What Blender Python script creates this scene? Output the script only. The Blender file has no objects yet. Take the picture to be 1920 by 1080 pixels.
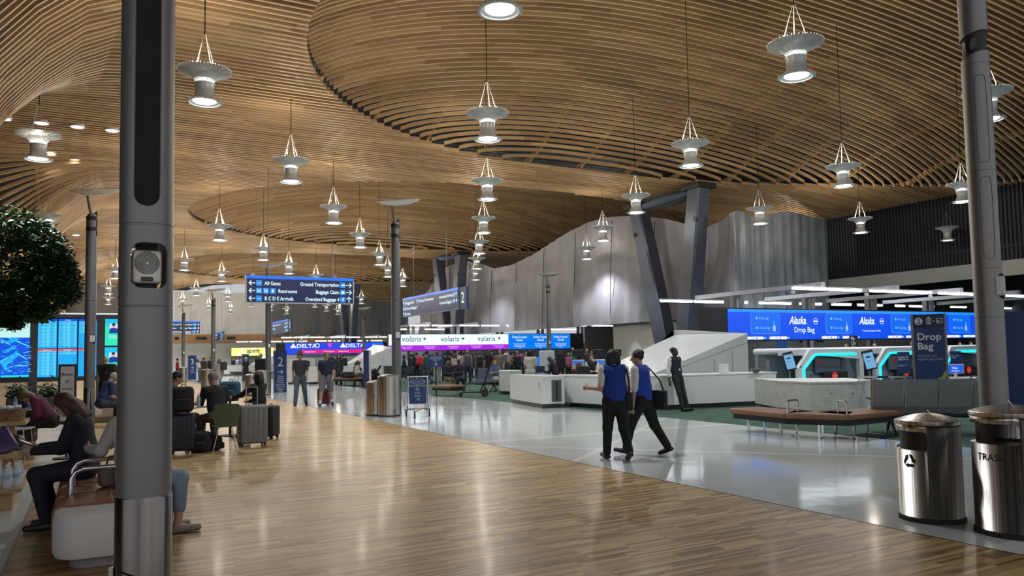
import bpy, bmesh, math, random
import numpy as np
from mathutils import Vector, Matrix, Euler
random.seed(7)
rs = np.random.RandomState(3)
sc = bpy.context.scene
C = sc.collection
R = math.radians
PI = math.pi
# ---------------------------------------------------------------- camera
# world frame: +Y runs down the hall, +X across it; camera stands at the origin, eye height 1.6 m
FPX, PPX, PPY, EYE = 1442.0, 960.0, 576.0, 1.6
TH = math.atan(87/1442); RO = .0185; AL = math.atan(788/1442)
_F0 = Vector((math.sin(AL), math.cos(AL), 0)); _R0 = Vector((math.cos(AL), -math.sin(AL), 0)); _Z = Vector((0, 0, 1))
_FW = _F0*math.cos(TH) + _Z*math.sin(TH)
_U0 = -_F0*math.sin(TH) + _Z*math.cos(TH)
_XC = _R0*math.cos(RO) - _U0*math.sin(RO)
_YC = _R0*math.sin(RO) + _U0*math.cos(RO)
cd = bpy.data.cameras.new('camera'); cam = bpy.data.objects.new('camera', cd); C.objects.link(cam)
cd.sensor_width = 36; cd.lens = FPX/1920*36; cd.shift_y = (PPY-540)/1920; cd.clip_start = .05; cd.clip_end = 600
m = Matrix((( _XC.x, _YC.x, -_FW.x, 0), (_XC.y, _YC.y, -_FW.y, 0), (_XC.z, _YC.z, -_FW.z, EYE), (0, 0, 0, 1)))
cam.matrix_world = m
sc.camera = cam
# ---------------------------------------------------------------- world, exposure
w = bpy.data.worlds.new('world'); sc.world = w; w.use_nodes = True
wn = w.node_tree.nodes; wn['Background'].inputs[0].default_value = (.80, .82, .88, 1); wn['Background'].inputs[1].default_value = .68
sc.view_settings.view_transform = 'Standard'; sc.view_settings.look = 'None'
sc.view_settings.gamma = 1; sc.view_settings.use_curve_mapping = False; sc.view_settings.exposure = 0.0
sc.cycles.use_denoising = True; sc.cycles.max_bounces = 6; sc.cycles.diffuse_bounces = 3; sc.cycles.glossy_bounces = 3
sc.cycles.transmission_bounces = 6; sc.cycles.transparent_max_bounces = 12
sc.cycles.caustics_reflective = False; sc.cycles.caustics_refractive = False; sc.cycles.sample_clamp_indirect = 6
LAMP_DOWN, LAMP_UP = 840, 205

def ray(px, py):
    return _FW + _XC*((px-PPX)/FPX) - _YC*((py-PPY)/FPX)
def P(px, py, z=0.0):                       # point of the plane height=z seen at a pixel
    d = ray(px, py); t = (z-EYE)/d.z
    return Vector((d.x*t, d.y*t, z))
def D(px, d, z=0.0):                        # point at height z, camera distance d, in the pixel column px
    t = (px-PPX)/FPX
    q = _F0*d + _R0*(d*t)
    return Vector((q.x, q.y, z))
def hz(px): return 663-.0185*(px-960)
def ZD(px, py, d): return EYE+(hz(px)-py)/FPX*d     # height of pixel py at distance d
def XU(px, u):                              # x of pixel column px on the plane y=u
    t = (px-PPX)/FPX
    return u*(math.sin(AL)+math.cos(AL)*t)/(math.cos(AL)-math.sin(AL)*t)
def YV(px, v):
    t = (px-PPX)/FPX
    return v/((math.sin(AL)+math.cos(AL)*t)/(math.cos(AL)-math.sin(AL)*t))
def dist(x, y): return x*_F0.x + y*_F0.y
def face(px, ang): return -AL - math.atan((px-PPX)/FPX) - R(ang)   # rotation: 0 faces away, 90 right, 180 the camera, -90 left
# ---------------------------------------------------------------- materials
def nn(t, k, **kw):
    n = t.nodes.new(k)
    for a, b in kw.items(): setattr(n, a, b)
    return n
def mat(name, col, rough=.5, metal=0, emi=None, es=0, var=.12, vs=6.0, bump=0, bs=60, spec=.5, coat=0, alpha=None, trans=0):
    m = bpy.data.materials.new(name); m.use_nodes = True; t = m.node_tree; b = t.nodes['Principled BSDF']
    b.inputs['Roughness'].default_value = rough; b.inputs['Metallic'].default_value = metal
    b.inputs['Specular IOR Level'].default_value = spec; b.inputs['Coat Weight'].default_value = coat
    if trans: b.inputs['Transmission Weight'].default_value = trans; b.inputs['IOR'].default_value = 1.33
    if alpha is not None: b.inputs['Alpha'].default_value = alpha
    co = nn(t, 'ShaderNodeTexCoord'); nz = nn(t, 'ShaderNodeTexNoise'); nz.inputs['Scale'].default_value = vs; nz.inputs['Detail'].default_value = 2
    t.links.new(co.outputs['Object'], nz.inputs['Vector'])
    if emi is not None:
        b.inputs['Base Color'].default_value = (*col, 1)
        b.inputs['Emission Color'].default_value = (*emi, 1); b.inputs['Emission Strength'].default_value = es
    else:
        mr = nn(t, 'ShaderNodeMapRange'); mr.inputs[1].default_value = .25; mr.inputs[2].default_value = .75; mr.inputs[3].default_value = 1-var; mr.inputs[4].default_value = 1+var
        mx = nn(t, 'ShaderNodeVectorMath', operation='SCALE'); mx.inputs[0].default_value = col
        t.links.new(nz.outputs['Fac'], mr.inputs[0]); t.links.new(mr.outputs[0], mx.inputs['Scale']); t.links.new(mx.outputs[0], b.inputs['Base Color'])
    if bump:
        n2 = nn(t, 'ShaderNodeTexNoise'); n2.inputs['Scale'].default_value = bs; bp = nn(t, 'ShaderNodeBump'); bp.inputs['Strength'].default_value = bump; bp.inputs['Distance'].default_value = .01
        t.links.new(co.outputs['Object'], n2.inputs['Vector']); t.links.new(n2.outputs['Fac'], bp.inputs['Height']); t.links.new(bp.outputs[0], b.inputs['Normal'])
    return m
def emit(name, col, s=1.0): return mat(name, (0, 0, 0), .3, emi=col, es=s)
_mc = {}
def cm(col, rough=.75, metal=0, emi=0, var=.12, **k):     # cached plain material
    key = (tuple(round(c, 3) for c in col), rough, metal, emi)
    if key not in _mc:
        _mc[key] = emit('light_tone_%d' % len(_mc), col, emi) if emi else mat('tone_%d' % len(_mc), col, rough, metal, var=var, **k)
    return _mc[key]
def math_n(t, op, a, b=None, c=None):
    n = nn(t, 'ShaderNodeMath', operation=op)
    for i, v in enumerate((a, b, c)):
        if v is None: continue
        if isinstance(v, (int, float)): n.inputs[i].default_value = v
        else: t.links.new(v, n.inputs[i])
    return n.outputs[0]
def plank_mat(name, ramp, row, ln, rough, coat=0, rowaxis='Y', lenaxis='X', grain=.25, block=None, spec=.5):
    m = bpy.data.materials.new(name); m.use_nodes = True; t = m.node_tree; b = t.nodes['Principled BSDF']
    g = nn(t, 'ShaderNodeNewGeometry'); s = nn(t, 'ShaderNodeSeparateXYZ'); t.links.new(g.outputs['Position'], s.inputs[0])
    yy = s.outputs[rowaxis]; xx = s.outputs[lenaxis]
    r = math_n(t, 'FLOOR', math_n(t, 'DIVIDE', math_n(t, 'ADD', yy, .001), row))
    wn_ = nn(t, 'ShaderNodeTexWhiteNoise', noise_dimensions='1D'); t.links.new(r, wn_.inputs['W'])
    if block:   # rows grouped in blocks that share an offset
        rb = math_n(t, 'FLOOR', math_n(t, 'DIVIDE', yy, row*block)); wb = nn(t, 'ShaderNodeTexWhiteNoise', noise_dimensions='1D'); t.links.new(rb, wb.inputs['W']); off = wb.outputs['Value']
    else: off = wn_.outputs['Value']
    cidx = math_n(t, 'FLOOR', math_n(t, 'ADD', math_n(t, 'DIVIDE', xx, ln), math_n(t, 'MULTIPLY', off, 7.0)))
    cb = nn(t, 'ShaderNodeCombineXYZ'); t.links.new(r, cb.inputs[0]); t.links.new(cidx, cb.inputs[1])
    w2 = nn(t, 'ShaderNodeTexWhiteNoise', noise_dimensions='2D'); t.links.new(cb.outputs[0], w2.inputs['Vector'])
    gr = nn(t, 'ShaderNodeTexNoise'); gr.inputs['Scale'].default_value = 1; gr.inputs['Detail'].default_value = 3
    mp = nn(t, 'ShaderNodeMapping'); sv = [14, 14, 40]; sv['XYZ'.index(lenaxis)] = 1.5; sv['XYZ'.index(rowaxis)] = 40; mp.inputs['Scale'].default_value = sv
    t.links.new(g.outputs['Position'], mp.inputs[0]); t.links.new(mp.outputs[0], gr.inputs['Vector'])
    v = math_n(t, 'ADD', math_n(t, 'MULTIPLY', w2.outputs['Value'], 1-grain), math_n(t, 'MULTIPLY', gr.outputs['Fac'], grain))
    cr = nn(t, 'ShaderNodeValToRGB'); el = cr.color_ramp.elements
    el[0].position = ramp[0][0]; el[0].color = (*ramp[0][1], 1); el[1].position = ramp[-1][0]; el[1].color = (*ramp[-1][1], 1)
    for p, c in ramp[1:-1]: e = el.new(p); e.color = (*c, 1)
    t.links.new(v, cr.inputs[0]); t.links.new(cr.outputs[0], b.inputs['Base Color'])
    b.inputs['Roughness'].default_value = rough; b.inputs['Coat Weight'].default_value = coat; b.inputs['Coat Roughness'].default_value = .12
    b.inputs['Specular IOR Level'].default_value = spec
    return m
M = {}
M['wood_floor'] = plank_mat('parquet_strips', [(.1, (.16, .088, .028)), (.35, (.31, .19, .072)), (.65, (.43, .28, .115)), (.9, (.60, .43, .20))], .036, .45, .36, coat=.04, block=5, grain=.2)
M['wood_ceiling'] = plank_mat('fir_slats', [(.1, (.27, .165, .078)), (.5, (.41, .265, .132)), (.9, (.56, .38, .195))], .30, 2.9, .55, grain=.45, rowaxis='Y')
M['wood_panel'] = plank_mat('wood_band', [(0, (.45, .24, .10)), (1, (.58, .34, .16))], 50, 3.0, .5, rowaxis='Y')
def terrazzo():
    m = mat('terrazzo', (.60, .64, .605), .10, var=.05, vs=1.2); t = m.node_tree; b = t.nodes['Principled BSDF']
    g = nn(t, 'ShaderNodeNewGeometry'); sp = nn(t, 'ShaderNodeTexVoronoi'); sp.inputs['Scale'].default_value = 90; t.links.new(g.outputs['Position'], sp.inputs['Vector'])
    s = nn(t, 'ShaderNodeSeparateXYZ'); t.links.new(g.outputs['Position'], s.inputs[0])
    old = b.inputs['Base Color'].links[0].from_socket
    # crossing paler bands laid in the floor
    acc = None
    for (a, bb, per, wd, ph) in ((.82, .57, 6.3, .022, .3), (-.55, .83, 7.1, .018, 2.2), (.2, .98, 9.0, .03, 4.0)):
        q = math_n(t, 'ADD', math_n(t, 'MULTIPLY', s.outputs['X'], a), math_n(t, 'MULTIPLY', s.outputs['Y'], bb))
        q = math_n(t, 'ADD', q, math_n(t, 'MULTIPLY', math_n(t, 'SINE', math_n(t, 'MULTIPLY', s.outputs['X'], .35)), .5))
        f = math_n(t, 'FRACT', math_n(t, 'DIVIDE', math_n(t, 'ADD', q, ph), per)); l = math_n(t, 'LESS_THAN', f, wd)
        acc = l if acc is None else math_n(t, 'MAXIMUM', acc, l)
    mx = nn(t, 'ShaderNodeMix', data_type='RGBA'); t.links.new(acc, mx.inputs[0]); t.links.new(old, mx.inputs[6]); mx.inputs[7].default_value = (.80, .80, .74, 1)
    m2 = nn(t, 'ShaderNodeMix', data_type='RGBA', blend_type='MULTIPLY'); m2.inputs[0].default_value = .25; t.links.new(mx.outputs[2], m2.inputs[6]); t.links.new(sp.outputs['Color'], m2.inputs[7])
    t.links.new(m2.outputs[2], b.inputs['Base Color'])
    n2 = nn(t, 'ShaderNodeTexNoise'); n2.inputs['Scale'].default_value = 1.3; bp = nn(t, 'ShaderNodeBump'); bp.inputs['Strength'].default_value = .025; bp.inputs['Distance'].default_value = .12
    t.links.new(g.outputs['Position'], n2.inputs['Vector']); t.links.new(n2.outputs['Fac'], bp.inputs['Height']); t.links.new(bp.outputs[0], b.inputs['Normal'])
    return m
M['terrazzo'] = terrazzo()
M['terrazzo_pale'] = mat('pale_terrazzo', (.50, .53, .50), .28, var=.10, vs=25)
def carpet():
    m = mat('green_carpet', (.030, .078, .052), .95, var=.5, vs=3.5, bump=.3, bs=200); t = m.node_tree
    g = nn(t, 'ShaderNodeNewGeometry'); b = t.nodes['Principled BSDF']; old = b.inputs['Base Color'].links[0].from_socket
    br = nn(t, 'ShaderNodeTexVoronoi'); br.inputs['Scale'].default_value = 4.5; t.links.new(g.outputs['Position'], br.inputs['Vector'])
    l = math_n(t, 'LESS_THAN', br.outputs['Distance'], .10)
    mx = nn(t, 'ShaderNodeMix', data_type='RGBA'); t.links.new(l, mx.inputs[0]); t.links.new(old, mx.inputs[6]); mx.inputs[7].default_value = (.08, .16, .10, 1)
    t.links.new(mx.outputs[2], b.inputs['Base Color']); return m
M['carpet'] = carpet()
def brushed(name, col, rough=.28, sx=160):
    m = mat(name, col, rough, 1.0, var=.05); t = m.node_tree; b = t.nodes['Principled BSDF']
    co = nn(t, 'ShaderNodeTexCoord'); mp = nn(t, 'ShaderNodeMapping'); mp.inputs['Scale'].default_value = (sx, sx, .6); nz = nn(t, 'ShaderNodeTexNoise'); nz.inputs['Scale'].default_value = 1
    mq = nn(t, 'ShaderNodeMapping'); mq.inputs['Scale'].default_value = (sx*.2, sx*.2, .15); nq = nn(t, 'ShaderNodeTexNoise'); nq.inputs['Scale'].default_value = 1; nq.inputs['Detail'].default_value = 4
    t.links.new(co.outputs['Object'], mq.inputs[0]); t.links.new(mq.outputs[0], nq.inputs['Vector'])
    mr2 = nn(t, 'ShaderNodeMapRange'); mr2.inputs[1].default_value = .35; mr2.inputs[2].default_value = .65; mr2.inputs[3].default_value = .55; mr2.inputs[4].default_value = 1.25  # vertical reflection streaks painted into the base colour, beside the brushed bump
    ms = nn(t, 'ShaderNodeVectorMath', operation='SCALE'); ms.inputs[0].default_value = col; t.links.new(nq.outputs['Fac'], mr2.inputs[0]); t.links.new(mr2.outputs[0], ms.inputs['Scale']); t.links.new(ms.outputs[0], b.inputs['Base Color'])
    t.links.new(co.outputs['Object'], mp.inputs[0]); t.links.new(mp.outputs[0], nz.inputs['Vector'])
    bp = nn(t, 'ShaderNodeBump'); bp.inputs['Strength'].default_value = .25; bp.inputs['Distance'].default_value = .004
    t.links.new(nz.outputs['Fac'], bp.inputs['Height']); t.links.new(bp.outputs[0], b.inputs['Normal']); return m
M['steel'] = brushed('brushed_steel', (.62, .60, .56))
M['steel_dark'] = brushed('brushed_sleeve', (.27, .25, .225), .24, 60)
M['chrome'] = mat('chrome', (.7, .7, .7), .15, 1, var=.03)
M['pole'] = mat('grey_metallic_paint', (.25, .245, .24), .40, .6, var=.05, vs=3)
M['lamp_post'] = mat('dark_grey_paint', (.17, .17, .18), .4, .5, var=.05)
M['vleg'] = mat('blue_grey_steel', (.075, .09, .125), .4, .3, var=.15, vs=1.5)
M['black'] = mat('black_plastic', (.012, .012, .014), .5, var=.1)
M['rubber'] = mat('black_rubber', (.015, .015, .015), .8)
M['white_solid'] = mat('white_solid_surface', (.66, .68, .66), .35, var=.03)
M['white_mold'] = mat('white_moulded_shell', (.62, .60, .56), .42, var=.04)
M['tarp'] = mat('grey_tarpaulin', (.30, .30, .34), .55, var=.12, vs=.8, bump=.5, bs=3)
M['tarp_clear'] = mat('blue_grey_sheeting', (.34, .38, .43), .35, var=.25, vs=.9, bump=.6, bs=2.5)
M['curtain'] = mat('pale_drape', (.78, .78, .78), .8, var=.06, vs=1)
M['curtain_dark'] = mat('dark_drape', (.17, .17, .18), .85, var=.1, vs=1)
M['white_wall'] = mat('white_wall_paint', (.62, .62, .60), .6, var=.03)
M['dark_wall'] = mat('dark_cladding', (.05, .055, .075), .6, var=.1)
M['deck'] = mat('dark_roof_deck', (.035, .04, .05), .8, var=.2)
M['leather'] = mat('brown_leather', (.22, .085, .04), .42, var=.12, vs=8, bump=.1)
M['tan'] = mat('tan_leather', (.21, .10, .05), .45, var=.12)
M['seat_grey'] = mat('grey_seat_vinyl', (.25, .27, .275), .45, var=.08)
M['navy_sign'] = mat('navy_panel', (.008, .035, .15), .35, var=.05)
M['glass'] = mat('clear_panel', (.75, .85, .88), .05, alpha=.22)
M['bottle'] = mat('clear_plastic', (.75, .85, .95), .08, alpha=.42, spec=1)
M['oak'] = mat('oak_board', (.42, .28, .13), .5, var=.2, vs=9)
M['lamp_glow'] = emit('lamp_disc', (.93, .97, 1), 16)
M['white_emit'] = emit('sign_white', (.85, .95, 1), 1.15)
M['blue_led'] = emit('led_blue', (.004, .085, .86), 1.0)
M['tube'] = emit('tube_light', (.88, .95, 1), 9)
# ---------------------------------------------------------------- mesh helpers
class MB:
    def __init__(s): s.v = []; s.f = []; s.mi = []; s.m = 0
    def add(s, vs, fs, T=None):
        o = len(s.v)
        for q in vs:
            q = Vector(q); s.v.append(tuple(T @ q) if T is not None else tuple(q))
        for f in fs: s.f.append([o+i for i in f]); s.mi.append(s.m)
        return s
    def box(s, c, d, rz=0, rx=0, ry=0):
        x, y, z = d[0]/2, d[1]/2, d[2]/2
        T = Matrix.Translation(c) @ Euler((rx, ry, rz)).to_matrix().to_4x4()
        return s.add([(-x, -y, -z), (x, -y, -z), (x, y, -z), (-x, y, -z), (-x, -y, z), (x, -y, z), (x, y, z), (-x, y, z)],
                     [(0, 3, 2, 1), (4, 5, 6, 7), (0, 1, 5, 4), (1, 2, 6, 5), (2, 3, 7, 6), (3, 0, 4, 7)], T)
    def b2(s, x0, x1, y0, y1, z0, z1): return s.box(((x0+x1)/2, (y0+y1)/2, (z0+z1)/2), (x1-x0, y1-y0, z1-z0))
    def rbox(s, c, d, r=.02, rz=0, rx=0, ry=0, seg=3):
        bm = bmesh.new(); bmesh.ops.create_cube(bm, size=1, matrix=Matrix.Diagonal((d[0], d[1], d[2], 1)))
        bmesh.ops.bevel(bm, geom=bm.edges[:], offset=min(r, min(d)*.49), segments=seg, profile=.5, affect='EDGES')
        T = Matrix.Translation(c) @ Euler((rx, ry, rz)).to_matrix().to_4x4(); bm.verts.index_update()
        s.add([v.co for v in bm.verts], [[v.index for v in f.verts] for f in bm.faces], T); bm.free(); return s
    def cyl(s, a, b, r0, r1=None, n=16, cap=True):
        a, b = Vector(a), Vector(b); r1 = r0 if r1 is None else r1; d = b-a
        q = d.to_track_quat('Z', 'Y').to_matrix(); vs = []
        for c, r in ((a, r0), (b, r1)):
            for i in range(n): t = 2*PI*i/n; vs.append(c + q @ Vector((math.cos(t)*r, math.sin(t)*r, 0)))
        fs = [(i, (i+1) % n, n+(i+1) % n, n+i) for i in range(n)]
        if cap: fs += [tuple(range(n-1, -1, -1)), tuple(range(n, 2*n))]
        return s.add(vs, fs)
    def tube(s, pts, r, n=8):
        pts = [Vector(p) for p in pts]; L = len(pts); up = None; vs = []; rr = r if isinstance(r, (list, tuple)) else [r]*L
        for i, p in enumerate(pts):
            d = (pts[min(i+1, L-1)]-pts[max(i-1, 0)]).normalized()
            if up is None: up = Vector((0, 0, 1)) if abs(d.z) < .9 else Vector((1, 0, 0))
            x = d.cross(up).normalized(); y = x.cross(d).normalized(); up = y
            for k in range(n): t = 2*PI*k/n; vs.append(p + (x*math.cos(t)+y*math.sin(t))*rr[i])
        fs = [(i*n+k, i*n+(k+1) % n, (i+1)*n+(k+1) % n, (i+1)*n+k) for i in range(L-1) for k in range(n)]
        fs += [tuple(range(n-1, -1, -1)), tuple(range((L-1)*n, L*n))]
        return s.add(vs, fs)
    def lathe(s, prof, n=24, c=(0, 0, 0), cap=True, sx=1, sy=1):
        vs = []; c = Vector(c)
        for r, z in prof:
            for i in range(n): t = 2*PI*i/n; vs.append(c+Vector((math.cos(t)*r*sx, math.sin(t)*r*sy, z)))
        L = len(prof); fs = [(j*n+i, j*n+(i+1) % n, (j+1)*n+(i+1) % n, (j+1)*n+i) for j in range(L-1) for i in range(n)]
        if cap: fs += [tuple(range(n-1, -1, -1)), tuple(range((L-1)*n, L*n))]
        return s.add(vs, fs)
    def prism(s, poly, z0, z1, T=None):     # poly in XY, extruded in Z
        n = len(poly); vs = [(x, y, z0) for x, y in poly]+[(x, y, z1) for x, y in poly]
        return s.add(vs, [tuple(range(n-1, -1, -1)), tuple(range(n, 2*n))]+[(i, (i+1) % n, n+(i+1) % n, n+i) for i in range(n)], T)
    def xz(s, poly, y0, y1):                # poly in XZ, extruded in Y
        T = Matrix(((1, 0, 0, 0), (0, 0, 1, 0), (0, 1, 0, 0), (0, 0, 0, 1)))
        return s.prism(poly, y0, y1, T)
    def build(s, name, material, parent=None, smooth=False, loc=None, rz=0, fix=True):
        me = bpy.data.meshes.new(name); me.from_pydata(s.v, [], s.f)
        for k in (material if isinstance(material, list) else [material]): me.materials.append(k)
        if isinstance(material, list):
            me.polygons.foreach_set('material_index', s.mi)
        if fix:
            bm = bmesh.new(); bm.from_mesh(me); bmesh.ops.recalc_face_normals(bm, faces=bm.faces[:]); bm.to_mesh(me); bm.free()
        if smooth:
            me.shade_smooth(); me.set_sharp_from_angle(angle=R(38))
        o = bpy.data.objects.new(name, me); C.objects.link(o)
        if parent: o.parent = parent
        if loc is not None: o.location = loc
        if rz: o.rotation_euler.z = rz
        return o
def split_build(mb, name, material, parent=None, **kw):   # every separate piece of the outline becomes a part of its own
    adj = {}; n = len(mb.v); par = list(range(n))
    def fd(i):
        while par[i] != i: par[i] = par[par[i]]; i = par[i]
        return i
    for f in mb.f:
        for k in f[1:]: par[fd(k)] = fd(f[0])
    grp = {}
    for f in mb.f: grp.setdefault(fd(f[0]), []).append(f)
    out = []
    for g, fs in grp.items():
        ids = sorted({i for f in fs for i in f}); mp_ = {a: b for b, a in enumerate(ids)}; m2 = MB(); m2.v = [mb.v[i] for i in ids]; m2.f = [[mp_[i] for i in f] for f in fs]; m2.mi = [0]*len(fs)
        out.append(m2.build(name, material, parent, **kw))
    return out
def tag(o, label=None, cat=None, group=None, kind=None):
    if label: o['label'] = label
    if cat: o['category'] = cat
    if group: o['group'] = group
    if kind: o['kind'] = kind
    return o
def thing(name, label, cat, loc, rz=0, group=None):
    o = bpy.data.objects.new(name, None); C.objects.link(o); o.location = loc; o.rotation_euler.z = rz; o.empty_display_size = .1
    return tag(o, label, cat, group)
def kids(o): return [c for c in ALLK.get(o.name, [])]
def copy_tree(o, parent=None):
    c = o.copy(); C.objects.link(c)
    if parent: c.parent = parent
    for ch in list(o.children): copy_tree(ch, c)
    return c
def cut(o, cutter):
    md = o.modifiers.new('b', 'BOOLEAN'); md.operation = 'DIFFERENCE'; md.object = cutter; md.solver = 'EXACT'
    bpy.context.view_layer.update(); dg = bpy.context.evaluated_depsgraph_get()
    me = bpy.data.meshes.new_from_object(o.evaluated_get(dg)); o.modifiers.clear(); o.data = me
    bpy.data.objects.remove(cutter, do_unlink=True)
_tc = {}
def tmesh(body, size, align='LEFT', bold=0, sx=1, shear=0):
    key = (body, size, align, bold, sx, shear)
    if key not in _tc:
        cu = bpy.data.curves.new('t', 'FONT'); cu.body = body; cu.size = size; cu.align_x = align; cu.offset = bold*size; cu.resolution_u = 2; cu.space_line = .95; cu.shear = shear
        ob = bpy.data.objects.new('t', cu); C.objects.link(ob); bpy.context.view_layer.update()
        me = bpy.data.meshes.new_from_object(ob.evaluated_get(bpy.context.evaluated_depsgraph_get()))
        _tc[key] = ([(v.co.x*sx, v.co.y) for v in me.vertices], [list(p.vertices) for p in me.polygons])
        bpy.data.objects.remove(ob, do_unlink=True); bpy.data.meshes.remove(me)
    return _tc[key]
def text(mb, body, size, x, z, y=0, align='LEFT', bold=0, sx=1, shear=0):
    vs, fs = tmesh(body, size, align, bold, sx, shear)
    mb.add([(x+a, y, z+b) for a, b in vs], fs); return mb
def rect(mb, x0, x1, z0, z1, y=0): return mb.add([(x0, y, z0), (x1, y, z0), (x1, y, z1), (x0, y, z1)], [(0, 1, 2, 3)])
def rrect(mb, x0, x1, z0, z1, r, y=0, n=5):
    ps = []
    for cx, cz, a0 in ((x1-r, z1-r, 0), (x0+r, z1-r, 90), (x0+r, z0+r, 180), (x1-r, z0+r, 270)):
        for i in range(n+1): a = R(a0+90*i/n); ps.append((cx+r*math.cos(a), y, cz+r*math.sin(a)))
    return mb.add(ps, [tuple(range(len(ps)))])
def disc(mb, x, z, r, y=0, n=20, sx=1): return mb.add([(x+math.cos(2*PI*i/n)*r*sx, y, z+math.sin(2*PI*i/n)*r) for i in range(n)], [tuple(range(n))])
def arrow(mb, x, z, s, ang, y=0, w=.16):
    T = Matrix.Translation((x, y, z)) @ Matrix.Rotation(-ang, 4, 'Y')
    def seg(a, b):
        a = Vector(a); b = Vector(b); d = (b-a).normalized(); n = Vector((-d.y, d.x))*w*s/2; a2 = a-d*w*s/3; b2 = b+d*w*s/3
        mb.add([(q.x, 0, q.y) for q in (a2+n, b2+n, b2-n, a2-n)], [(0, 1, 2, 3)], T)
    seg((-.5*s, 0), (.42*s, 0)); seg((.1*s, .38*s), (.46*s, .0)); seg((.1*s, -.38*s), (.46*s, .0))
# ================================================================ SETTING
def struct(name, mb, material, **k):
    o = mb.build(name, material, **k); o['kind'] = 'structure'; return o
V_W0, V_W1, V_T1 = -.58, 6.22, 12.1      # wood | terrazzo | carpet limits across the hall
struct('floor', MB().b2(V_W0, V_W1, -12, 116, -.1, 0), M['wood_floor'])
struct('floor_terrazzo', MB().b2(V_W1, V_T1, -12, 116, -.1, 0), M['terrazzo'])
struct('floor_carpet', MB().b2(V_T1, 52, -12, 116, -.1, .004), M['carpet'])
struct('floor_left', MB().b2(-32, V_W0, 13.4, 116, -.1, 0), M['wood_floor'])
struct('floor_left_terrazzo', MB().b2(-32, V_W0, -12, 13.4, -.1, 0), M['terrazzo_pale'])
struct('trim_1', MB().b2(V_W0-.01, V_W0+.01, -12, 13.4, -.01, .003), cm((.2, .2, .2), .4, .6))
struct('trim_2', MB().b2(V_W1-.006, V_W1+.006, -12, 116, -.01, .003), cm((.1, .08, .06), .4, .6))
# ---- ceiling of parallel fir slats with recessed oval vaults
def smooth(x): x = max(0., min(1., x)); return x*x*(3-2*x)
CEN = [-10.5, 18.3, 47.3, 76.3, 105.3]
def inside(x, y):
    for c in CEN:
        if abs(y-c) < 12.4:
            hx = 15.2 if x < 20 else 21.5
            e = ((y-c)/12.3)**2+(abs(x-20)/hx)**2.2
            if e < 1: return e
    return None
def ceil_z(x, y):
    z = 10.3-.6*smooth((x-34)/9)
    e = inside(x, y)
    if e is not None:
        far = smooth(.5+max((y-c)/12.3 for c in CEN if abs(y-c) < 12.4)*1.2)*smooth((x-6)/6)
        return z+.24*(1-far)+.14*far+3.1*(1-e)**(.85-.05*far)
    if x < 1.:
        for c, w_ in ((20.5, 9.5), (45.5, 10.5), (74, 12), (103, 12)):
            b = math.exp(-((y-c)/w_*1.55)**4)
            z -= b*.42*(max(0, .75-x))**1.7
    return z
def left_end(y):
    for c, w_ in ((20.5, 9.5), (45.5, 10.5), (74, 12), (103, 12)):
        if abs(y-c) < w_*.62: return -3.9+.9*(1-abs(y-c)/(w_*.62))*.6
    return -9.
mb = MB(); SP = .30
ys = np.arange(6.0, 113.5, SP)
for y in ys:
    st = .8 if y < 62 else 1.6
    xs = []; x = left_end(y)
    while x < 41.2:
        xs.append(x); x += st
    xs.append(41.2)
    # split where the recess edge is crossed, and step there
    runs = [[]]; prev = None
    for x in xs:
        cur = inside(x, y) is not None
        if prev is not None and cur != prev:
            lo, hi = x-st, x
            for _ in range(8):
                md = (lo+hi)/2
                if (inside(md, y) is not None) == prev: lo = md
                else: hi = md
            runs[-1].append((lo, ceil_z(lo, y))); runs.append([(hi, ceil_z(hi, y))])
        runs[-1].append((x, ceil_z(x, y))); prev = cur
    for rn in runs:
        if len(rn) < 2: continue
        o = len(mb.v); n = len(rn); t = .045; hgt = .145
        for x, z in rn:
            mb.v += [(x, y-t, z), (x, y+t, z), (x, y+t, z+hgt), (x, y-t, z+hgt)]
        for i in range(n-1):
            for k in range(4): mb.f.append([o+i*4+k, o+i*4+(k+1) % 4, o+i*4+4+(k+1) % 4, o+i*4+4+k]); mb.mi.append(0)
        mb.f.append([o, o+1, o+2, o+3]); mb.mi.append(0); q = o+(n-1)*4; mb.f.append([q+3, q+2, q+1, q]); mb.mi.append(0)
ceiling = struct('ceiling', mb, M['wood_ceiling'], fix=False)
# purlins running down the hall above the slats
mb = MB()
for x in np.arange(-2.2, 41, 2.9):
    pts = [(x, y, ceil_z(x, y)+.30) for y in np.arange(6, 112, 1.5)]
    o = len(mb.v)
    for (a, y, z) in pts: mb.v += [(a-.06, y, z-.1), (a+.06, y, z-.1), (a+.06, y, z+.16), (a-.06, y, z+.16)]
    for i in range(len(pts)-1):
        if abs(pts[i][2]-pts[i+1][2]) > 1.2: continue
        for k in range(4): mb.f.append([o+i*4+k, o+i*4+(k+1) % 4, o+i*4+4+(k+1) % 4, o+i*4+4+k]); mb.mi.append(0)
struct('ceiling_purlins', mb, M['wood_ceiling'], fix=False)
# deck above
mb = MB(); gx = np.arange(-34, 43.1, 3.5); gy = np.arange(-4, 118, 3.0); nx = len(gx)
for y in gy:
    for x in gx:
        e = inside(x, y); mb.v.append((x, y, (ceil_z(max(x, 1), y) if e is None else ceil_z(x, y))+.95+(0 if x < 41 else .3)))
for j in range(len(gy)-1):
    for i in range(nx-1): mb.f.append([j*nx+i, j*nx+i+1, (j+1)*nx+i+1, (j+1)*nx+i]); mb.mi.append(0)
struct('ceiling_deck', mb, M['deck'], fix=False)
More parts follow.
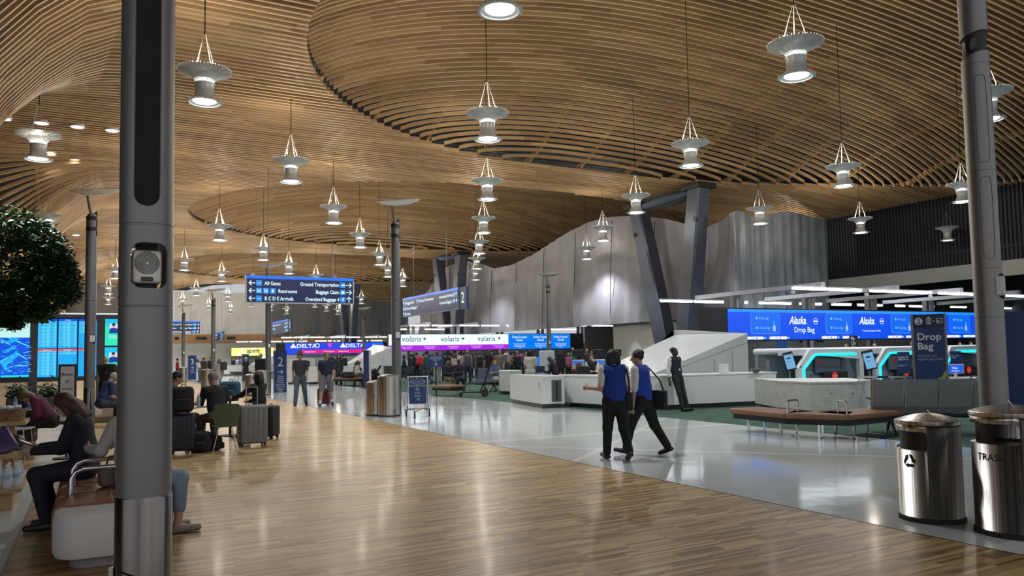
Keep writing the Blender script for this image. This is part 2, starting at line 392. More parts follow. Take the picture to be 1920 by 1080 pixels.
# ---- end wall
YE = 114.0
def zE(px, py): x = XU(px, YE); return ZD(px, py, dist(x, YE))
xa, xb = XU(120, YE), XU(760, YE)
zt, zm, zb = 10.9, zE(400, 627), zE(400, 643)
struct('wall_back', MB().b2(xa-20, xb, YE, YE+.3, 0, zb), M['white_wall'])
struct('wall_back_band', MB().b2(XU(320, YE), xb, YE-.25, YE+.3, zb, zm), M['wood_panel'])
def drape(name, a, b, ztop, zbot, material, wave=.12, per=.9, step=.22, seed=0):
    """hanging cloth from a to b; ztop/zbot are functions of 0..1"""
    r = random.Random(seed); a = Vector(a); b = Vector(b); L = (b-a).length; n = int(L/step)+1; nv = 10
    nrm = Vector((-(b-a).y, (b-a).x, 0)).normalized(); mbx = MB(); ph = r.random()*6
    for i in range(n+1):
        t = i/n; p = a+(b-a)*t; zt_, zb_ = ztop(t), zbot(t)
        for k in range(nv+1):
            f = k/nv; off = wave*(math.sin(t*L*2*PI/per+ph+.8*math.sin(t*L*.7))+.5*math.sin(t*L*2*PI/per*2.3+2*f))*(.35+.65*f)
            q = p+nrm*off; mbx.v.append((q.x, q.y, zt_+(zb_-zt_)*f))
    for i in range(n):
        for k in range(nv): mbx.f.append([i*(nv+1)+k, (i+1)*(nv+1)+k, (i+1)*(nv+1)+k+1, i*(nv+1)+k+1]); mbx.mi.append(0)
    return mbx
o = drape('d', (XU(325, YE), YE-.5, 0), (XU(506, YE), YE-.5, 0), lambda t: 10.9, lambda t: zm, None, .10, 1.6, .35).build('drape', M['curtain'], smooth=True, fix=False)
tag(o, 'pale grey drape hanging above the wood band on the far end wall', 'drape')
o = drape('d', (XU(506, YE), YE-.6, 0), (XU(762, YE), YE-.6, 0), lambda t: 10.9, lambda t: zm-.4, None, .3, 3.2, .4, 3).build('drape', M['curtain_dark'], smooth=True, fix=False)
tag(o, 'dark grey drape hanging right of the pale drape on the far end wall', 'drape')
o = drape('d', (XU(120, 96), 96, 0), (XU(250, 96), 96, 0), lambda t: 10.2, lambda t: 4., None, .1, 2, .4, 4).build('drape', M['curtain_dark'], smooth=True, fix=False)
tag(o, 'dark grey drape high up behind the wall of flight screens', 'drape')
for (p0, p1), lb in (((366, 386), 'dark slot air grille in the wood band, left of the far post'), ((424, 440), 'dark slot air grille in the wood band, right of the sign with a 4'), ((326, 334), 'dark slot air grille in the wood band, beside the big post')):
    x0, x1 = XU(p0, YE), XU(p1, YE); o = MB().b2(x0, x1, YE-.36, YE-.27, zb+.45, zb+.85).build('air_grille', M['black']); tag(o, lb, 'air grille')
# ---- left dark panelled wall
mb = MB()
mb.b2(-14.3, -14, 4, 114, 0, 11.5)
for y in np.arange(6, 112, 1.0): mb.b2(-14, -13.85, y, y+.5, 0, 11.5)
struct('wall_left', mb, mat('dark_timber', (.10, .05, .03), .6, var=.3))
# ---- right side: cladding, fascia, dark opening
XR = 44.0
mb = MB(); mb.b2(XR+.1, XR+.4, 2, 72, 6.2, 11.2)
for y in np.arange(14, 60, .22): mb.b2(XR-.02, XR+.1, y, y+.10, 6.2, 10.6)
struct('wall_right', mb, M['dark_wall'])
mb = MB(); mb.b2(41.2, 44.4, 2, 113, 10.9, 11.15)
for y in np.arange(12, 60, 3.2): mb.b2(41.6, 43.6, y, y+.35, 10.35, 10.9)
mb.b2(41.25, 41.6, 2, 113, 10.3, 10.8)
struct('trim_3', mb, mat('teal_dark_steel', (.03, .06, .08), .5, .3))
struct('trim_4', MB().b2(XR-.15, XR+.1, 2, 72, 5.35, 6.2), M['white_wall'])
mb = MB(); mb.b2(50, 50.3, 2, 72, 0, 7)
struct('wall_far_right', mb, mat('dark_foliage_wall', (.02, .035, .03), .8, var=.8, vs=1.2))
struct('wall_behind_counters', MB().b2(30, 50, 33.6, 33.9, 0, 3.05), cm((.36, .36, .35), .6))
struct('ceiling_right', MB().b2(44, 52, 2, 72, 6.9, 7.1), M['deck'])
# ---- tarpaulins on the right
XT = 29.0
tp = [(785, 566), (806, 540), (830, 503), (870, 487), (905, 494), (930, 503), (960, 496), (1000, 476), (1060, 440), (1110, 415), (1150, 405), (1200, 402), (1250, 408), (1290, 418), (1335, 424), (1380, 402)]
def tarp(pairs, X, zlow):
    mbx = MB(); L = []
    for px, py in pairs:
        y = YV(px, X); L.append((y, ZD(px, py, dist(X, y))))
    L.sort(); ya = [a for a, b in L]; za = [b for a, b in L]
    n = int((ya[-1]-ya[0])/.35); nv = 14
    for i in range(n+1):
        y = ya[0]+(ya[-1]-ya[0])*i/n; zt_ = float(np.interp(y, ya, za))
        for k in range(nv+1):
            f = k/nv; fold = .10*math.sin(y*2.1+2*f)*f+.05*math.sin(y*5.3-3*f)+.10*math.sin(f*7+y*.4)
            seam = -.14 if abs((y+.2*f) % 4.2-2.1) < .16 else 0
            mbx.v.append((X+fold+seam, y, zt_+(zlow-zt_)*f))
    for i in range(n):
        for k in range(nv): mbx.f.append([i*(nv+1)+k, (i+1)*(nv+1)+k, (i+1)*(nv+1)+k+1, i*(nv+1)+k+1]); mbx.mi.append(0)
    return mbx
t = thing('tarpaulin_screen', 'long grey tarpaulin screen with vertical seams behind the V columns', 'tarpaulin', (0, 0, 0))
tarp(tp, XT, 3.35).build('sheet', M['tarp'], t, smooth=True, fix=False)
mb = MB()
for y in np.arange(31, 70, 4.2):
    i = y; z1 = float(np.interp(y, *zip(*sorted((YV(px, XT), ZD(px, py, dist(XT, YV(px, XT)))) for px, py in tp))))
    mb.tube([(XT-.12, y, z1-.2), (XT-.18, y+.2, (z1+3.4)/2), (XT-.14, y+.45, 3.5)], .022, 5)
mb.build('seam_rope', M['black'], t)
o = drape('d', (XT-.05, 29.25, 0), (41.3, 33.2, 0), lambda t: 8.55+1.15*smooth(t*1.5)+.35*math.exp(-((t-.08)/.07)**2), lambda t: 2.6, None, .13, 1.3, .15, 8)
o = o.build('plastic_sheet', M['tarp_clear'], smooth=True, fix=False)
tag(o, 'pale blue-grey plastic sheeting hanging in folds right of the large V column', 'plastic sheet')
struct('wall_white_right', MB().b2(XT+.55, XT+.8, 31, YV(1150, XT+.6), 0, 3.5), M['white_wall'])
struct('wall_white_right_return', MB().b2(XT+.6, 50, 35.0, 35.2, 0, 2.8), M['white_wall'])
# ================================================================ V COLUMNS
def vcol(label, pl, pr, ptl, ptr, pb, d_far, d_near, wl=(.75, .95)):
    """pl/pr: pixel x of leg tops; distances of both legs; pb: pixel of base"""
    db = (d_far+d_near)/2
    base = D(pb, db); t = thing('v_column', label, 'column', base)
    for (px, py, d, nm) in ((pl, ptl, d_far, 0), (pr, ptr, d_near, 1)):
        top = D(px, d, ZD(px, py, d))-base; mbx = MB()
        a = Vector((0, (.45 if nm == 0 else -.45), 0)); b = top
        q = [] ; n = 5
        for i in range(n+1):
            f = i/n; c = a.lerp(b, f); wx, wy = .42, .46+.12*math.sin(PI*min(1, f*1.1))
            q.append((c, wx, wy))
        oo = len(mbx.v)
        for c, wx, wy in q:
            for sx, sy in ((-1, -.8), (-.8, -1), (.8, -1), (1, -.8), (1, .8), (.8, 1), (-.8, 1), (-1, .8)): mbx.v.append((c.x+sx*wx, c.y+sy*wy, c.z))
        for i in range(n):
            for k in range(8): mbx.f.append([oo+i*8+k, oo+i*8+(k+1) % 8, oo+(i+1)*8+(k+1) % 8, oo+(i+1)*8+k]); mbx.mi.append(0)
        mbx.f.append([oo+i for i in range(7, -1, -1)]); mbx.f.append([oo+n*8+i for i in range(8)]); mbx.mi += [0, 0]
        mbx.build('leg', M['vleg'], t)
        MB().rbox((b.x, b.y, b.z+.12), (1.25, 1.35, .28), .05).build('cap_plate', M['black'], t)
        mb2 = MB().cyl((b.x-.44, b.y-.1, b.z-1.6), (b.x-.40, b.y-.1, b.z-1.6), .13, n=14); mb2.build('bolt', M['black'], t)
    a = D(pl, d_far, ZD(pl, ptl, d_far))-base; b = D(pr, d_near, ZD(pr, ptr, d_near))-base
    mbx = MB(); L = (b-a); n = 14; d3 = L.normalized()
    for i in range(n+1):
        f = i/n; c = a+L*f+Vector((0, 0, .15)); wd = .06+.62*math.sin(PI*f)**.8; h = .05+.32*math.sin(PI*f)**.7
        for k in range(8):
            g = 2*PI*k/8; mbx.v.append((c.x+math.cos(g)*wd, c.y, c.z-.2+math.sin(g)*h))
    for i in range(n):
        for k in range(8): mbx.f.append([i*8+k, i*8+(k+1) % 8, (i+1)*8+(k+1) % 8, (i+1)*8+k]); mbx.mi.append(0)
    mbx.build('tie_fin', M['vleg'], t, smooth=True)
    return t
vcol('large V-shaped steel column rising behind the white ramp, nearest the camera', 1203, 1318, 388, 352, 1268, 44.0, 39.5)
vcol('V-shaped steel column behind the hanging sign numbered 2', 822, 866, 483, 478, 846, 69, 65)
vcol('V-shaped steel column farthest down the hall, behind the All Gates sign', 640, 668, 540, 532, 655, 97, 93)
# ================================================================ LAMPS
def make_pendant():
    t = thing('pendant_lamp', 'x', 'pendant lamp', (0, 0, 7.5), 0, 'ribbed pendant lamps hanging from the slatted ceiling')
    ch = M['chrome']; grey = mat('lamp_grey', (.60, .63, .64), .35, .2)
    MB().lathe([(.0, .02), (.245, .02)], 24, cap=False).lathe([(.245, .02), (.245, .04), (0, .04)], 24, cap=False).build('diffuser', M['lamp_glow'], t)
    MB().lathe([(.23, .10), (.25, .03), (.355, .0), (.36, .015), (.27, .07), (.215, .17), (.20, .27), (.205, .36), (.225, .44), (.20, .44), (.185, .3), (.2, .18)], 36, cap=False).build('body', grey, t, smooth=True)
    b = MB(); n = 96; vs = []
    for i in range(n):
        a = 2*PI*i/n; r0, r1 = (.335, .40) if i % 2 else (.335, .372); c, s_ = math.cos(a), math.sin(a)
        vs += [(c*r0, s_*r0, -.012), (c*r1, s_*r1, -.004), (c*r1, s_*r1, .018), (c*r0, s_*r0, .018)]
    b.add(vs, [(4*i+k, 4*((i+1) % n)+k, 4*((i+1) % n)+(k+1) % 4, 4*i+(k+1) % 4) for i in range(n) for k in range(4)]); b.build('rim_teeth', M['white_solid'], t)
    MB().lathe([(.15, .44), (.16, .50), (.16, .54)], 24, cap=True).build('upper_light', emit('lamp_upper', (.92, 1, .96), 6), t)
    b = MB()
    for i in range(44):
        a = 2*PI*i/44; T = Matrix.Rotation(a, 4, 'Z'); w_ = .008
        prof = [(.195, .44), (.23, .52), (.33, .63), (.60, .72), (.60, .76), (.36, .71), (.21, .60)]
        n = len(prof); b.add([(r, -w_, z) for r, z in prof]+[(r, w_, z) for r, z in prof],
            [tuple(range(n)), tuple(range(2*n-1, n-1, -1))]+[(k, (k+1) % n, n+(k+1) % n, n+k) for k in range(n)], T)
    b.lathe([(.225, .53), (.33, .65), (.585, .735)], 44, cap=False)
    b.build('reflector', mat('lamp_reflector', (.66, .69, .70), .45, .1), t)
    b = MB()
    for i in range(4):
        a = PI/4+i*PI/2; b.tube([(math.cos(a)*.30, math.sin(a)*.30, .66), (math.cos(a)*.025, math.sin(a)*.025, 1.62)], .0055, 5)
        b.cyl((math.cos(a)*.30, math.sin(a)*.30, .64), (math.cos(a)*.27, math.sin(a)*.27, .82), .016, n=6)
    b.build('hanger', mat('bright_wire', (.62, .60, .56), .35, .5), t)
    return t
ROD = []
def lamp_at(x, y, label, src, lit=True):
    t = src if not ROD else copy_tree(src)
    t.location = (x, y, 7.5); t['label'] = label; t['category'] = 'pendant lamp'; t['group'] = 'ribbed pendant lamps hanging from the slatted ceiling'
    zt_ = (ceil_z(x, y)+.2 if x < 41 else 10.95)-7.5
    o = MB().cyl((0, 0, 1.6), (0, 0, zt_), .012, n=6).build('stem', M['black'], t); ROD.append(o)
    if not lit:
        for c in t.children:
            if c.name.startswith('diffuser'):
                c.data = c.data.copy(); c.data.materials[0] = DIMG
            if c.name.startswith('upper_light'): c.data = c.data.copy(); c.data.materials[0] = M['pole']
    return t
DIMG = emit('lamp_dim', (.9, .95, 1), 5)
lamp_src = make_pendant()
ROWS = [(11.4, [6.1, 13.4, 20.6]), (18.6, [2.2, 9.5, 16.8, 24.1, 31.4]), (25.95, [-1.45, 5.8, 13.2, 20.3, 27.6, 34.8, 42.2]),
        (33.3, [1.9, 9.3, 16.7, 23.8, 38.2]), (40.3, [-1.8, 5.5, 12.7, 19.9, 27.5]), (47.6, [1.9, 9.0, 16.3, 23.3]), (54.8, [-1.6, 5.3, 12.1, 19.4, 26.7]),
        (61.8, [1.4, 8.6, 15.8, 23.2]), (69.0, [-1.6, 5.0, 12.2, 19.4]), (76.2, [1.2, 8.4, 15.6, 22.8]), (83.4, [-2, 5, 12.2, 19.4, 26.4]), (90.6, [1.4, 8.6, 15.8, 23]), (98, [-1.6, 5.2, 12.2, 19.4, 26.4]), (105.5, [1.4, 8.6, 15.8, 23, 30])]
ordn = ['first', 'second', 'third', 'fourth', 'fifth', 'sixth', 'seventh']
ordr = ['nearest', 'second', 'third', 'fourth', 'fifth', 'sixth', 'seventh', 'eighth', 'ninth', 'tenth', 'eleventh', 'twelfth', 'thirteenth', 'farthest']
for ri, (u, vs_) in enumerate(ROWS):
    for k, v in enumerate(vs_):
        lit = not ((u, v) in ((25.95, 42.2),))
        if (u, v) == (25.95, 42.2): lb = 'dim ribbed pendant lamp hanging in front of the dark cladding at far right'
        else: lb = 'lit ribbed pendant lamp, %s from the left in the %s row of lamps' % (ordn[k], ordr[ri])
        lamp_at(v, u, lb, lamp_src, lit)
        if lit:
            ld = bpy.data.lights.new('l', 'SPOT'); ld.energy = LAMP_DOWN*(1.35 if v > 19 and ri < 5 else 1 if ri < 7 else 1.3 if ri < 11 else 2.6); ld.color = (.93, .96, 1.0); ld.spot_size = R(130); ld.spot_blend = .6; ld.shadow_soft_size = .24
            lo = bpy.data.objects.new('lamp_downlight', ld); C.objects.link(lo); lo.location = (v, u, 7.40)
            ld = bpy.data.lights.new('l', 'POINT'); ld.energy = LAMP_UP*(.3 if abs(v-28) < 1.6 else 1); ld.color = (1.0, .90, .76); ld.shadow_soft_size = .08
            lo = bpy.data.objects.new('lamp_uplight', ld); C.objects.link(lo); lo.location = (v, u, min(8.45, ceil_z(v, u)-1.7))
q = P(1060, 512, 7.5); lamp_at(q.x, q.y, 'dim ribbed pendant lamp in front of the tarpaulin, above the closed ticket counter screens', lamp_src, False)
# small downlights in the ceiling at left
dl = None
for i, (px, py, lb) in enumerate(((8, 223, 'at the left picture edge'), (77, 231, 'second along the long row at upper left'), (145, 238, 'third along the long row at upper left'), (210, 245, 'rightmost of the long row beside the big post'),
        (95, 287, 'upper of the pair above the curved funnel'), (92, 302, 'lower of the pair above the curved funnel'), (140, 300, 'right of the pair above the curved funnel'), (142, 441, 'low down right of the tree'))):
    q = P(px, py, 10.25)
    if dl is None:
        dl = thing('downlight', '', 'downlight', q, 0); MB().lathe([(.20, .0), (.20, .08)], 18).build('lens', emit('downlight_glow', (1, .97, .9), 9), dl); MB().lathe([(.20, -.01), (.25, -.01), (.25, .1), (.20, .1)], 18, cap=False).build('trim_ring', M['white_solid'], dl); o = dl
    else: o = copy_tree(dl)
    o.location = q; o['label'] = 'small round ceiling downlight, '+lb; o['group'] = 'ceiling downlights at left'
# ================================================================ LAMP POSTS
def speaker_box(t, z, r, ang, sc_=1.0):
    c, s_ = math.cos(ang), math.sin(ang)
    e = bpy.data.objects.new('speaker', None)
    b = MB().rbox((0, 0, 0), (.135*sc_, .12*sc_, .165*sc_), .016); sp = b.build('speaker', mat('speaker_shell', (.85, .83, .76), .5), t, loc=(0, 0, z), rz=ang)
    b = MB()
    for rr in np.arange(.008, .056, .0065): b.lathe([(rr, 0), (rr+.003, 0), (rr+.003, .002), (rr, .002)], 22, cap=False)
    o = b.build('speaker_grille', M['black'], sp); o.rotation_euler.x = PI/2; o.location = (0, -.0605*sc_, .018*sc_)
    MB().rbox((0, -.061*sc_, -.062*sc_), (.055, .006, .022), .004).build('badge', cm((.06, .06, .07), .4), sp)
    return sp
def post(label, x, y, near=False, H_=5.3, dish=True, rz=0, spk=True, slot=False):
    t = thing('lamp_post', label, 'lamp post', (x, y, 0)); r = .125
    n = 40 if near else 20; mt = M['pole'] if (near or slot) else M['lamp_post']
    MB().lathe([(r+.005, 0), (r+.005, .93), (r+.001, .94)], n).build('base_sleeve', M['steel_dark'], t, smooth=True)
    ang = math.atan2(-x, y)   # local -y faces the camera
    az = math.atan2(y, x)+PI
    if near:
        zw0, zw1 = 1.93, 2.20
        sh = MB().lathe([(r, .94), (r, 1.86), (r-.004, 1.862), (r-.004, 1.868), (r, 1.87), (r, 2.265), (r-.004, 2.267), (r-.004, 2.273), (r, 2.275), (r, H_)], 72, cap=False).lathe([(r-.012, H_), (r-.012, .94)], 72, cap=False).build('shaft', mt, t, smooth=True)
        c = MB().rbox((0, 0, 2.065), (.165, .6, .225), .045, seg=4).build('c', mt, t, rz=ang+R(8)); c.hide_render = True; cut(sh, c)
        # perforated speaker grille panel, recessed capsule
        c = MB().rbox((0, -.2, 3.0), (.15, .24, 1.3), .074, seg=5).build('c', mt, t, rz=ang); cut(sh, c)
        g = MB(); pts = []
        zz0, zz1, hw = 2.35, 3.65, .075
        cols = 12; rowsn = 60
        for j in range(rowsn+1):
            z = zz0+(zz1-zz0)*j/rowsn; e = min(z-zz0, zz1-z); w_ = hw if e > hw else math.sqrt(max(0, hw*hw-(hw-e)**2))
            for i in range(cols+1):
                s_ = (-1+2*i/cols)*w_; rr = r-.006; a = math.asin(s_/rr); g.v.append((math.sin(a)*rr, -math.cos(a)*rr, z))
        for j in range(rowsn):
            for i in range(cols): g.f.append([j*(cols+1)+i, j*(cols+1)+i+1, (j+1)*(cols+1)+i+1, (j+1)*(cols+1)+i]); g.mi.append(0)
        gm = mat('perforated_grille', (.055, .06, .06), .5, .3, bump=1.0, bs=900)
        g.build('grille', gm, t, rz=ang, fix=False, smooth=True)
        speaker_box(t, 2.065, r, ang+R(4))
        MB().box((0, 0, 2.065), (.10, .03, .24)).build('speaker_bracket', M['black'], t, rz=ang)
        # door outline on the sleeve
        b = MB().tube([(-.085, -.118, 0), (-.085, -.118, .45), (-.08, -.122, .52), (-.05, -.133, .58), (-.11, -.083, .60)], .004, 5)
        b.build('access_panel', M['black'], t, rz=ang)
        b = MB().rbox((-.14, -.03, .58), (.02, .03, .06), .004); b.build('latch', M['steel'], t, rz=ang)
    elif slot:
        prof = [(r, .94), (r, 1.86), (r-.004, 1.862), (r-.004, 1.868), (r, 1.87), (r, 2.33), (r-.004, 2.332), (r-.004, 2.338), (r, 2.34), (r, 3.28), (r-.004, 3.282), (r-.004, 3.29), (r, 3.292), (r, 4.34), (r-.004, 4.342), (r-.004, 4.35), (r, 4.352), (r, 6)]
        sh = MB().lathe(prof, 48, cap=False).lathe([(r-.014, 6), (r-.014, .94)], 48, cap=False).build('shaft', mt, t, smooth=True)
        c = MB().box((.04, -.1, 4.56), (.6, .5, .20), rx=R(-6), ry=R(-14)).build('c', mt, t, rz=ang); cut(sh, c)
        MB().lathe([(r-.02, 4.3), (r-.02, 4.75)], 24).build('camera_housing', M['black'], t)
        MB().lathe([(.02, 4.46), (.06, 4.48), (.075, 4.53), (.075, 4.6)], 20, c=(-.02, -.04, 0)).build('camera_dome', mat('dome_gloss', (.02, .02, .025), .08), t, rz=ang, smooth=True)
        o = MB(); o.rbox((.10, -.075, 2.16), (.085, .08, .19), .018); o.build('speaker', M['white_solid'], t, rz=ang)
        MB().rbox((.085, -.04, 2.16), (.12, .10, .26), .05).build('speaker_recess', M['black'], t, rz=ang)
        def outl(z0, z1, aw, a0):
            P_ = []
            for k in range(33):
                a = 2*PI*k/32; cx = math.cos(a); sx = math.sin(a); px_ = (abs(cx)**.35)*(1 if cx > 0 else -1); pz_ = (abs(sx)**.35)*(1 if sx > 0 else -1)
                P_.append((math.sin(a0+px_*aw)*(r+.0005), -math.cos(a0+px_*aw)*(r+.0005), (z0+z1)/2+pz_*(z1-z0)/2))
            return P_
        MB().tube(outl(3.36, 4.22, .42, .25), .0025, 4).build('hatch_outline', M['black'], t, rz=ang)
        MB().tube(outl(2.42, 3.22, .42, .25), .0025, 4).build('hatch_outline', M['black'], t, rz=ang)
    else:
        b = MB().lathe([(r, .93), (r, 3.1), (r-.01, 3.11), (r, 3.12), (r, H_-.55)], n, cap=False)
        b.lathe([(r*.8, H_-.6), (r*.8, H_)], n)
        # slanted top shell
        for i in range(n):
            pass
        vs = []; 
        for i in range(n+1):
            a = PI*.05+PI*1.25*i/n; vs.append((math.cos(a+rz)*r, math.sin(a+rz)*r, H_-.56)); vs.append((math.cos(a+rz)*r, math.sin(a+rz)*r, H_+.12-.25*i/n))
        b.add(vs, [(2*i, 2*i+2, 2*i+3, 2*i+1) for i in range(n)])
        b.build('shaft', mt, t, smooth=True, fix=False)
        for z in (H_-.42, H_-.15): MB().lathe([(r+.003, z), (r+.003, z+.09)], n, cap=False).build('vent_slot', M['black'], t)
        if spk:
            o = MB().rbox((.045, -.10, 2.16), (.12, .09, .17), .02); o.build('speaker', M['white_solid'], t, rz=ang)
            MB().rbox((.045, -.085, 2.16), (.165, .09, .22), .04).build('speaker_recess', M['black'], t, rz=ang)
    if dish:
        MB().tube([(0, 0, H_-.1), (-.10, -.05, H_+.45)], .035, 8).build('neck', M['lamp_post'], t)
        b = MB(); n = 28; L = .62; 
        prof = [(0, -.02), (.25, -.018), (.5, .0), (.8, .05), (1, .11)]
        T = Matrix.Translation((.10, -.05, H_+.50)) @ Euler((R(8), R(-7), rz)).to_matrix().to_4x4()
        vs = []; 
        for f, z in prof:
            for i in range(n): a = 2*PI*i/n; vs.append((math.cos(a)*L*f, math.sin(a)*.5*f, z))
        fs = [(j*n+i, j*n+(i+1) % n, (j+1)*n+(i+1) % n, (j+1)*n+i) for j in range(len(prof)-1) for i in range(n)]
        b.add(vs, fs, T); b.add([(x_, y_, z_+.015) for x_, y_, z_ in vs], fs, T)
        b.build('dish', mat('dish_white', (.80, .82, .82), .4), t, smooth=True, fix=False)
    return t
q = D(272, 3.85); post('thick grey post at left with a black mesh panel and a speaker window', q.x, q.y, near=True, H_=4.3, dish=False)
q = D(1855, 7.45); post('grey post at far right with a camera slot near its top', q.x, q.y, slot=True, dish=False)
q = D(168, 19.2); post('grey dish-topped post in front of the flight screens at left', q.x, q.y)
q = D(742, 21.2); post('grey dish-topped post behind the pair of bins in the middle', q.x, q.y)
q = D(502, 35.3); post('grey dish-topped post behind the All Gates sign', q.x, q.y)
q = D(399, 47.7); post('grey dish-topped post behind the woman in a beige coat', q.x, q.y)
q = D(343, 61.4); post('grey dish-topped post just right of the big left post, far away', q.x, q.y)
q = D(1028, 41.9); post('grey dish-topped post in front of the closed ticket counter screens', q.x, q.y)
q = D(681, 68.9); post('thin grey dish-topped post far off in front of the dark drapes', q.x, q.y)
# ================================================================ BINS
def bin_(label, x, y, h, kind, rz, r=.295):
    t = thing('waste_bin', label, 'bin', (x, y, 0), rz, 'brushed steel bins beside the right-hand post')
    MB().lathe([(r-.02, 0), (r+.012, .0), (r+.012, .035), (r-.01, .05), (r-.02, .05)], 48).build('base_ring', M['rubber'], t, smooth=True)
    zt_ = h-.085
    b = MB().lathe([(r, .045), (r, zt_)], 96, cap=False).lathe([(r-.006, zt_), (r-.006, .045)], 96, cap=False).lathe([(r, zt_), (r-.006, zt_)], 96, cap=False).lathe([(r-.006, .045), (r, .045)], 96, cap=False)
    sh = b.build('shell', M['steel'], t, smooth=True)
    c = MB().rbox((-.105 if kind == 'recycle' else -.10, -.2, zt_-.155), (.34 if kind == 'recycle' else .46, .6, .17), .035, seg=4).build('c', M['steel'], t); cut(sh, c)
    if kind == 'trash':
        c = MB().rbox((.05, .25, zt_-.14), (.3, .3, .12), .02).build('c', M['steel'], t); cut(sh, c)
    MB().lathe([(r-.012, .2), (r-.012, zt_-.27)], 40, cap=False).lathe([(r-.012, zt_-.27), (.0, zt_-.30)], 40, cap=False).build('liner', M['black'], t)
    if kind == 'recycle': MB().lathe([(r-.03, zt_-.28), (r-.03, zt_-.05)], 40, cap=False).build('dark_insert', M['black'], t)
    else:
        bb = MB()
        for i in range(14):
            a0 = -1.9+i*.12; a1 = a0+.12; bb.add([(math.sin(a)*(r-.04), -math.cos(a)*(r-.04), z) for a, z in ((a0, zt_-.27), (a1, zt_-.27), (a1, zt_-.03), (a0, zt_-.03))], [(0, 1, 2, 3)])
        bb.build('dark_insert', M['black'], t)  # black arc added inside to keep the left part of the opening dark
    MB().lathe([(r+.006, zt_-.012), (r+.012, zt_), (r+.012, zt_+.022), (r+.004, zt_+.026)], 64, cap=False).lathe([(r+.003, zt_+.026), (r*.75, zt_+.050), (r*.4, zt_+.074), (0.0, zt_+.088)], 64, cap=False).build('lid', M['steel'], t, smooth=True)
    MB().tube([(.03, 0, zt_+.08), (0, 0, zt_+.115), (-.01, 0, zt_+.12)], .005, 6).build('lid_tab', M['chrome'], t)
    b = MB(); rr = r+.0015
    def wrap(x_, z_): return (math.sin(x_/rr)*rr, -math.cos(x_/rr)*rr, z_)
    if kind == 'trash':
        vs, fs = tmesh('TRASH', .082, 'CENTER', .012, 1.0)
        b.add([wrap(a-.09, zt_-.375+c_) for a, c_ in vs], fs)
        b.build('lettering', M['black'], t, fix=False)
    else:
        V3 = [Vector((math.cos(R(90-120*k))*.078, math.sin(R(90-120*k))*.078)) for k in range(3)]
        for k in range(3):
            p0, p1 = V3[k], V3[(k+1) % 3]; dd_ = (p1-p0).normalized(); nn_ = Vector((-dd_.y, dd_.x)); L_ = (p1-p0).length
            q0 = p0+dd_*L_*.20; q1 = p0+dd_*L_*.58; q2 = p0+dd_*L_*.86; m_ = nn_*-.004
            polys = [[q0+nn_*.014+dd_*.004, q1+nn_*.014, q1-nn_*.014, q0-nn_*.014-dd_*.008], [q1+nn_*.026, q2, q1-nn_*.026]]
            pv = V3[k-1]; de = (p0-pv).normalized(); ne = Vector((-de.y, de.x)); e1 = p0-de*L_*.10
            polys.append([q0+nn_*.014+dd_*.004, q0-nn_*.014-dd_*.008, e1-ne*.014, e1+ne*.014])
            for pts in polys: b.add([wrap(a-.10, zt_-.34+c_) for a, c_ in pts], [tuple(range(len(pts)))])
        b.build('recycling_symbol', M['black'], t, fix=False)
    return t
q = D(1729, 7.24); rc = -math.atan2(q.x, q.y)-R(16); bin_('shorter brushed steel recycling bin with the black arrows symbol, right foreground', q.x, q.y, .975, 'recycle', rc, .268)
q = D(1880, 6.65); rc = -math.atan2(q.x, q.y)-R(12); bin_('taller brushed steel bin lettered TRASH at the right picture edge', q.x, q.y, 1.09, 'trash', rc, .29)
def farbin(label, px, d, h, r=.28, g='pairs of steel bins along the hall', rec=False):
    q = D(px, d); t = thing('waste_bin', label, 'bin', q, face(px, 180)+PI, g)
    MB().lathe([(r-.01, 0), (r+.01, 0), (r+.01, .03), (r-.01, .04)], 32).build('base_ring', M['rubber'], t)
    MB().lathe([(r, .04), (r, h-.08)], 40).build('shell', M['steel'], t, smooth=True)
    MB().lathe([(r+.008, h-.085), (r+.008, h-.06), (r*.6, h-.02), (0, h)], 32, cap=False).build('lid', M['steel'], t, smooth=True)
    b = MB(); 
    for i in range(8):
        a0 = -2.3+i*.12; a1 = a0+.12; b.add([(math.sin(a)*(r+.004), -math.cos(a)*(r+.004), z) for a, z in ((a0, h-.3), (a1, h-.3), (a1, h-.14), (a0, h-.14))], [(0, 1, 2, 3)])
    b.build('opening', M['black'], t)
    if rec:
        b = MB(); 
        for k in range(3): b.box((-.12+.05*math.cos(k*2.1), -r-.003, h-.42+.05*math.sin(k*2.1)), (.05, .01, .025), ry=-k*2.1)
        b.build('recycling_symbol', M['black'], t)
farbin('tall steel bin standing before the middle post, right one of its pair', 727, 20.6, 1.12)
farbin('short steel recycling bin peeking out left of the tall middle bin', 704, 21.0, .95, rec=True)
farbin('steel bin at the foot of the far post behind the grey-haired man', 387, 40.5, 1.1)
farbin('steel bin left of the far totem numbered 3', 343, 55, 1.1)
farbin('steel bin behind the woman with long black hair', 492, 33.5, 1.1)
farbin('short steel bin with a cup on it, just left of the black-haired woman', 471, 33.3, .95)
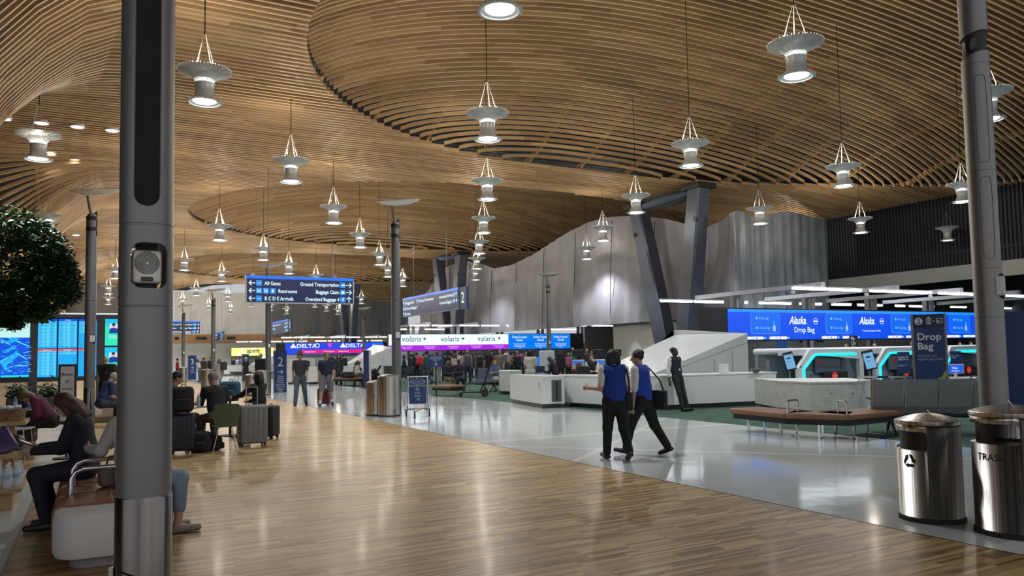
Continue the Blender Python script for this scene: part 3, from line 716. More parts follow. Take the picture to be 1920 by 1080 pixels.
# ================================================================ TOTEMS
def totem(label, px, d, h, wd, ang, parts, side=True):
    q = D(px, d); t = thing('sign_totem', label, 'sign', q, face(px, ang)); 
    MB().box((0, 0, h/2), (wd, .10, h)).build('panel', M['navy_sign'], t)
    MB().b2(-wd/2-.045, -wd/2-.002, -.06, .06, 0, h+.01).build('edge_strip', cm((.22, .22, .22), .4, .4), t)
    parts(t, wd, h); return t
wt = cm((.62, .66, .70), .5)
def p_drop(t, w, h):
    MB().b2(-w/2+.002, w/2-.002, -.054, -.05, h-.27, h-.01).build('header', cm((.004, .008, .035), .4), t)
    b = MB(); b.m = 0; disc(b, -w*.32, h-.14, .075, -.056); b.build('number_disc', wt, t, fix=False)
    b = text(MB(), '2', .14, -w*.32, h-.19, -.058, 'CENTER', .01); b.build('numeral', M['black'], t, fix=False)
    b = MB(); y = -.057
    for x0, x1, z0, z1 in ((-.04, .05, -.20, -.08), ):
        b.b2(x0, x1, y, y+.002, h+z0, h+z0+.012).b2(x0, x1, y, y+.002, h+z1-.012, h+z1).b2(x0, x0+.012, y, y+.002, h+z0, h+z1).b2(x1-.012, x1, y, y+.002, h+z0, h+z1)
        b.b2(x0+.03, x0+.042, y, y+.002, h+z0, h+z1).b2(x0+.055, x0+.067, y, y+.002, h+z0, h+z1).b2(x0+.03, x0+.06, y, y+.002, h+z1, h+z1+.03)
    b.b2(.075, .115, y, y+.002, h-.145, h-.137).b2(.091, .099, y, y+.002, h-.16, h-.12)
    b.b2(.14, .25, y, y+.002, h-.19, h-.178).b2(.14, .25, y, y+.002, h-.10, h-.088).b2(.14, .152, y, y+.002, h-.19, h-.09).b2(.238, .25, y, y+.002, h-.19, h-.09).b2(.16, .19, y, y+.002, h-.165, h-.13).b2(.2, .23, y, y+.002, h-.15, h-.14)
    b.build('pictograms', wt, t, fix=False)
    b = text(MB(), 'Drop\nBag', .20, -w*.40, h-.52, -.053, 'LEFT', .018); b.build('lettering', cm((.75, .78, .8), .5), t, fix=False)
    b = text(MB(), 'Have ID and\ntagged bag ready.', .067, -w*.40, h-.86, -.053); b.build('small_lettering', cm((.40, .45, .6), .5), t, fix=False)
    MB().add([(w*.0, -.053, h-1.55), (w*.5, -.053, h-1.12), (w*.5, -.053, h-1.24), (w*.2, -.053, h-1.55)], [(0, 1, 2, 3)]).build('green_stripe', cm((.30, .42, .08), .5), t)
    MB().add([(w*.2, -.053, h-1.55), (w*.5, -.053, h-1.24), (w*.5, -.053, h-1.55)], [(0, 1, 2)]).build('teal_stripe', cm((.02, .22, .33), .5), t)
    MB().b2(w/2+.002, w/2+.04, -.06, .06, 0, h+.01).build('edge_strip', cm((.22, .22, .22), .4, .4), t)
totem('navy and blue sign tower reading Drop Bag, with a circled 2 on top', 1740, 15.6, 2.24, .55, 0, p_drop)
def p_num(n, big=.62, rows=('Alaska', 'Security', 'Check-in', 'Terminal', 'Departures', 'Restrooms', 'Baggage', 'Gates')):
    def f(t, w, h):
        text(MB(), n, big, 0, h-.72, -.053, 'CENTER', .0, .9).build('numeral', wt, t, fix=False)
        b = MB(); arrow(b, 0, h-.98, .22, 0, -.053, .13); b.build('arrow', wt, t, fix=False)
        b = MB()
        for i, r_ in enumerate(rows): text(b, r_, .085, 0, h-1.2-i*.1, -.053, 'CENTER', .01)
        b.build('small_lettering', wt, t, fix=False)
        MB().b2(-w/2+.002, w/2-.002, -.0525, -.051, h-.86, h-.83).build('rule', cm((.02, .05, .2), .5), t)
    return f
totem('navy totem with a large 2 and an arrow, left of the man in a hat', 525, 36.0, 1.93, .56, 0, p_num('2'))
totem('navy totem with a large 3, far away beside a post', 360, 62, 1.93, .60, 0, p_num('3', rows=('Southwest', 'Spirit', 'Terminal')))
totem('navy totem standing behind the person with a yellow cap', 460, 58, 1.93, .46, 0, p_num('3', rows=('Delta', 'Spirit')))
def p_one(t, w, h):
    text(MB(), '1', .95, .0, h-.95, -.053, 'CENTER', .004, .9).build('numeral', wt, t, fix=False)
    b = MB(); arrow(b, 0, h-1.3, .22, 0, -.053, .13); b.build('arrow', wt, t, fix=False)
    MB().b2(-w/2+.002, w/2-.002, -.0525, -.051, h-1.12, h-1.09).build('rule', cm((.02, .05, .2), .5), t)
totem('navy totem with a large 1 at the right picture edge', 1935, 8.35, 1.96, .60, 0, p_one)
# ================================================================ HANGING SIGNS
TW = emit('sign_text_glow', (.70, .92, 1.0), 1.1); SB = emit('sign_blue_glow', (.0, .18, 1.0), .95); IC = emit('sign_icon_glow', (.01, .30, .95), .85)
def hsign(label, x, y, z0, w_, h_, rz, draw, num=None):
    t = thing('hanging_sign', label, 'sign', (x, y, z0), rz)
    MB().b2(0, w_, 0, .22, 0, h_).build('cabinet', cm((.50, .50, .52), .5, .3), t)
    MB().b2(.04, w_-.04, -.01, .0, .04, h_-.1).build('face', emit('sign_face_navy', (.003, .012, .07), 1), t)
    MB().b2(-.005, w_+.005, -.012, .225, h_-.12, h_+.01).build('top_band', SB, t)
    draw(t, w_, h_)
    if num:
        MB().b2(w_, w_+.95, .05, .17, -.02, h_).build('number_panel', cm((.01, .06, .22), .4), t)
        text(MB(), num, .85, w_+.5, h_*.28, .045, 'CENTER', .004, .9).build('numeral', TW, t, fix=False)
    for xx in (w_*.2, w_*.8):
        MB().cyl((xx, .1, h_), (xx, .1, 10.2-z0), .018, n=6).build('suspension_rod', M['lamp_post'], t)
    return t
def icon(b, g, x, z, s, kind):
    rrect(b, x-s/2, x+s/2, z-s/2, z+s/2, s*.08, -.016); b2 = g
    if kind == 'plane': b2.add([(x-s*.36, -.02, z+.03*s), (x-s*.1, -.02, z+.0*s), (x+s*.34, -.02, z+.08*s), (x+s*.36, -.02, z+.0), (x-s*.1, -.02, z-.1*s)], [(0, 1, 2, 3, 4)]); b2.add([(x-.02*s, -.02, z), (x+.12*s, -.02, z), (x-.08*s, -.02, z-.22*s)], [(0, 1, 2)])
    elif kind == 'pers': 
        for dx in (-.18, .18): disc(b2, x+dx*s, z+.24*s, .09*s, -.02, 10); b2.b2(x+(dx-.09)*s, x+(dx+.09)*s, -.021, -.02, z-.3*s, z+.12*s)
    elif kind == 'arrow': b2.b2(x-.14*s, x+.14*s, -.021, -.02, z-.05*s, z+.3*s); b2.add([(x-.25*s, -.02, z-.03*s), (x+.25*s, -.02, z-.03*s), (x, -.02, z-.32*s)], [(0, 1, 2)])
    elif kind == 'bag': rrect(b2, x-.3*s, x+.3*s, z-.25*s, z+.15*s, .06*s, -.02); b2.b2(x-.12*s, x+.12*s, -.021, -.02, z+.12*s, z+.27*s)
    elif kind == 'car': b2.b2(x-.36*s, x+.36*s, -.021, -.02, z-.15*s, z+.0); b2.b2(x-.1*s, x+.36*s, -.021, -.02, z, z+.14*s)
    elif kind == 'cross': b2.box((x, -.02, z), (.6*s, .002, .09*s), ry=.8); b2.box((x, -.02, z), (.6*s, .002, .09*s), ry=-.8); disc(b2, x+.15*s, z+.28*s, .08*s, -.02, 10)
def d_gates(t, w_, h_):
    a, b, c = MB(), MB(), MB()
    rowz = [h_-.12-.20, h_-.12-.20-.34, h_-.12-.2-.68]; s = .25
    L = [('All Gates', ['plane']), ('Restrooms', ['pers', 'pers', 'arrow']), ('B C D E Arrivals', ['plane'])]
    Rr = [('Ground Transportation', 'car', 0), ('Baggage Claim', 'bag', 0), ('Oversized Baggage 4', 'cross', PI/2)]
    for z, (tx, ic) in zip(rowz, L):
        arrow(a, .25, z, .26, PI, -.016, .14); x = .55
        for k in ic: icon(b, c, x, z, s, k); x += .30
        text(a, tx, .235, x-.06, z-.08, -.016, 'LEFT', .018, .80)
    for z, (tx, k, an) in zip(rowz, Rr):
        arrow(a, w_-.24, z, .26, an, -.016, .14); icon(b, c, w_-.53, z, s, k)
        text(a, tx, .235, w_-.70, z-.08, -.016, 'RIGHT', .018, .80)
    a.build('lettering', TW, t, fix=False); b.build('icon_tile', IC, t, fix=False); c.build('icon_symbol', TW, t, fix=False)
us = P(560, 569, 4.05).y
x0, x1 = XU(460, us), XU(663, us); hs = ZD(460, 516, dist(x0, us))-4.05
hsign('lit navy hanging sign reading All Gates, Restrooms and Baggage Claim', x0, us, 4.05, x1-x0, hs, 0, d_gates)
us2 = 75/.95; xx0 = XU(281, us2); hsign('far-off copy of the Ground Transportation sign, cut by the big left post', xx0, us2, 4.05, XU(375, us2)-xx0, 1.2, 0, d_gates)
def d_side(left, right):
    def f(t, w_, h_):
        a, b, c = MB(), MB(), MB()
        for i, row in enumerate(left):
            z = h_-.34-i*.34; x = .2
            for (an, tx) in row:
                arrow(a, x, z, .26, an, -.016, .16); icon(b, c, x+.34, z, .25, 'bag' if i else 'car'); text(a, tx, .24, x+.52, z-.08, -.016, 'LEFT', .014, .9); x += .75+len(tx)*.12
        for i, (an, tx) in enumerate(right):
            z = h_-.34-i*.34; arrow(a, w_-.2, z, .26, an, -.016, .16); icon(b, c, w_-.5, z, .25, 'cross'); text(a, tx, .24, w_-.68, z-.08, -.016, 'RIGHT', .014, .9)
        a.build('lettering', TW, t, fix=False); b.build('icon_tile', IC, t, fix=False); c.build('icon_symbol', TW, t, fix=False)
    return f
XS = P(859, 580, 4.05); yS = YV(755, XS.x)
hsign('lit navy hanging sign with a big 2 panel, right of the middle post', XS.x, yS, 4.05, yS-XS.y, 1.18, -PI/2, d_side([[(PI/2, 'Baggage Claim'), (PI/2, 'Ground Transportation')], [(PI, 'Oversized Baggage 4')], [(PI/2, 'Parking')]], [(PI/2, 'International Arrivals'), (0, 'Oversized Baggage 1')]), '2')
XS = P(540, 622, 4.05); yS = YV(510, XS.x)
hsign('lit navy hanging sign with a 3 panel, above the totem numbered 2', XS.x, yS, 4.05, yS-XS.y, 1.18, -PI/2, d_side([[(PI/2, 'Baggage'), (PI/2, 'Ground Transport')], [(PI, 'Parking')]], [(PI/2, 'Arrivals'), (0, 'Baggage 1'), (0, 'Gates')]), '3')
XS = P(421, 637, 4.05); yS = YV(403, XS.x)
hsign('small far hanging sign with a 4 panel in front of the wood band', XS.x, yS, 4.05, min(6, yS-XS.y), 1.15, -PI/2, d_side([[(PI/2, 'Baggage Claim')], [(PI, 'Parking')]], [(PI/2, 'Arrivals'), (0, 'Gates'), (0, 'Rest')]), '4')
# ================================================================ LED BANDS over the counters
ZB_, ZT_ = 1.98, 3.24
def band_thing(label, u, x0, x1, dark=0, zb=ZB_, zt_=ZT_):
    t = thing('display_band', label, 'display', (x0, u, zb))
    MB().b2(-dark, x1-x0, .03, .45, -.05, zt_-zb+.05).build('housing', M['black'], t); return t
UA = 23.0; xA = XU(1365, UA)
t = band_thing('long blue display band with white Alaska lettering over the bag drop desks', UA, xA, 44, XU(1365, UA)-XU(1324, UA))
h_ = ZT_-ZB_; W_ = 44-xA
MB().b2(0, W_, 0, .03, 0, h_).build('screen', M['blue_led'], t)
MB().b2(0, W_, -.004, 0, h_-.12, h_).build('top_glow', emit('led_blue_light', (.02, .30, 1), 1), t)
lt = emit('led_text_white', (.85, .93, 1), 1.05); lb_ = emit('led_text_pale', (.28, .60, 1), .9); card = emit('led_card', (.005, .16, .95), .95); line = emit('led_line', (.15, .42, 1), .9)
XA = lambda px: XU(px, UA)-xA
cards, lines, glyph, white, tabs, tabtx = MB(), MB(), MB(), MB(), MB(), MB()
for (a, b_) in ((1407, 1461), (1548, 1596), (1670, 1712), (1780, 1817), (1871, 1903)):
    x0, x1 = XA(a), XA(b_); ww = x1-x0
    rrect(lines, x0-.015, x1+.015, .24, h_-.12, .12, -.006); rrect(cards, x0, x1, .255, h_-.12, .11, -.009)
    for z, s_ in ((.90, 'Print tag'), (.50, 'Drop bag')):
        disc(glyph, x0+.2*ww, z, .058, -.012, 12); text(glyph, s_, .16, x0+.28*ww, z-.055, -.012)
    gx = x0+.80*ww; glyph.b2(gx-.02, gx+.02, -.013, -.012, .58, .76); 
    for (u0, u1, v0, v1) in ((-.07, .07, .36, .38), (-.07, .07, .56, .58), (-.07, -.05, .36, .58), (.05, .07, .36, .58), (-.025, -.005, .42, .52), (.01, .03, .42, .52)): white.b2(gx+u0, gx+u1, -.013, -.012, v0, v1)
def alaska(xc, z, s):
    text(white, 'Alaska', s, xc, z, -.012, 'CENTER', .022, .82, .35)
    white.b2(xc+s*1.22, xc+s*1.27, -.013, -.012, z, z+.03)
def worldring(xc, z, r):
    for k in range(24):
        a0, a1 = 2*PI*k/24, 2*PI*(k+1)/24
        white.add([(xc+math.cos(a)*q_, -.012, z+math.sin(a)*q_) for a, q_ in ((a0, r), (a1, r), (a1, r*.86), (a0, r*.86))], [(0, 1, 2, 3)])
    white.b2(xc-r*.8, xc+r*.8, -.013, -.012, z-.03, z+.03)
alaska(XA(1494.5), .66, .47); worldring(XA(1528.5), .78, .14); text(white, 'Drop Bag', .33, XA(1507), .30, -.012, 'CENTER', .006, .98)
alaska(XA(1624), .66, .47); worldring(XA(1652.5), .80, .14); text(white, '\u2190 Security Checkpoint 10-25m', .105, XA(1632), .33, -.012, 'CENTER', .01)
worldring(XA(1764), .80, .14); alaska(XA(1741), .66, .47); 
for (a, b_) in ((1396, 1430), (1441, 1474), (1539, 1568), (1578, 1606), (1663, 1689), (1697, 1722), (1773, 1797), (1804, 1826), (1868, 1890)):
    rrect(tabs, XA(a), XA(b_), .015, .13, .04, -.008); text(tabtx, 'Open', .085, (XA(a)+XA(b_))/2-.1, .04, -.012, 'CENTER'); disc(tabtx, (XA(a)+XA(b_))/2+.12, .07, .035, -.012, 10)
    white.b2(XA(b_)+.04, XA(b_)+.12, -.012, -.011, .05, .10)
split_build(cards, 'info_card', card, t, fix=False); split_build(lines, 'card_outline', line, t, fix=False); split_build(tabs, 'lane_tab', lt, t, fix=False)
for b_, nm, mt in ((glyph, 'card_lettering', lb_), (white, 'white_lettering', lt), (tabtx, 'tab_lettering', cm((.02, .03, .08), .5))): b_.build(nm, mt, t, fix=False)
# volaris / closed counters
UV_ = 57.0; xV = XU(728, UV_); XVv = lambda px: XU(px, UV_)-xV
t = band_thing('display band with volaris lettering over white and a magenta strip', UV_, xV, XU(952, UV_))
hV = ZD(850, 627, dist(XU(850, UV_), UV_))-ZB_; wv = XVv(952); zs = .42*hV*.8
MB().b2(0, wv, 0, .03, zs, hV).build('white_screen', emit('led_white', (.80, .97, 1), 1.15), t)
MB().b2(0, wv, 0, .03, 0, zs).build('magenta_screen', emit('led_magenta', (.42, .02, .78), 1.0), t)
tx, lo_, star = MB(), MB(), MB()
for px in (771, 843, 911):
    text(tx, 'volaris', .62, XVv(px), zs+.28, -.01, 'CENTER', .006, 1.0)
for px in (795, 867, 935):
    x = XVv(px); z = zs+.50
    for k in range(4): a = k*PI/2; star.add([(x+math.cos(a+.5)*.06, -.01, z+math.sin(a+.5)*.06), (x+math.cos(a)*.24, -.01, z+math.sin(a)*.24), (x+math.cos(a-.5)*.06, -.01, z+math.sin(a-.5)*.06)], [(0, 1, 2)])
    rect(star, x-.07, x+.07, z-.07, z+.07, -.009)
for px in (762, 805, 849, 892, 934):
    text(lo_, 'Filas para pasajeros\nReserva aqui', .13, XVv(px), zs-.17, -.01, 'CENTER', .01)
tx.build('airline_lettering', cm((.01, .10, .14), .5), t, fix=False); star.build('star_logo', cm((.01, .15, .25), .5), t, fix=False); lo_.build('small_lettering', emit('led_pink', (1, .55, 1), 1), t, fix=False)
xC = XU(952.5, UV_); t = band_thing('blue display panels reading Ticket Counter Closed', UV_, xC, XU(1092, UV_))
wc = XU(1068, UV_)-xC
MB().b2(0, wc, 0, .03, 0, hV).build('screen', emit('led_azure', (.0, .20, .92), 1.0), t)
b = MB()
for px in (973, 1012, 1050):
    x = XU(px, UV_)-xC; text(b, 'Ticket Counter\nClosed', .26, x, hV-.34, -.01, 'CENTER', .012, .9)
    text(b, 'For assistance please see\nagent at open counter\nTicketing 4:00 - 20:00\nor call', .12, x, hV-.85, -.01, 'CENTER', .004)
b.build('lettering', lt, t, fix=False)
# delta
UD = 90.0; xD = XU(534, UD); XD = lambda px: XU(px, UD)-xD
t = band_thing('far display band with DELTA lettering on blue and a red strip', UD, xD, XU(726, UD), 1.0)
dd = dist(XU(630, UD), UD); hD = ZD(630, 643, dd)-ZB_; wD = XD(717)
MB().b2(0, wD, 0, .03, 0, hD).build('screen', emit('led_violet_blue', (.015, .07, .85), 1), t)
MB().b2(XD(560), XD(697), -.01, 0, .08, .48).build('red_strip', emit('led_red', (.95, .01, .22), 1), t)
MB().add([(XD(613), -.011, hD), (XD(622), -.011, hD), (XD(617.5), -.011, hD-.65)], [(0, 1, 2)]).build('pink_drop', emit('led_pink2', (.9, .04, .6), 1), t)
b = MB()
for px in (565, 656): text(b, 'DELTA', .62, XD(px)+.55, .74, -.012, 'CENTER', .025, 1.25)
for px in (549, 642): b.add([(XD(px)-.38, -.012, .72), (XD(px)+.38, -.012, .72), (XD(px), -.012, 1.28)], [(0, 1, 2)])
for k in range(16):
    a0, a1 = 2*PI*k/16, 2*PI*(k+1)/16; b.add([(XD(594)+math.cos(a)*q_, -.012, .98+math.sin(a)*q_) for a, q_ in ((a0, .28), (a1, .28), (a1, .19), (a0, .19))], [(0, 1, 2, 3)])
for px in (580, 616, 643): text(b, 'Check in here', .22, XD(px), .2, -.012, 'CENTER', .01)
b.build('lettering', lt, t, fix=False)
MB().b2(XD(697), wD, -.01, 0, .1, hD).build('side_screen', emit('led_azure2', (.0, .16, .9), 1), t)
text(MB(), 'Ticket Counter\nClosed', .3, XD(708), hD-.45, -.012, 'CENTER', .01, .8).build('side_lettering', lt, t, fix=False)
MB().b2(XD(560), XD(717), .45, .5, -1.4, -.1).build('back_panel', cm((.4, .4, .42), .6), t)
# spirit
US = 112.; xS = XU(433, US); zs0 = ZD(470, 667, dist(XU(470, US), US)); zs1 = ZD(470, 652, dist(XU(470, US), US))
t = band_thing('yellow display band reading spirit on the far wall', US, xS, XU(513, US), 0, zs0, zs1)
MB().b2(0, XU(513, US)-xS, 0, .03, 0, zs1-zs0).build('screen', emit('led_yellow', (.93, .98, .30), 1.05), t)
b = MB()
for a_ in (.6, 2.1, 4.2): b.add([(a_, -.005, 0), (a_+.5, -.005, 0), (a_+1.3, -.005, zs1-zs0), (a_+.8, -.005, zs1-zs0)], [(0, 1, 2, 3)])
b.build('pale_stripe', emit('led_pale_yellow', (1, 1, .62), 1.1), t, fix=False)
text(MB(), 'spirit', .85, XU(474, US)-xS, .42, -.01, 'CENTER', .02).build('airline_lettering', cm((.06, .08, .02), .5), t, fix=False)
t = band_thing('small pink screen right of the yellow display band', US, XU(514, US), XU(527, US), 0, zs0+.2, zs1)
MB().b2(0, XU(527, US)-XU(514, US), 0, .03, 0, zs1-zs0-.2).build('screen', emit('led_pale_pink', (1, .6, .7), 1), t)
# ================================================================ CANOPY FRAMES AND TUBE LIGHTS
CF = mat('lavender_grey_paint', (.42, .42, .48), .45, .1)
def canopy(u, xs, yf, yb, z, label, grp):
    for i, x in enumerate(xs):
        t = thing('canopy_frame', label % ordr_(i), 'frame', (x, u, 0), 0, grp)
        for sx in (-.22, .22):
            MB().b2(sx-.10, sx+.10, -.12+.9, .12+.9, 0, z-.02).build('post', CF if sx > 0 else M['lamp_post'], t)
        MB().b2(-.12, .12, yf-u, yb-u, z-.02, z+.16).build('beam', CF, t)
        MB().rbox((-.05, yf-u+1.4, z-.12), (.14, .14, .14), .03).build('camera', M['white_solid'], t)
def ordr_(i): return ['first', 'second', 'third', 'fourth', 'fifth', 'sixth', 'seventh', 'eighth', 'ninth', 'tenth', 'eleventh', 'twelfth', 'thirteenth', 'fourteenth', 'fifteenth', 'sixteenth', 'seventeenth', 'eighteenth', 'nineteenth', 'twentieth', 'twenty-first', 'twenty-second'][i]
TL = {}
def tubes(u, segs, z, label, grp, power=0):
    """segs: list of (x0,x1)"""
    for i, (x0, x1) in enumerate(segs):
        L = round(x1-x0, 1)
        if L not in TL:
            t = thing('tube_light', '', 'light', (0, 0, 0))
            MB().rbox((0, 0, .0), (L, .16, .05), .02).build('housing', M['white_mold'], t)
            MB().rbox((0, 0, -.065), (L-.04, .12, .09), .03).build('diffuser', M['tube'], t)
            TL[L] = t; o = t
        else: o = copy_tree(TL[L])
        o.location = ((x0+x1)/2, u, z); o['label'] = label % ordr_(i); o['category'] = 'light'; o['group'] = grp
        if power:
            ld = bpy.data.lights.new('l', 'AREA'); ld.shape = 'RECTANGLE'; ld.size = L; ld.size_y = .12; ld.energy = power; ld.color = (.88, .95, 1)
            lo = bpy.data.objects.new('tube_lamp', ld); C.objects.link(lo); lo.location = ((x0+x1)/2, u, z-.14)
def segx(u, l): return [(XU(a, u), XU(b_, u)) for a, b_ in l]
canopy(23.6, [XU(1412, 23.6), XU(1547, 23.6), XU(1665, 23.6), XU(1773, 23.6), XU(1875, 23.6)], 20, 27, 3.95, '%s grey canopy frame from the left above the Alaska display', 'canopy frames above the Alaska display')
tubes(20, segx(20, [(1487, 1553), (1556, 1617), (1633, 1694), (1696, 1748), (1762, 1817), (1819, 1868), (1878, 1922)]), 3.9, '%s tube light from the left in the upper front row above the Alaska display', 'front tube lights above the Alaska display')
tubes(27, segx(27, [(1238, 1300), (1303, 1357), (1376, 1403), (1424, 1484), (1500, 1542), (1560, 1597), (1609, 1655), (1680, 1697), (1706, 1752), (1784, 1812), (1878, 1915)]), 3.9, '%s tube light from the left in the lower rear row above the Alaska display', 'rear tube lights above the Alaska display')
canopy(57.6, [XU(px, 57.6) for px in (777, 862, 945, 1022, 1097)], 54, 62, 3.95, '%s grey canopy frame from the left above the volaris display', 'canopy frames above the volaris display')
tubes(54, segx(54, [(767, 805), (809, 847), (861, 898), (901, 936), (949, 984), (986, 1020), (1032, 1065), (1067, 1099), (1109, 1141), (1142, 1172)]), 3.9, '%s tube light from the left in the upper row above the volaris display', 'upper tube lights above the volaris display')
tubes(62, segx(62, [(747, 784), (796, 827), (829, 860), (880, 912), (914, 944), (957, 988), (990, 1019), (1031, 1056), (1058, 1082)]), 3.9, '%s tube light from the left in the lower row above the volaris display', 'lower tube lights above the volaris display')
canopy(90.6, [XU(px, 90.6) for px in (564, 630, 692)], 87, 95, 3.95, '%s grey canopy frame from the left above the DELTA display', 'canopy frames above the DELTA display')
tubes(87, segx(87, [(526, 547), (549, 578), (580, 608), (618, 646), (648, 674), (683, 708), (710, 726)]), 3.9, '%s tube light from the left in the upper row above the DELTA display', 'upper tube lights above the DELTA display')
tubes(98, segx(98, [(442, 465), (467, 490), (507, 527), (530, 552), (554, 575), (590, 612), (614, 637), (668, 690), (694, 716)]), 3.7, '%s tube light from the left in the lower row above the DELTA display', 'lower tube lights above the DELTA display')
# ================================================================ WHITE COUNTERS AND RAMPS
def poly_counter(label, pts, h, inset=.18, kick=.13, mt=None, name='counter', cat='counter', extra=None):
    c = Vector((sum(p[0] for p in pts)/len(pts), sum(p[1] for p in pts)/len(pts), 0)); t = thing(name, label, cat, c)
    pl = [(p[0]-c.x, p[1]-c.y) for p in pts]
    ins = [(a*(1-inset/max(.5, math.hypot(a, b_))), b_*(1-inset/max(.5, math.hypot(a, b_)))) for a, b_ in pl]
    MB().prism(ins, 0, kick).build('plinth', cm((.07, .08, .08), .35, .4), t)
    MB().prism(pl, kick, h-.035).build('body', mt or M['white_solid'], t)
    MB().prism([(a*1.01, b_*1.01) for a, b_ in pl], h-.035, h).build('worktop', mt or M['white_solid'], t)
    return t, c
def GP(px, py, z=0): q = P(px, py, z); return (q.x, q.y)
ck = .13
f1, f2, f3, f4 = GP(1058, 754, ck), GP(1150, 760, ck), GP(1240, 760, ck), GP(1457, 750, ck)
t, c = poly_counter('long angled white counter the leaning attendant rests on', [f1, f2, f3, f4, (f4[0]+.3, f4[1]+.9), (f3[0]+.3, f3[1]+1.3), (f1[0]+.4, f1[1]+.9)], .93)
b = MB()
for px in (1075, 1083, 1089, 1093, 1104, 1150, 1243, 1266):
    q = P(px, 764, .05); b.rbox((q.x-c.x, q.y-c.y-.03, .08), (.05, .03, .09), .01)
g1, g2, g3, g4 = GP(975, 751, ck), GP(1018, 758, ck), GP(1059, 756, ck), GP(1061, 745, ck)
t, c = poly_counter('white angled counter with a fire extinguisher label and a dark recess', [g1, g2, g3, (g3[0]+.25, g3[1]+.9), (g1[0]+.3, g1[1]+1.2)], .93)
# items on its faces
def on_face(a, b_, px, z): # point on vertical face through ground points a,b seen in pixel column px
    A_, B_ = Vector((*a, 0)), Vector((*b_, 0)); best = None
    for i in range(201):
        f = i/200; p = A_.lerp(B_, f); d = dist(p.x, p.y); px_ = PPX+FPX*(p.x*_R0.x+p.y*_R0.y)/d
        if best is None or abs(px_-px) < best[0]: best = (abs(px_-px), p)
    p = best[1]; return Vector((p.x, p.y, z)), math.atan2(B_.y-A_.y, B_.x-A_.x)
p, an = on_face(g1, g2, 1009, .62)
b = MB().box((0, -.012, 0), (.17, .02, .40)); b.build('label_plate', cm((.70, .70, .70), .5), t, loc=p-Vector((c.x, c.y, 0)), rz=an)
MB().box((-.0, -.026, .02), (.03, .01, .22)).box((.03, -.026, .11), (.06, .01, .05)).build('red_extinguisher_sign', cm((.5, .03, .03), .5), t, loc=p-Vector((c.x, c.y, 0)), rz=an)
p, an = on_face(g2, g3, 1040, .50)
MB().box((0, -.012, 0), (.30, .03, .62)).build('recess_door', cm((.12, .12, .12), .35, .5), t, loc=p-Vector((c.x, c.y, 0)), rz=an)
MB().box((0, -.03, 0), (.06, .01, .55)).build('recess_slot', M['black'], t, loc=p-Vector((c.x, c.y, 0)), rz=an)
h1, h2, h3 = GP(937, 733, ck), GP(958, 734, ck), GP(979, 733, ck)
poly_counter('smaller white counter left of the one with the extinguisher label', [h1, h2, h3, (h3[0]+.5, h3[1]+1.2), (h1[0]+.6, h1[1]+1.2)], .93)
k1, k2, k3, k4 = GP(1457, 764, ck), GP(1520, 770, ck), GP(1600, 769, ck), GP(1642, 764, ck)
t, c = poly_counter('low beige-white counter behind the brown curved bench', [k1, k2, k3, k4, (k4[0]+.6, k4[1]+1.3), (k1[0]+.8, k1[1]+1.5)], .80, mt=cm((.62, .62, .57), .45))
for px in (1552, 1612):
    p, an = on_face(k2, k3, px, .52); MB().cyl((0, -.001, 0), (0, -.006, 0), .014, n=10).build('peephole', M['black'], t, loc=p-Vector((c.x, c.y, 0)), rz=an)
def ramp(label, pa, pb, pc, pd, dback, ztop, zlow, p4=None):
    """wedge: low edge left, rising to the right; pa low-left px, pb right px of front face, at distance pc; pd top-left px"""
    u = pc; x0, x1 = XU(pa, u), XU(pb, u); t = thing('baggage_ramp', label, 'ramp', (x0, u, 0)); L = x1-x0; dp = dback; xt = XU(pd, u+dp)-x0
    b = MB(); x4 = XU(p4, u+dp)-x0 if p4 else xt-L*.62
    vs = [(0, 0, zlow), (L, 0, ztop), (L, 0, 0), (0, 0, 0), (x4, dp, zlow), (xt, dp, ztop+.25), (L+.5, dp, ztop+.25), (L+.5, dp, 0), (x4, dp, 0)]
    b.add(vs, [(3, 2, 1, 0), (0, 1, 6, 5), (0, 5, 4), (1, 2, 7, 6), (3, 0, 4, 8), (4, 5, 6, 7, 8)])
    b.build('body', mat('gloss_white_panel', (.62, .65, .64), .22, var=.03), t)
    b = MB(); e = .012
    b.add([(.35*L*.3, -e, zlow+(ztop-zlow)*.0), (L, -e, ztop-.28), (L, -e, ztop-.30), (.35*L*.3+.05, -e, zlow)], [(0, 1, 2, 3)])
    for f in (.62, .82): b.b2(L*f, L*f+.012, -e, -e+.004, .02, zlow+(ztop-zlow)*f-.35)
    b.build('panel_joint', cm((.28, .29, .31), .5), t)
    return t
ramp('large glossy white wedge-shaped ramp behind the leaning attendant', 1222, 1400, 18.3, 1283, 4.2, ZD(1400, 625, dist(XU(1400, 18.3), 18.3)), .92, 1118)
ramp('white wedge-shaped ramp under the far blue DELTA display', 640, 733, 52, 700, 5, ZD(725, 651, dist(XU(725, 52), 52)), .95)
ramp('small white wedge ramp far off behind the big man in black', 470, 513, 92, 500, 4, 1.9, .9)
# far white counter runs
for (a, b_, u, lb) in ((575, 607, 46, 'white check-in counter behind the man in a navy shirt'), (637, 706, 50.5, 'white counter with two seated women in front'), (405, 458, 78, 'long white counter far off below the yellow display'), (465, 515, 84, 'white counter far off right of the long one')):
    x0, x1 = XU(a, u), XU(b_, u); poly_counter(lb, [(x0, u), (x1, u), (x1+.2, u+1), (x0+.2, u+1)], .98)
t = thing('check_in_desk', 'tall white check-in desk left of the man in a hat', 'desk', (XU(541, 48), 48, 0))
MB().b2(0, 1.6, 0, .8, .1, 1.55).build('body', M['white_solid'], t); MB().b2(.1, 1.5, .1, .7, 0, .1).build('plinth', M['black'], t)
MB().rbox((1.0, -.05, 1.2), (.5, .06, .35), .02).build('monitor', M['black'], t)
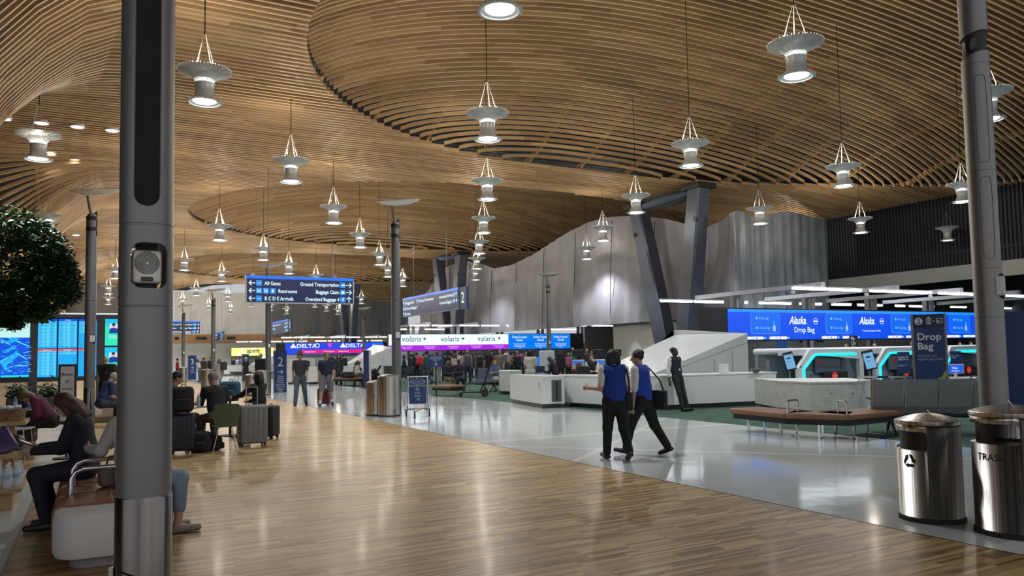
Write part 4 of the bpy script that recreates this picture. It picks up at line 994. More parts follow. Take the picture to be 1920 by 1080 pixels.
# things on the counter tops
q = P(1363, 700, .93); MB().rbox((0, 0, .13), (.20, .20, .26), .02).build('small_white_box', M['white_solid'], None, loc=(q.x, q.y+.12, .93)); tag(bpy.data.objects['small_white_box'], 'small white box standing on the long angled counter', 'box')
q = P(1430, 699, .93); o = MB().lathe([(.06, 0), (.14, .06), (.17, .11), (.16, .11), (.12, .05), (0, .02)], 20).build('bowl', cm((.25, .25, .24), .4), None, smooth=True, loc=(q.x, q.y+.25, .93)); tag(o, 'grey bowl at the right end of the long angled counter', 'bowl')
# ================================================================ BAG DROP KIOSKS
TE = emit('teal_strip', (.0, .85, .88), 1.9); WK = mat('kiosk_white', (.74, .76, .80), .35, var=.03); GK = cm((.24, .27, .31), .4)
def kiosk(x, u, label):
    t = thing('bag_drop_machine', label, 'machine', (x, u, 0), 0, 'white bag drop machines with teal light strips')
    H_ = 1.56; W = 2.75
    out = [(-.22, 0), (-.22, .95), (.35, H_-.02), (.55, H_), (W-.1, H_), (W+.25, H_-.32), (W+.25, 0), (W+.05, 0), (W+.05, 1.20), (.62, 1.36), (.5, 1.33), (.0, .92), (0, 0)]
    MB().xz(out[:6]+out[6:], .0, .14).build('arch', WK, t)
    MB().b2(-.1, W+.1, .12, .95, 1.36, H_-.02).build('hood', WK, t)
    pts = [(.02, -.02, .05), (.02, -.02, .92), (.52, -.02, 1.34), (.62, -.02, 1.37), (W-.15, -.02, 1.37)]
    MB().tube(pts, .036, 6).build('light_strip', TE, t)
    MB().b2(.55, W, .5, .54, .1, 1.36).build('back_panel', GK, t)
    MB().b2(1.05, W-.35, .40, .46, .75, 1.28).build('glass_window', mat('kiosk_glass', (.10, .14, .20), .1), t)
    MB().b2(.25, W, -.3, .5, .0, .42).build('belt_base', WK, t); MB().b2(.35, W-.1, -.25, .5, .42, .45).build('belt', M['rubber'], t)
    MB().b2(1.3, W-.2, .30, .34, .46, .78).build('curtain', M['black'], t)
    MB().lathe([(0, 0), (.13, 0), (.13, .02), (0, .02)], 20).build('stop_sign', cm((.8, .03, .03), .5, emi=.7), t, loc=(1.85, .28, .64)).rotation_euler.x = PI/2
    MB().b2(1.74, 1.96, .255, .27, .62, .66).build('stop_bar', M['white_solid'], t)
    MB().rbox((.88, .03, 1.12), (.13, .08, .13), .03).build('red_lamp', cm((.25, .01, .02), .4, emi=.6), t)
    MB().cyl((-.12, -.01, 1.0), (-.12, -.02, 1.0), .025, n=10).build('sensor', M['black'], t)
    return t
k0 = [(XU(1502, 17.6), 'leftmost bag drop machine, its whole teal arch in view'), (XU(1645, 17.6), 'second bag drop machine, with the camera stand in front'), (XU(1770, 17.6), 'bag drop machine partly behind the Drop Bag tower'), (XU(1880, 17.6), 'bag drop machine behind the right-hand post')]
for x, lb in k0: kiosk(x, 17.6, lb)
t = thing('baggage_duct', 'white rounded hood running behind the bag drop machines', 'machine', (XU(1434, 18.6), 18.6, 0))
MB().rbox((15, .35, 1.50), (30, .6, .22), .1).build('hood', WK, t)
MB().b2(.3, 30, .3, .8, 0, 1.42).build('cabinets', cm((.30, .33, .37), .5), t)
def tablet(px, d, label, ztop):
    q = D(px, d); t = thing('tablet_stand', label, 'screen', q, face(px, -8))
    MB().rbox((0, 0, .02), (.34, .3, .04), .01).cyl((0, .05, 0), (0, .05, ztop-.5), .03).build('stand', M['pole'], t)
    a = MB().rbox((0, 0, 0), (.30, .03, .56), .015).build('bezel', M['black'], t, loc=(0, 0, ztop-.28)); a.rotation_euler = (R(-10), R(-12), 0)
    b = MB().b2(-.13, .13, -.018, -.016, -.24, .20).build('screen', emit('tablet_glow', (.18, .45, .75), .9), a)
    b = MB().b2(-.07, .05, -.02, -.019, .06, .11).b2(-.06, .04, -.02, -.019, -.02, -.01).b2(-.06, .0, -.02, -.019, -.05, -.04); b.build('screen_text', cm((.02, .05, .2), .5), a)
tablet(1477, 23.4, 'black tilted touch screen left of the leftmost teal arch', 1.50)
tablet(1626, 21.5, 'black tilted touch screen between the two leftmost teal arches', 1.52)
def small_sign(px, d, ztop, w_, h_, label, lines_, col=None):
    q = D(px, d); t = thing('counter_sign', label, 'sign', q, face(px, 4))
    MB().rbox((0, 0, ztop-h_/2), (w_, .03, h_), .01).build('panel', col or M['navy_sign'], t)
    MB().cyl((0, .03, 0), (0, .03, ztop-h_*.5), .02).build('pole', M['pole'], t)
    b = MB()
    for s_, sz, z in lines_: text(b, s_, sz, -w_*.42, ztop-z, -.018, 'LEFT', .012)
    b.build('lettering', wt, t, fix=False)
small_sign(1690, 19.5, 1.46, .28, .54, 'small dark blue sign reading Digital ID Bag Drop', [('Digital ID\nBag Drop', .058, .15), ('Digital ID ready?\nStart here', .03, .34)])
small_sign(1788, 19.5, 1.46, .24, .34, 'small dark blue sign reading Have ID ready, right of the tower', [('Have ID\nready', .05, .14)])
q = D(1786, 17.5); t = thing('payment_terminal', 'small bright blue screen on a white stand, right of the tower', 'screen', q, face(1786, 0))
MB().rbox((0, 0, 1.07), (.34, .04, .22), .015).build('frame', M['white_solid'], t); MB().b2(-.15, .15, -.024, -.022, .98, 1.16).build('screen', emit('term_blue', (.01, .12, .8), 1), t)
text(MB(), 'Visa', .07, -.07, 1.07, -.027, 'LEFT', .01).b2(-.08, .08, -.028, -.027, 1.02, 1.03).build('lettering', lt, t, fix=False)
MB().cyl((0, 0, .8), (0, 0, 1.0), .03).rbox((.02, 0, .85), (.5, .25, .08), .03).cyl((0, 0, 0), (0, 0, .82), .04).build('stand', M['white_solid'], t)
# glass barrier and camera stand
q = D(1603, 18.6); t = thing('glass_barrier', 'steel-framed glass barrier before the second bag drop machine', 'barrier', q, face(1640, 0))
b = MB()
for x in (0, .72, 1.1): b.b2(x, x+.06, -.02, .02, 0, .88)
b.b2(0, 1.16, -.025, .025, .86, .90).b2(.4, 1.4, -.02, .02, .05, .08).build('frame', M['chrome'], t); MB().b2(.06, 1.1, -.004, .004, .1, .84).build('glass', M['glass'], t)
q = D(1650, 17.4); t = thing('camera_stand', 'black camera stand in front of the second bag drop machine', 'stand', q)
MB().cyl((0, 0, 0), (0, 0, .85), .022).lathe([(.2, 0), (.2, .02), (.03, .04)], 20).build('pole', M['black'], t); MB().rbox((0, 0, .92), (.22, .12, .05), .01).rbox((0, 0, .78), (.16, .14, .07), .01).rbox((0, 0, .66), (.14, .1, .05), .01).build('mount', M['black'], t)
# screens under the Alaska band, small posters
for (p0, p1, lb) in ((1497, 1518, 'left black screen of the pair hung under the Alaska display'), (1520, 1540, 'right black screen of the pair hung under the Alaska display')): tag(MB().b2(XU(p0, 33), XU(p1, 33), 32.9, 33.0, 1.95, 2.35).build('wall_screen', M['black']), lb, 'screen')
b = MB().b2(XU(1454, 28), XU(1473, 28), 27.95, 28.0, 1.5, 2.0).build('wall_poster', cm((.02, .10, .35), .5)); tag(b, 'small plain blue poster above the white hood', 'poster')
t = thing('closed_sign', 'black board reading Plz Close Gate above the second machine', 'sign', (XU(1599, 22), 22, 1.55)); MB().b2(-.25, .25, 0, .03, 0, .55).build('board', M['black'], t); text(MB(), 'Plz\nClo\nGate', .2, -.2, .36, -.01, 'LEFT', .02).build('lettering', wt, t, fix=False)
# ================================================================ FLIGHT SCREENS WALL
UF = 32.3; fx = lambda px: XU(px, UF); fd = lambda px: dist(fx(px), UF); FZ = lambda px, py: ZD(px, py, fd(px))
xl, xr = fx(-30), fx(290); t = thing('flight_display_wall', 'dark frame wall of bright blue flight screens behind the cafe tables', 'display', (xl, UF, 0))
FX = lambda px: fx(px)-xl
fm = cm((.085, .085, .085), .5, .3)
b = MB(); ztop = 3.33
b.b2(0, xr-xl, .05, .25, 1.0, 1.10).b2(0, xr-xl, .05, .25, 3.2, ztop)
for px in (61, 188, 240): b.b2(FX(px)-.14, FX(px)+.14, .03, .27, 0, ztop)
b.b2(0, xr-xl, .1, .2, .9, 1.0); b.build('frame', fm, t)
MB().b2(0, xr-xl, .0, .25, ztop, ztop+.05).build('top_light', emit('cove', (.9, .95, 1), .9), t)
def mon(px0, px1, z0, z1, mt, nm): return MB().b2(FX(px0), FX(px1), .0, .05, z0, z1).build(nm, mt, t)
MB().b2(0, xr-xl, .06, .12, 1.05, 3.25).build('backing', M['black'], t)
cyan = emit('screen_cyan', (.01, .42, .95), 1.0); cy2 = emit('screen_cyan_light', (.12, .75, .95), 1.0); dblue = emit('screen_deep_blue', (.0, .09, .75), 1.0); redb = emit('screen_red', (.85, .12, .15), .9); teal = emit('screen_teal', (.02, .72, .78), 1.0); wht = emit('screen_white', (.85, 1, 1), 1.0)
zA0, zA1, zB0, zB1 = FZ(120, 653)+.0, FZ(120, 598), FZ(120, 706), FZ(120, 654)
cols = [(70, 105.5), (108.5, 143.5), (146.5, 180)]
for ci, (a, b_) in enumerate(cols):
    for ri, (z0, z1) in enumerate(((zA0, zA1), (zB0, zB1))):
        mon(a, b_, z0, z1, cyan, 'monitor')
        L_ = MB(); D_ = MB(); H2 = z1-z0; n = 22; full = {(0, 0): 1, (1, 0): 1, (2, 0): .45, (0, 1): 1, (1, 1): .12, (2, 1): 0}[(ci, ri)]
        for k in range(n):
            zz = z1-.09-(H2-.14)*k/n
            if k/n < full: rect(L_, FX(a)+.02, FX(b_)-.02, zz-(H2-.14)/n*.72, zz, -.006); 
        text(D_, 'Arrivals' if ri == 0 and ci else 'Departures', .055, (FX(a)+FX(b_))/2, z1-.06, -.012, 'CENTER', .01)
        if full: L_.build('row_band', cy2, t, fix=False)
        MB().b2(FX(a), FX(b_), -.008, -.004, z1-.08, z1).build('header_bar', dblue if ri == 0 else redb, t)
        D_.build('header_lettering', wht, t, fix=False)
        E_ = MB()
        for k in range(int(n*full)):
            zz = z1-.09-(H2-.14)*(k+.55)/n
            for s0, s1 in ((.06, .3), (.36, .5), (.62, .9)): rect(E_, FX(a)+(FX(b_)-FX(a))*s0, FX(a)+(FX(b_)-FX(a))*(s1-.05*((k*7) % 3)), zz-.006, zz+.006, -.009)
        if full: E_.build('row_lettering', dblue, t, fix=False)
# map screen
z0, z1, zm_ = FZ(28, 707), FZ(28, 596), FZ(28, 633)
mon(-25, 55, z0, z1, dblue, 'map_screen')
rect(MB(), FX(-25), FX(55), zm_, z1, -.006).build('photo_area', emit('screen_pale', (.55, .93, .88), 1), t, fix=False)
b = MB(); X0 = FX(0); s_ = (FX(55)-X0)/55
mp = lambda px, py: (X0+px*s_, -.008, FZ(28, py))
for poly in ([(0, 676), (30, 660), (38, 664), (6, 690)], [(4, 682), (16, 690), (18, 694), (8, 694)], [(10, 640), (30, 632), (36, 636), (20, 644)], [(10, 655), (30, 648), (30, 651), (12, 662)]): b.add([mp(*p) for p in poly], [tuple(range(len(poly)))])
b.build('map_buildings', cyan, t, fix=False)
b = MB()
for (p, q_) in (((0, 636), (18, 646)), ((14, 633), (54, 650)), ((30, 662), (50, 674)), ((0, 678), (14, 670)), ((0, 640), (6, 643))):
    a1, a2 = Vector(mp(*p)), Vector(mp(*q_)); n_ = (a2-a1).cross(Vector((0, 1, 0))).normalized()*.018; b.add([a1+n_, a2+n_, a2-n_, a1-n_], [(0, 1, 2, 3)])
r_ = random.Random(5)
for k in range(60): x_, y_ = r_.uniform(0, 54), r_.uniform(640, 700); q_ = mp(x_, y_); rect(b, q_[0], q_[0]+r_.uniform(.04, .14), q_[2], q_[2]+.014, -.009)
rect(b, mp(29, 0)[0], mp(52, 0)[0], mp(0, 687)[2], mp(0, 685)[2], -.01)
b.build('map_lines', cy2, t, fix=False)
MB().b2(FX(2), FX(54), -.01, -.006, z0, z0+.07).build('footer_bar', teal, t)
for (za, zb_, py, lb) in ((FZ(211, 648), FZ(211, 598), 607, 0), (FZ(211, 703), FZ(211, 651), 661, 1)):
    mon(196, 228, za, zb_, emit('portrait_bg_%d' % lb, (.01, .55, .88), 1.0), 'portrait_screen')
    b = MB(); b.add([(FX(196), -.006, za), (FX(228), -.006, za), (FX(228), -.006, za+.45), (FX(196), -.006, za+.75)], [(0, 1, 2, 3)]); b.build('green_wash', emit('wash', (.03, .85, .55), .95), t, fix=False)
    h0 = FZ(211, py+18); h1 = FZ(211, py); rect(MB(), FX(204), FX(220), h0, h1, -.01).build('portrait_backdrop', emit('pale', (.75, .85, .9), .9), t, fix=False)
    cx = FX(212); b = MB(); b.add([(cx-.16, -.014, h0), (cx+.16, -.014, h0), (cx+.13, -.014, h0+.17), (cx+.05, -.014, h0+.20), (cx-.05, -.014, h0+.20), (cx-.13, -.014, h0+.17)], [tuple(range(6))]); b.build('portrait_jacket', emit('nav', (.01, .05, .45), .8), t, fix=False)
    b = MB(); disc(b, cx, h0+.27, .065, -.015); b.build('portrait_face', emit('face_tone', (.70, .50, .45), .9), t, fix=False)
    b = MB(); disc(b, cx, h0+.325, .045, -.016, sx=1.3); b.build('portrait_hair', cm((.02, .02, .03), .6), t, fix=False)
    b = MB(); text(b, 'Welcome to\nthe airport', .07, cx, h0-.12, -.012, 'CENTER', .01); b.build('caption', wht, t, fix=False)
# planter with plants under it
def leaves(n, fn, size, seed, mt, name, parent, droop=.3):
    """n individual pointed leaves placed by fn(rng)->point"""
    r = np.random.RandomState(seed); b = MB()
    for i in range(n):
        p = Vector(fn(r)); a = r.uniform(0, 2*PI); el = r.uniform(-.6, .9); s_ = size*r.uniform(.6, 1.3)
        T = Matrix.Translation(p) @ Euler((el, r.uniform(-.7, .7), a)).to_matrix().to_4x4()
        b.add([(0, 0, 0), (s_*.22, s_*.35, s_*.05), (0, s_, -s_*droop*.3), (-s_*.22, s_*.35, s_*.05)], [(0, 1, 2, 3)], T)
    o = b.build(name, mt, parent, fix=False); return o
LG = mat('leaf_green', (.028, .095, .030), .45, var=.5, vs=3); LD = mat('leaf_dark', (.012, .045, .014), .5, var=.5, vs=2)
for (pa, pb, lb) in ((12, 58, 'grey planter of leafy plants under the map screen'), (70, 118, 'grey planter of leafy plants under the flight boards')):
    q = Vector((XU(pa, 31.0), 31.0, 0)); L = XU(pb, 31.0)-q.x; t = thing('planter', lb, 'planter', q)
    MB().rbox((L/2, .3, .2), (L, .55, .4), .03).build('trough', cm((.07, .075, .08), .6), t)
    leaves(420, lambda r, L=L: (r.uniform(.05, L-.05), r.uniform(.05, .55), .38+abs(r.normal(0, .22))), .16, 3, LG, 'foliage', t)
# ================================================================ TREE
q = D(-75, 22.5); t = thing('indoor_tree', 'large dark green indoor tree at the left picture edge', 'tree', q)
MB().tube([(0, 0, 0), (.05, 0, 1.2), (-.05, .05, 2.4), (.1, 0, 3.6), (.2, .1, 5.0)], [.16, .13, .11, .08, .04], 10).tube([(-.05, .05, 2.4), (-.8, .2, 3.6), (-1.2, .3, 4.4)], [.08, .06, .03], 8).tube([(.0, .05, 2.8), (.7, -.1, 3.5), (1.3, -.2, 4.0)], [.07, .05, .03], 8).build('trunk', cm((.06, .04, .025), .8), t, smooth=True)
BL = []
r = np.random.RandomState(11)
for (px, py, rad) in ((20, 425, .75), (60, 440, .65), (-30, 450, .9), (95, 470, .55), (10, 500, 1.0), (75, 515, .8), (118, 528, .45), (100, 560, .5), (40, 560, .85), (-20, 560, 1.0), (70, 585, .4), (60, 480, .8), (30, 530, .9), (20, 585, .6), (-70, 500, 1.1), (20, 600, .4), (112, 500, .4), (125, 552, .3), (-60, 420, .7), (-90, 580, .9)):
    BL.append((px, py, rad))
rr_, uu_ = _R0, None
def tl(rn):
    px, py, rad = BL[rn.randint(len(BL))]; c = D(px, 22.5, ZD(px, py, 22.5))-q; v = Vector(rn.normal(0, 1, 3)); v.normalize(); rad *= rn.uniform(.55, 1.05)
    return c+Vector((v.x*rad, v.y*rad*1.25, v.z*rad*.8))
leaves(13000, tl, .19, 12, LD, 'foliage', t)
leaves(2200, tl, .17, 13, LG, 'foliage_light', t)
# ================================================================ BENCHES AND SEATS
def bench(label, pts, zseat=.44, wd=.62, handles=(), group=None, mt=None, seglen=None):
    """upholstered bench whose front top edge follows pts (world xy)"""
    pts = [Vector((p[0], p[1], 0)) for p in pts]; c = sum(pts, Vector())/len(pts); t = thing('bench', label, 'bench', c, 0, group)
    for i in range(len(pts)-1):
        a, b_ = pts[i]-c, pts[i+1]-c; L = (b_-a).length; d = (b_-a).normalized(); n = Vector((-d.y, d.x, 0)); mid = (a+b_)/2+n*wd/2; rz = math.atan2(d.y, d.x)
        MB().rbox((0, 0, 0), (L-.015, wd, .10), .035).build('seat_pad', mt or M['tan'], t, loc=mid+Vector((0, 0, zseat-.05)), rz=rz)
        MB().box((0, 0, 0), (L-.04, wd-.16, .10)).build('rail', M['black'], t, loc=mid+Vector((0, 0, zseat-.15)), rz=rz)
        for f in ((.22, .8) if L > 1.2 else (.5,)):
            p = a+d*L*f+n*wd*.25
            b = MB(); b.b2(-.02, .02, -.02, .02, 0, zseat-.2).b2(-.02, .02, wd*.5-.02, wd*.5+.02, 0, zseat-.2).b2(-.02, .02, -.04, wd*.5+.04, 0, .02).b2(-.02, .02, 0, wd*.5, zseat-.22, zseat-.19)
            b.build('leg_frame', M['chrome'], t, loc=p, rz=rz)
    for i in handles:
        a = pts[i]-c; b = MB(); b.tube([(0, .12, -.05), (0, .12, .19), (0, .15, .22), (0, .40, .22), (0, .43, .19), (0, .43, -.05)], .016, 6); d = (pts[min(i+1, len(pts)-1)]-pts[i-1]).normalized()
        b.build('handle', M['chrome'], t, loc=a+Vector((0, 0, zseat)), rz=math.atan2(d.y, d.x))
    return t
bench('long curved tan leather bench on the green carpet at right', [GP(1367, 768, .42), GP(1470, 778, .42), GP(1595, 781, .42), GP(1697, 772, .42)], .45, .75, (1, 2))
bench('tan leather bench with seated women, beyond the man in a navy shirt', [GP(620, 709, .42), GP(664, 710, .42), GP(704, 709, .42)], .46, .8, (1,))
bench('small tan bench beside the seated couple near the accessible sign', [GP(807, 724, .40), GP(842, 725, .40)], .44, .8)
bench('dark brown bench far off left of the far totem', [GP(430, 698, .40), GP(457, 698, .40)], .46, .8, (), None, cm((.12, .05, .04), .5))
def seat_row(label, q, rz, n, w_=.56, mt=None, group=None):
    t = thing('seat_row', label, 'seats', q, rz, group); mt = mt or M['seat_grey']
    for i in range(n):
        x = (i-(n-1)/2)*w_
        b = MB(); P_ = [(.05, .40), (.10, .40), (.48, .44), (.50, .40), (.12, .35), (.0, .38), (-.17, .98), (-.13, .99)]
        prof = [(-.20, 1.00), (-.16, .99), (-.02, .56), (.06, .43), (.50, .46), (.52, .42), (.04, .37), (-.05, .50)]
        T = Matrix.Translation((x, 0, 0)) @ Matrix(((0, 0, 1, 0), (1, 0, 0, 0), (0, 1, 0, 0), (0, 0, 0, 1)))
        b.prism(prof, -w_/2+.02, w_/2-.02, T); b.build('seat', mt, t)
    for i in range(n+1):
        x = (i-n/2)*w_; b = MB(); b.tube([(x, -.19, 1.02), (x, -.10, .74), (x, .0, .46), (x, .10, .34), (x, .45, .40)], .014, 5); b.build('side_frame', M['chrome'], t)
        if i in (0, n): MB().rbox((x, .18, .64), (.05, .38, .035), .012).build('armrest', M['black'], t)
    MB().tube([(-n/2*w_-.05, .08, .33), (n/2*w_+.05, .08, .33)], .035, 10).build('beam', M['black'], t)
    for s_ in (-1, 1):
        x = s_*(n/2-.6)*w_; MB().tube([(x, .08, .33), (x, -.1, .15), (x, -.32, .03)], .026, 6).tube([(x, .08, .33), (x, .25, .15), (x, .42, .03)], .026, 6).build('foot', M['black'], t)
    return t
q = D(1782, 14.0); seat_row('grey airport seat row seen from behind, in front of the Drop Bag tower', q, face(1782, -14), 5)
q = D(915, 33.0); seat_row('dark blue-grey seat row behind the wheeled chair', q, face(915, 25)+PI, 2, .6, cm((.05, .07, .11), .5))
q = D(765, 47); seat_row('grey seat row behind the luggage cart', q, face(765, 0), 5, .6, cm((.09, .10, .11), .6))
# near left bench
zs_ = .45; t = thing('bench', 'white moulded bench with brown leather bands, left foreground', 'bench', (.16, 6.75, 0))
b = MB(); n = 20
def ro(L, W, r): 
    ps = []
    for cx, cy, a0 in ((W/2-r, L-r, 0), (-W/2+r, L-r, 90), (-W/2+r, r, 180), (W/2-r, r, 270)):
        for i in range(7): a = R(a0+15*i); ps.append((cx+r*math.cos(a), cy+r*math.sin(a)))
    return ps
prof = [(.0, .10, .30), (.0, .16, .28), (.0, .40, .28), (.02, .435, .26), (.05, .45, .24)]
rings = []
base = ro(2.75, .82, .20)
c0 = Vector((0, 1.375)); vs = []; N_ = len(base)
for off, z, _ in [(.06, .09, 0), (.015, .11, 0), (0, .15, 0), (0, .40, 0), (.012, .435, 0), (.045, .45, 0)]:
    for x_, y_ in base:
        v_ = Vector((x_, y_))-c0; sx = 1-off/.41; sy = 1-off/1.375; vs.append((v_.x*sx, c0.y+v_.y*sy, z))
b.add(vs, [(j*N_+i, j*N_+(i+1) % N_, (j+1)*N_+(i+1) % N_, (j+1)*N_+i) for j in range(5) for i in range(N_)]+[tuple(range(N_-1, -1, -1)), tuple(range(5*N_, 6*N_))])
b.build('shell', M['white_mold'], t, smooth=True)
MB().prism([(x_*.72, 1.375+(y_-1.375)*.86) for x_, y_ in base], 0, .1).build('plinth', cm((.35, .34, .33), .5), t)
for k, (ya, yb) in enumerate(((.36, .82), (.98, 1.44), (1.60, 2.4))):
    b = MB(); W = .425
    prof = [(-W, .13), (-W, .41), (-W+.035, .455), (-W+.09, .468), (W-.09, .468), (W-.035, .455), (W, .41), (W, .13), (W-.03, .13), (W-.05, .40), (-W+.05, .40), (-W+.03, .13)]
    b.xz(prof, ya, yb); b.build('leather_band', M['leather'], t)
    MB().b2(-.002, .006, ya, yb, .466, .4695).build('stitching', cm((.5, .35, .2), .6), t)
for y_ in (.90, 1.52):
    b = MB(); b.tube([(-.30, y_, .44), (-.30, y_, .60), (-.27, y_, .655), (-.21, y_, .68), (.21, y_, .68), (.27, y_, .655), (.30, y_, .60), (.30, y_, .44)], .022, 10)
    b.rbox((-.30, y_, .455), (.09, .07, .012), .004).rbox((.30, y_, .455), (.09, .07, .012), .004); b.build('handle', M['chrome'], t, smooth=True)
# far white moulded bench
q = P(187, 792, 0); t = thing('bench', 'white moulded bench under the man in a blue shirt', 'bench', (q.x-.1, q.y+.3, 0)); MB().rbox((.15, .6, .28), (.78, 1.9, .34), .1).build('shell', M['white_mold'], t, smooth=True); MB().rbox((.15, .6, .06), (.55, 1.6, .12), .03).build('plinth', cm((.35, .34, .33), .5), t)
MB().rbox((.15, 1.0, .455), (.8, .5, .03), .01).build('leather_band', M['leather'], t)
BQ = Vector((q.x-.1, q.y+.3, 0))
# ================================================================ CAFE TABLES, CHAIRS
def cafe_table(label, q, h=.74, r=.36):
    t = thing('cafe_table', label, 'table', q); MB().lathe([(r-.02, h-.025), (r, h-.015), (r, h), (0, h)], 32).build('table_top', mat('table_white_%s' % label[:4], (.45, .47, .50), .12), t)
    MB().cyl((0, 0, .02), (0, 0, h-.02), .035).build('post', M['pole'], t); MB().lathe([(.24, 0), (.24, .015), (.05, .03)], 24).build('foot', M['pole'], t); return t
def bottle(label, p, h=.22, r=.032, cap=(.7, .75, .8), group=None, tint=None):
    t = thing('water_bottle', label, 'bottle', p, 0, group)
    MB().lathe([(r*.9, 0), (r, .01), (r, h*.28), (r*.93, h*.32), (r, h*.36), (r, h*.66), (r*.72, h*.82), (r*.42, h*.9), (r*.42, h*.94)], 16).build('body', tint or M['bottle'], t, smooth=True)
    MB().cyl((0, 0, h*.93), (0, 0, h), r*.48, n=12).build('cap', cm(cap, .5), t)
    MB().lathe([(r*1.02, h*.40), (r*1.02, h*.58)], 16, cap=False).build('label_band', cm((.35, .5, .65), .5), t); return t
def shell_chair(label, q, rz):
    t = thing('cafe_chair', label, 'chair', q, rz); G = mat('sage_plastic_%d' % len(bpy.data.materials), (.075, .12, .070), .5, var=.05)
    # angular shell back (behind, -y) and seat
    b = MB(); bk = [(-.19, .43), (.19, .43), (.27, .62), (.24, .83), (.0, .85), (-.22, .83), (-.27, .64)]
    def yb(x_, z_): return -.20-.10*(z_-.43)/.4+.25*x_*x_
    n_ = len(bk); vs = [(x_, yb(x_, z_), z_) for x_, z_ in bk]+[(x_, yb(x_, z_)-.014, z_) for x_, z_ in bk]
    b.add(vs, [tuple(range(n_)), tuple(range(2*n_-1, n_-1, -1))]+[(i, (i+1) % n_, n_+(i+1) % n_, n_+i) for i in range(n_)]); b.build('backrest', G, t)
    b = MB(); b.prism([(-.19, -.20), (.19, -.20), (.24, .05), (.20, .23), (-.20, .23), (-.24, .05)], .425, .445); b.build('seat', G, t)
    for sx in (-1, 1):
        for sy in (-1, 1):
            MB().tube([(sx*.10, sy*.08, .42), (sx*.13, sy*.12, .40), (sx*.25, sy*.24, .0)], .010, 6).build('leg', M['chrome'], t)
    return t
def suitcase(label, q, rz, w_, d_, h_, col, handle=.0, rough=.4, ribs=5, sub='suitcase', group=None):
    t = thing(sub, label, 'suitcase', q, rz, group); mt = cm(col, rough, .1 if sum(col) > .3 else 0)
    MB().rbox((0, 0, h_/2+.05), (w_, d_, h_), .045, seg=4).build('shell', mt, t, smooth=True)
    if ribs:
        b = MB()
        for i in range(ribs): x = -w_*.36+w_*.72*i/(ribs-1); b.rbox((x, 0, h_/2+.05), (.028, d_+.012, h_*.88), .005)
        b.build('ribs', mt, t)
    MB().rbox((0, 0, h_/2+.05), (w_+.006, .012, h_+.006), .003).build('zip_seam', M['black'], t)
    b = MB().rbox((w_/2+.004, -.05, h_*.75), (.012, .03, .06), .004).rbox((w_/2+.004, -.05, h_*.3), (.012, .03, .06), .004).build('latch', M['chrome'], t)
    MB().tube([(-.07, 0, h_+.05), (-.06, 0, h_+.085), (.06, 0, h_+.085), (.07, 0, h_+.05)], .009, 6).build('grip', M['black'], t)
    if handle:
        MB().tube([(-.10, .04, h_+.03), (-.10, .04, h_+handle), (-.085, .04, h_+handle+.015), (.085, .04, h_+handle+.015), (.10, .04, h_+handle), (.10, .04, h_+.03)], .010, 8).build('telescopic_handle', M['chrome'], t)
    for sx in (-1, 1):
        for sy in (-1, 1):
            MB().cyl((sx*(w_/2-.05)-.012, sy*(d_/2-.05), .03), (sx*(w_/2-.05)+.012, sy*(d_/2-.05), .03), .028, n=14).box((sx*(w_/2-.05), sy*(d_/2-.05), .05), (.04, .03, .03)).build('wheel', M['black'], t)
    return t
def backpack(label, q, rz, w_=.32, d_=.2, h_=.45, col=(.01, .01, .012), cat='backpack'):
    t = thing('backpack', label, cat, q, rz); mt = cm(col, .8)
    MB().rbox((0, 0, h_/2), (w_, d_, h_), .08, seg=5).build('body', mt, t, smooth=True)
    MB().rbox((0, -d_/2-.02, h_*.32), (w_*.8, .09, h_*.45), .035, seg=4).build('front_pocket', mt, t, smooth=True)
    MB().tube([(-.04, .03, h_-.01), (-.03, .03, h_+.04), (.03, .03, h_+.04), (.04, .03, h_-.01)], .008, 6).build('top_loop', M['black'], t)
    for s_ in (-1, 1): MB().tube([(s_*.09, d_/2, h_*.9), (s_*.11, d_/2+.05, h_*.6), (s_*.11, d_/2, h_*.12)], .014, 6).build('strap', M['black'], t)
    MB().tube([(-w_*.35, -d_/2-.07, h_*.5), (w_*.35, -d_/2-.07, h_*.5)], .003, 4).build('zip', cm((.2, .2, .2), .4, .5), t)
    return t
# group round the table right of the big post
q = D(421, 13.6); CH_ = shell_chair('sage green moulded chair holding the grey-haired man in black', q, face(420, -6)); CH_.scale = (.86, .9, .98)
q = D(352, 13.9); cafe_table('small grey cafe table at the grey-haired man\'s left hand', q, .76, .34)
q = D(372, 13.7, .765); bottle('clear water bottle on the table before the grey-haired man', q, .23, .034)
q = D(346, 13.8, .765); t = thing('food_wrapper', 'crumpled white wrapper on the grey-haired man\'s table', 'wrapper', q); MB().rbox((0, 0, .03), (.12, .1, .05), .02, rz=.4).rbox((.03, .02, .06), (.05, .06, .05), .02, rx=.4).build('paper', M['white_solid'], t)
q = P(473, 836); suitcase('large silver-grey hard-shell suitcase with raised handle beside the green chair', q, face(473, -14), .50, .30, .70, (.17, .175, .175), .36, .35)
q = P(508, 822); suitcase('black soft suitcase peeking out behind the silver-grey one', q, face(508, -70), .42, .24, .60, (.012, .013, .02), 0, .7, 0)
q = P(343, 850); suitcase('dark navy hard-shell suitcase right of the big post', q, face(343, 5), .40, .28, .62, (.012, .017, .03), 0, .35)
sq = q; backpack('black backpack resting on top of the dark navy suitcase', (q.x, q.y, .70), face(343, 5), .34, .24, .44)
q = P(376, 848); backpack('black backpack slumped on the floor before the green chair', q, face(376, 20), .34, .22, .36)
q = P(400, 846); backpack('dark bag lying on the floor under the green chair', (q.x, q.y+.15, 0), face(400, -40), .34, .22, .26)
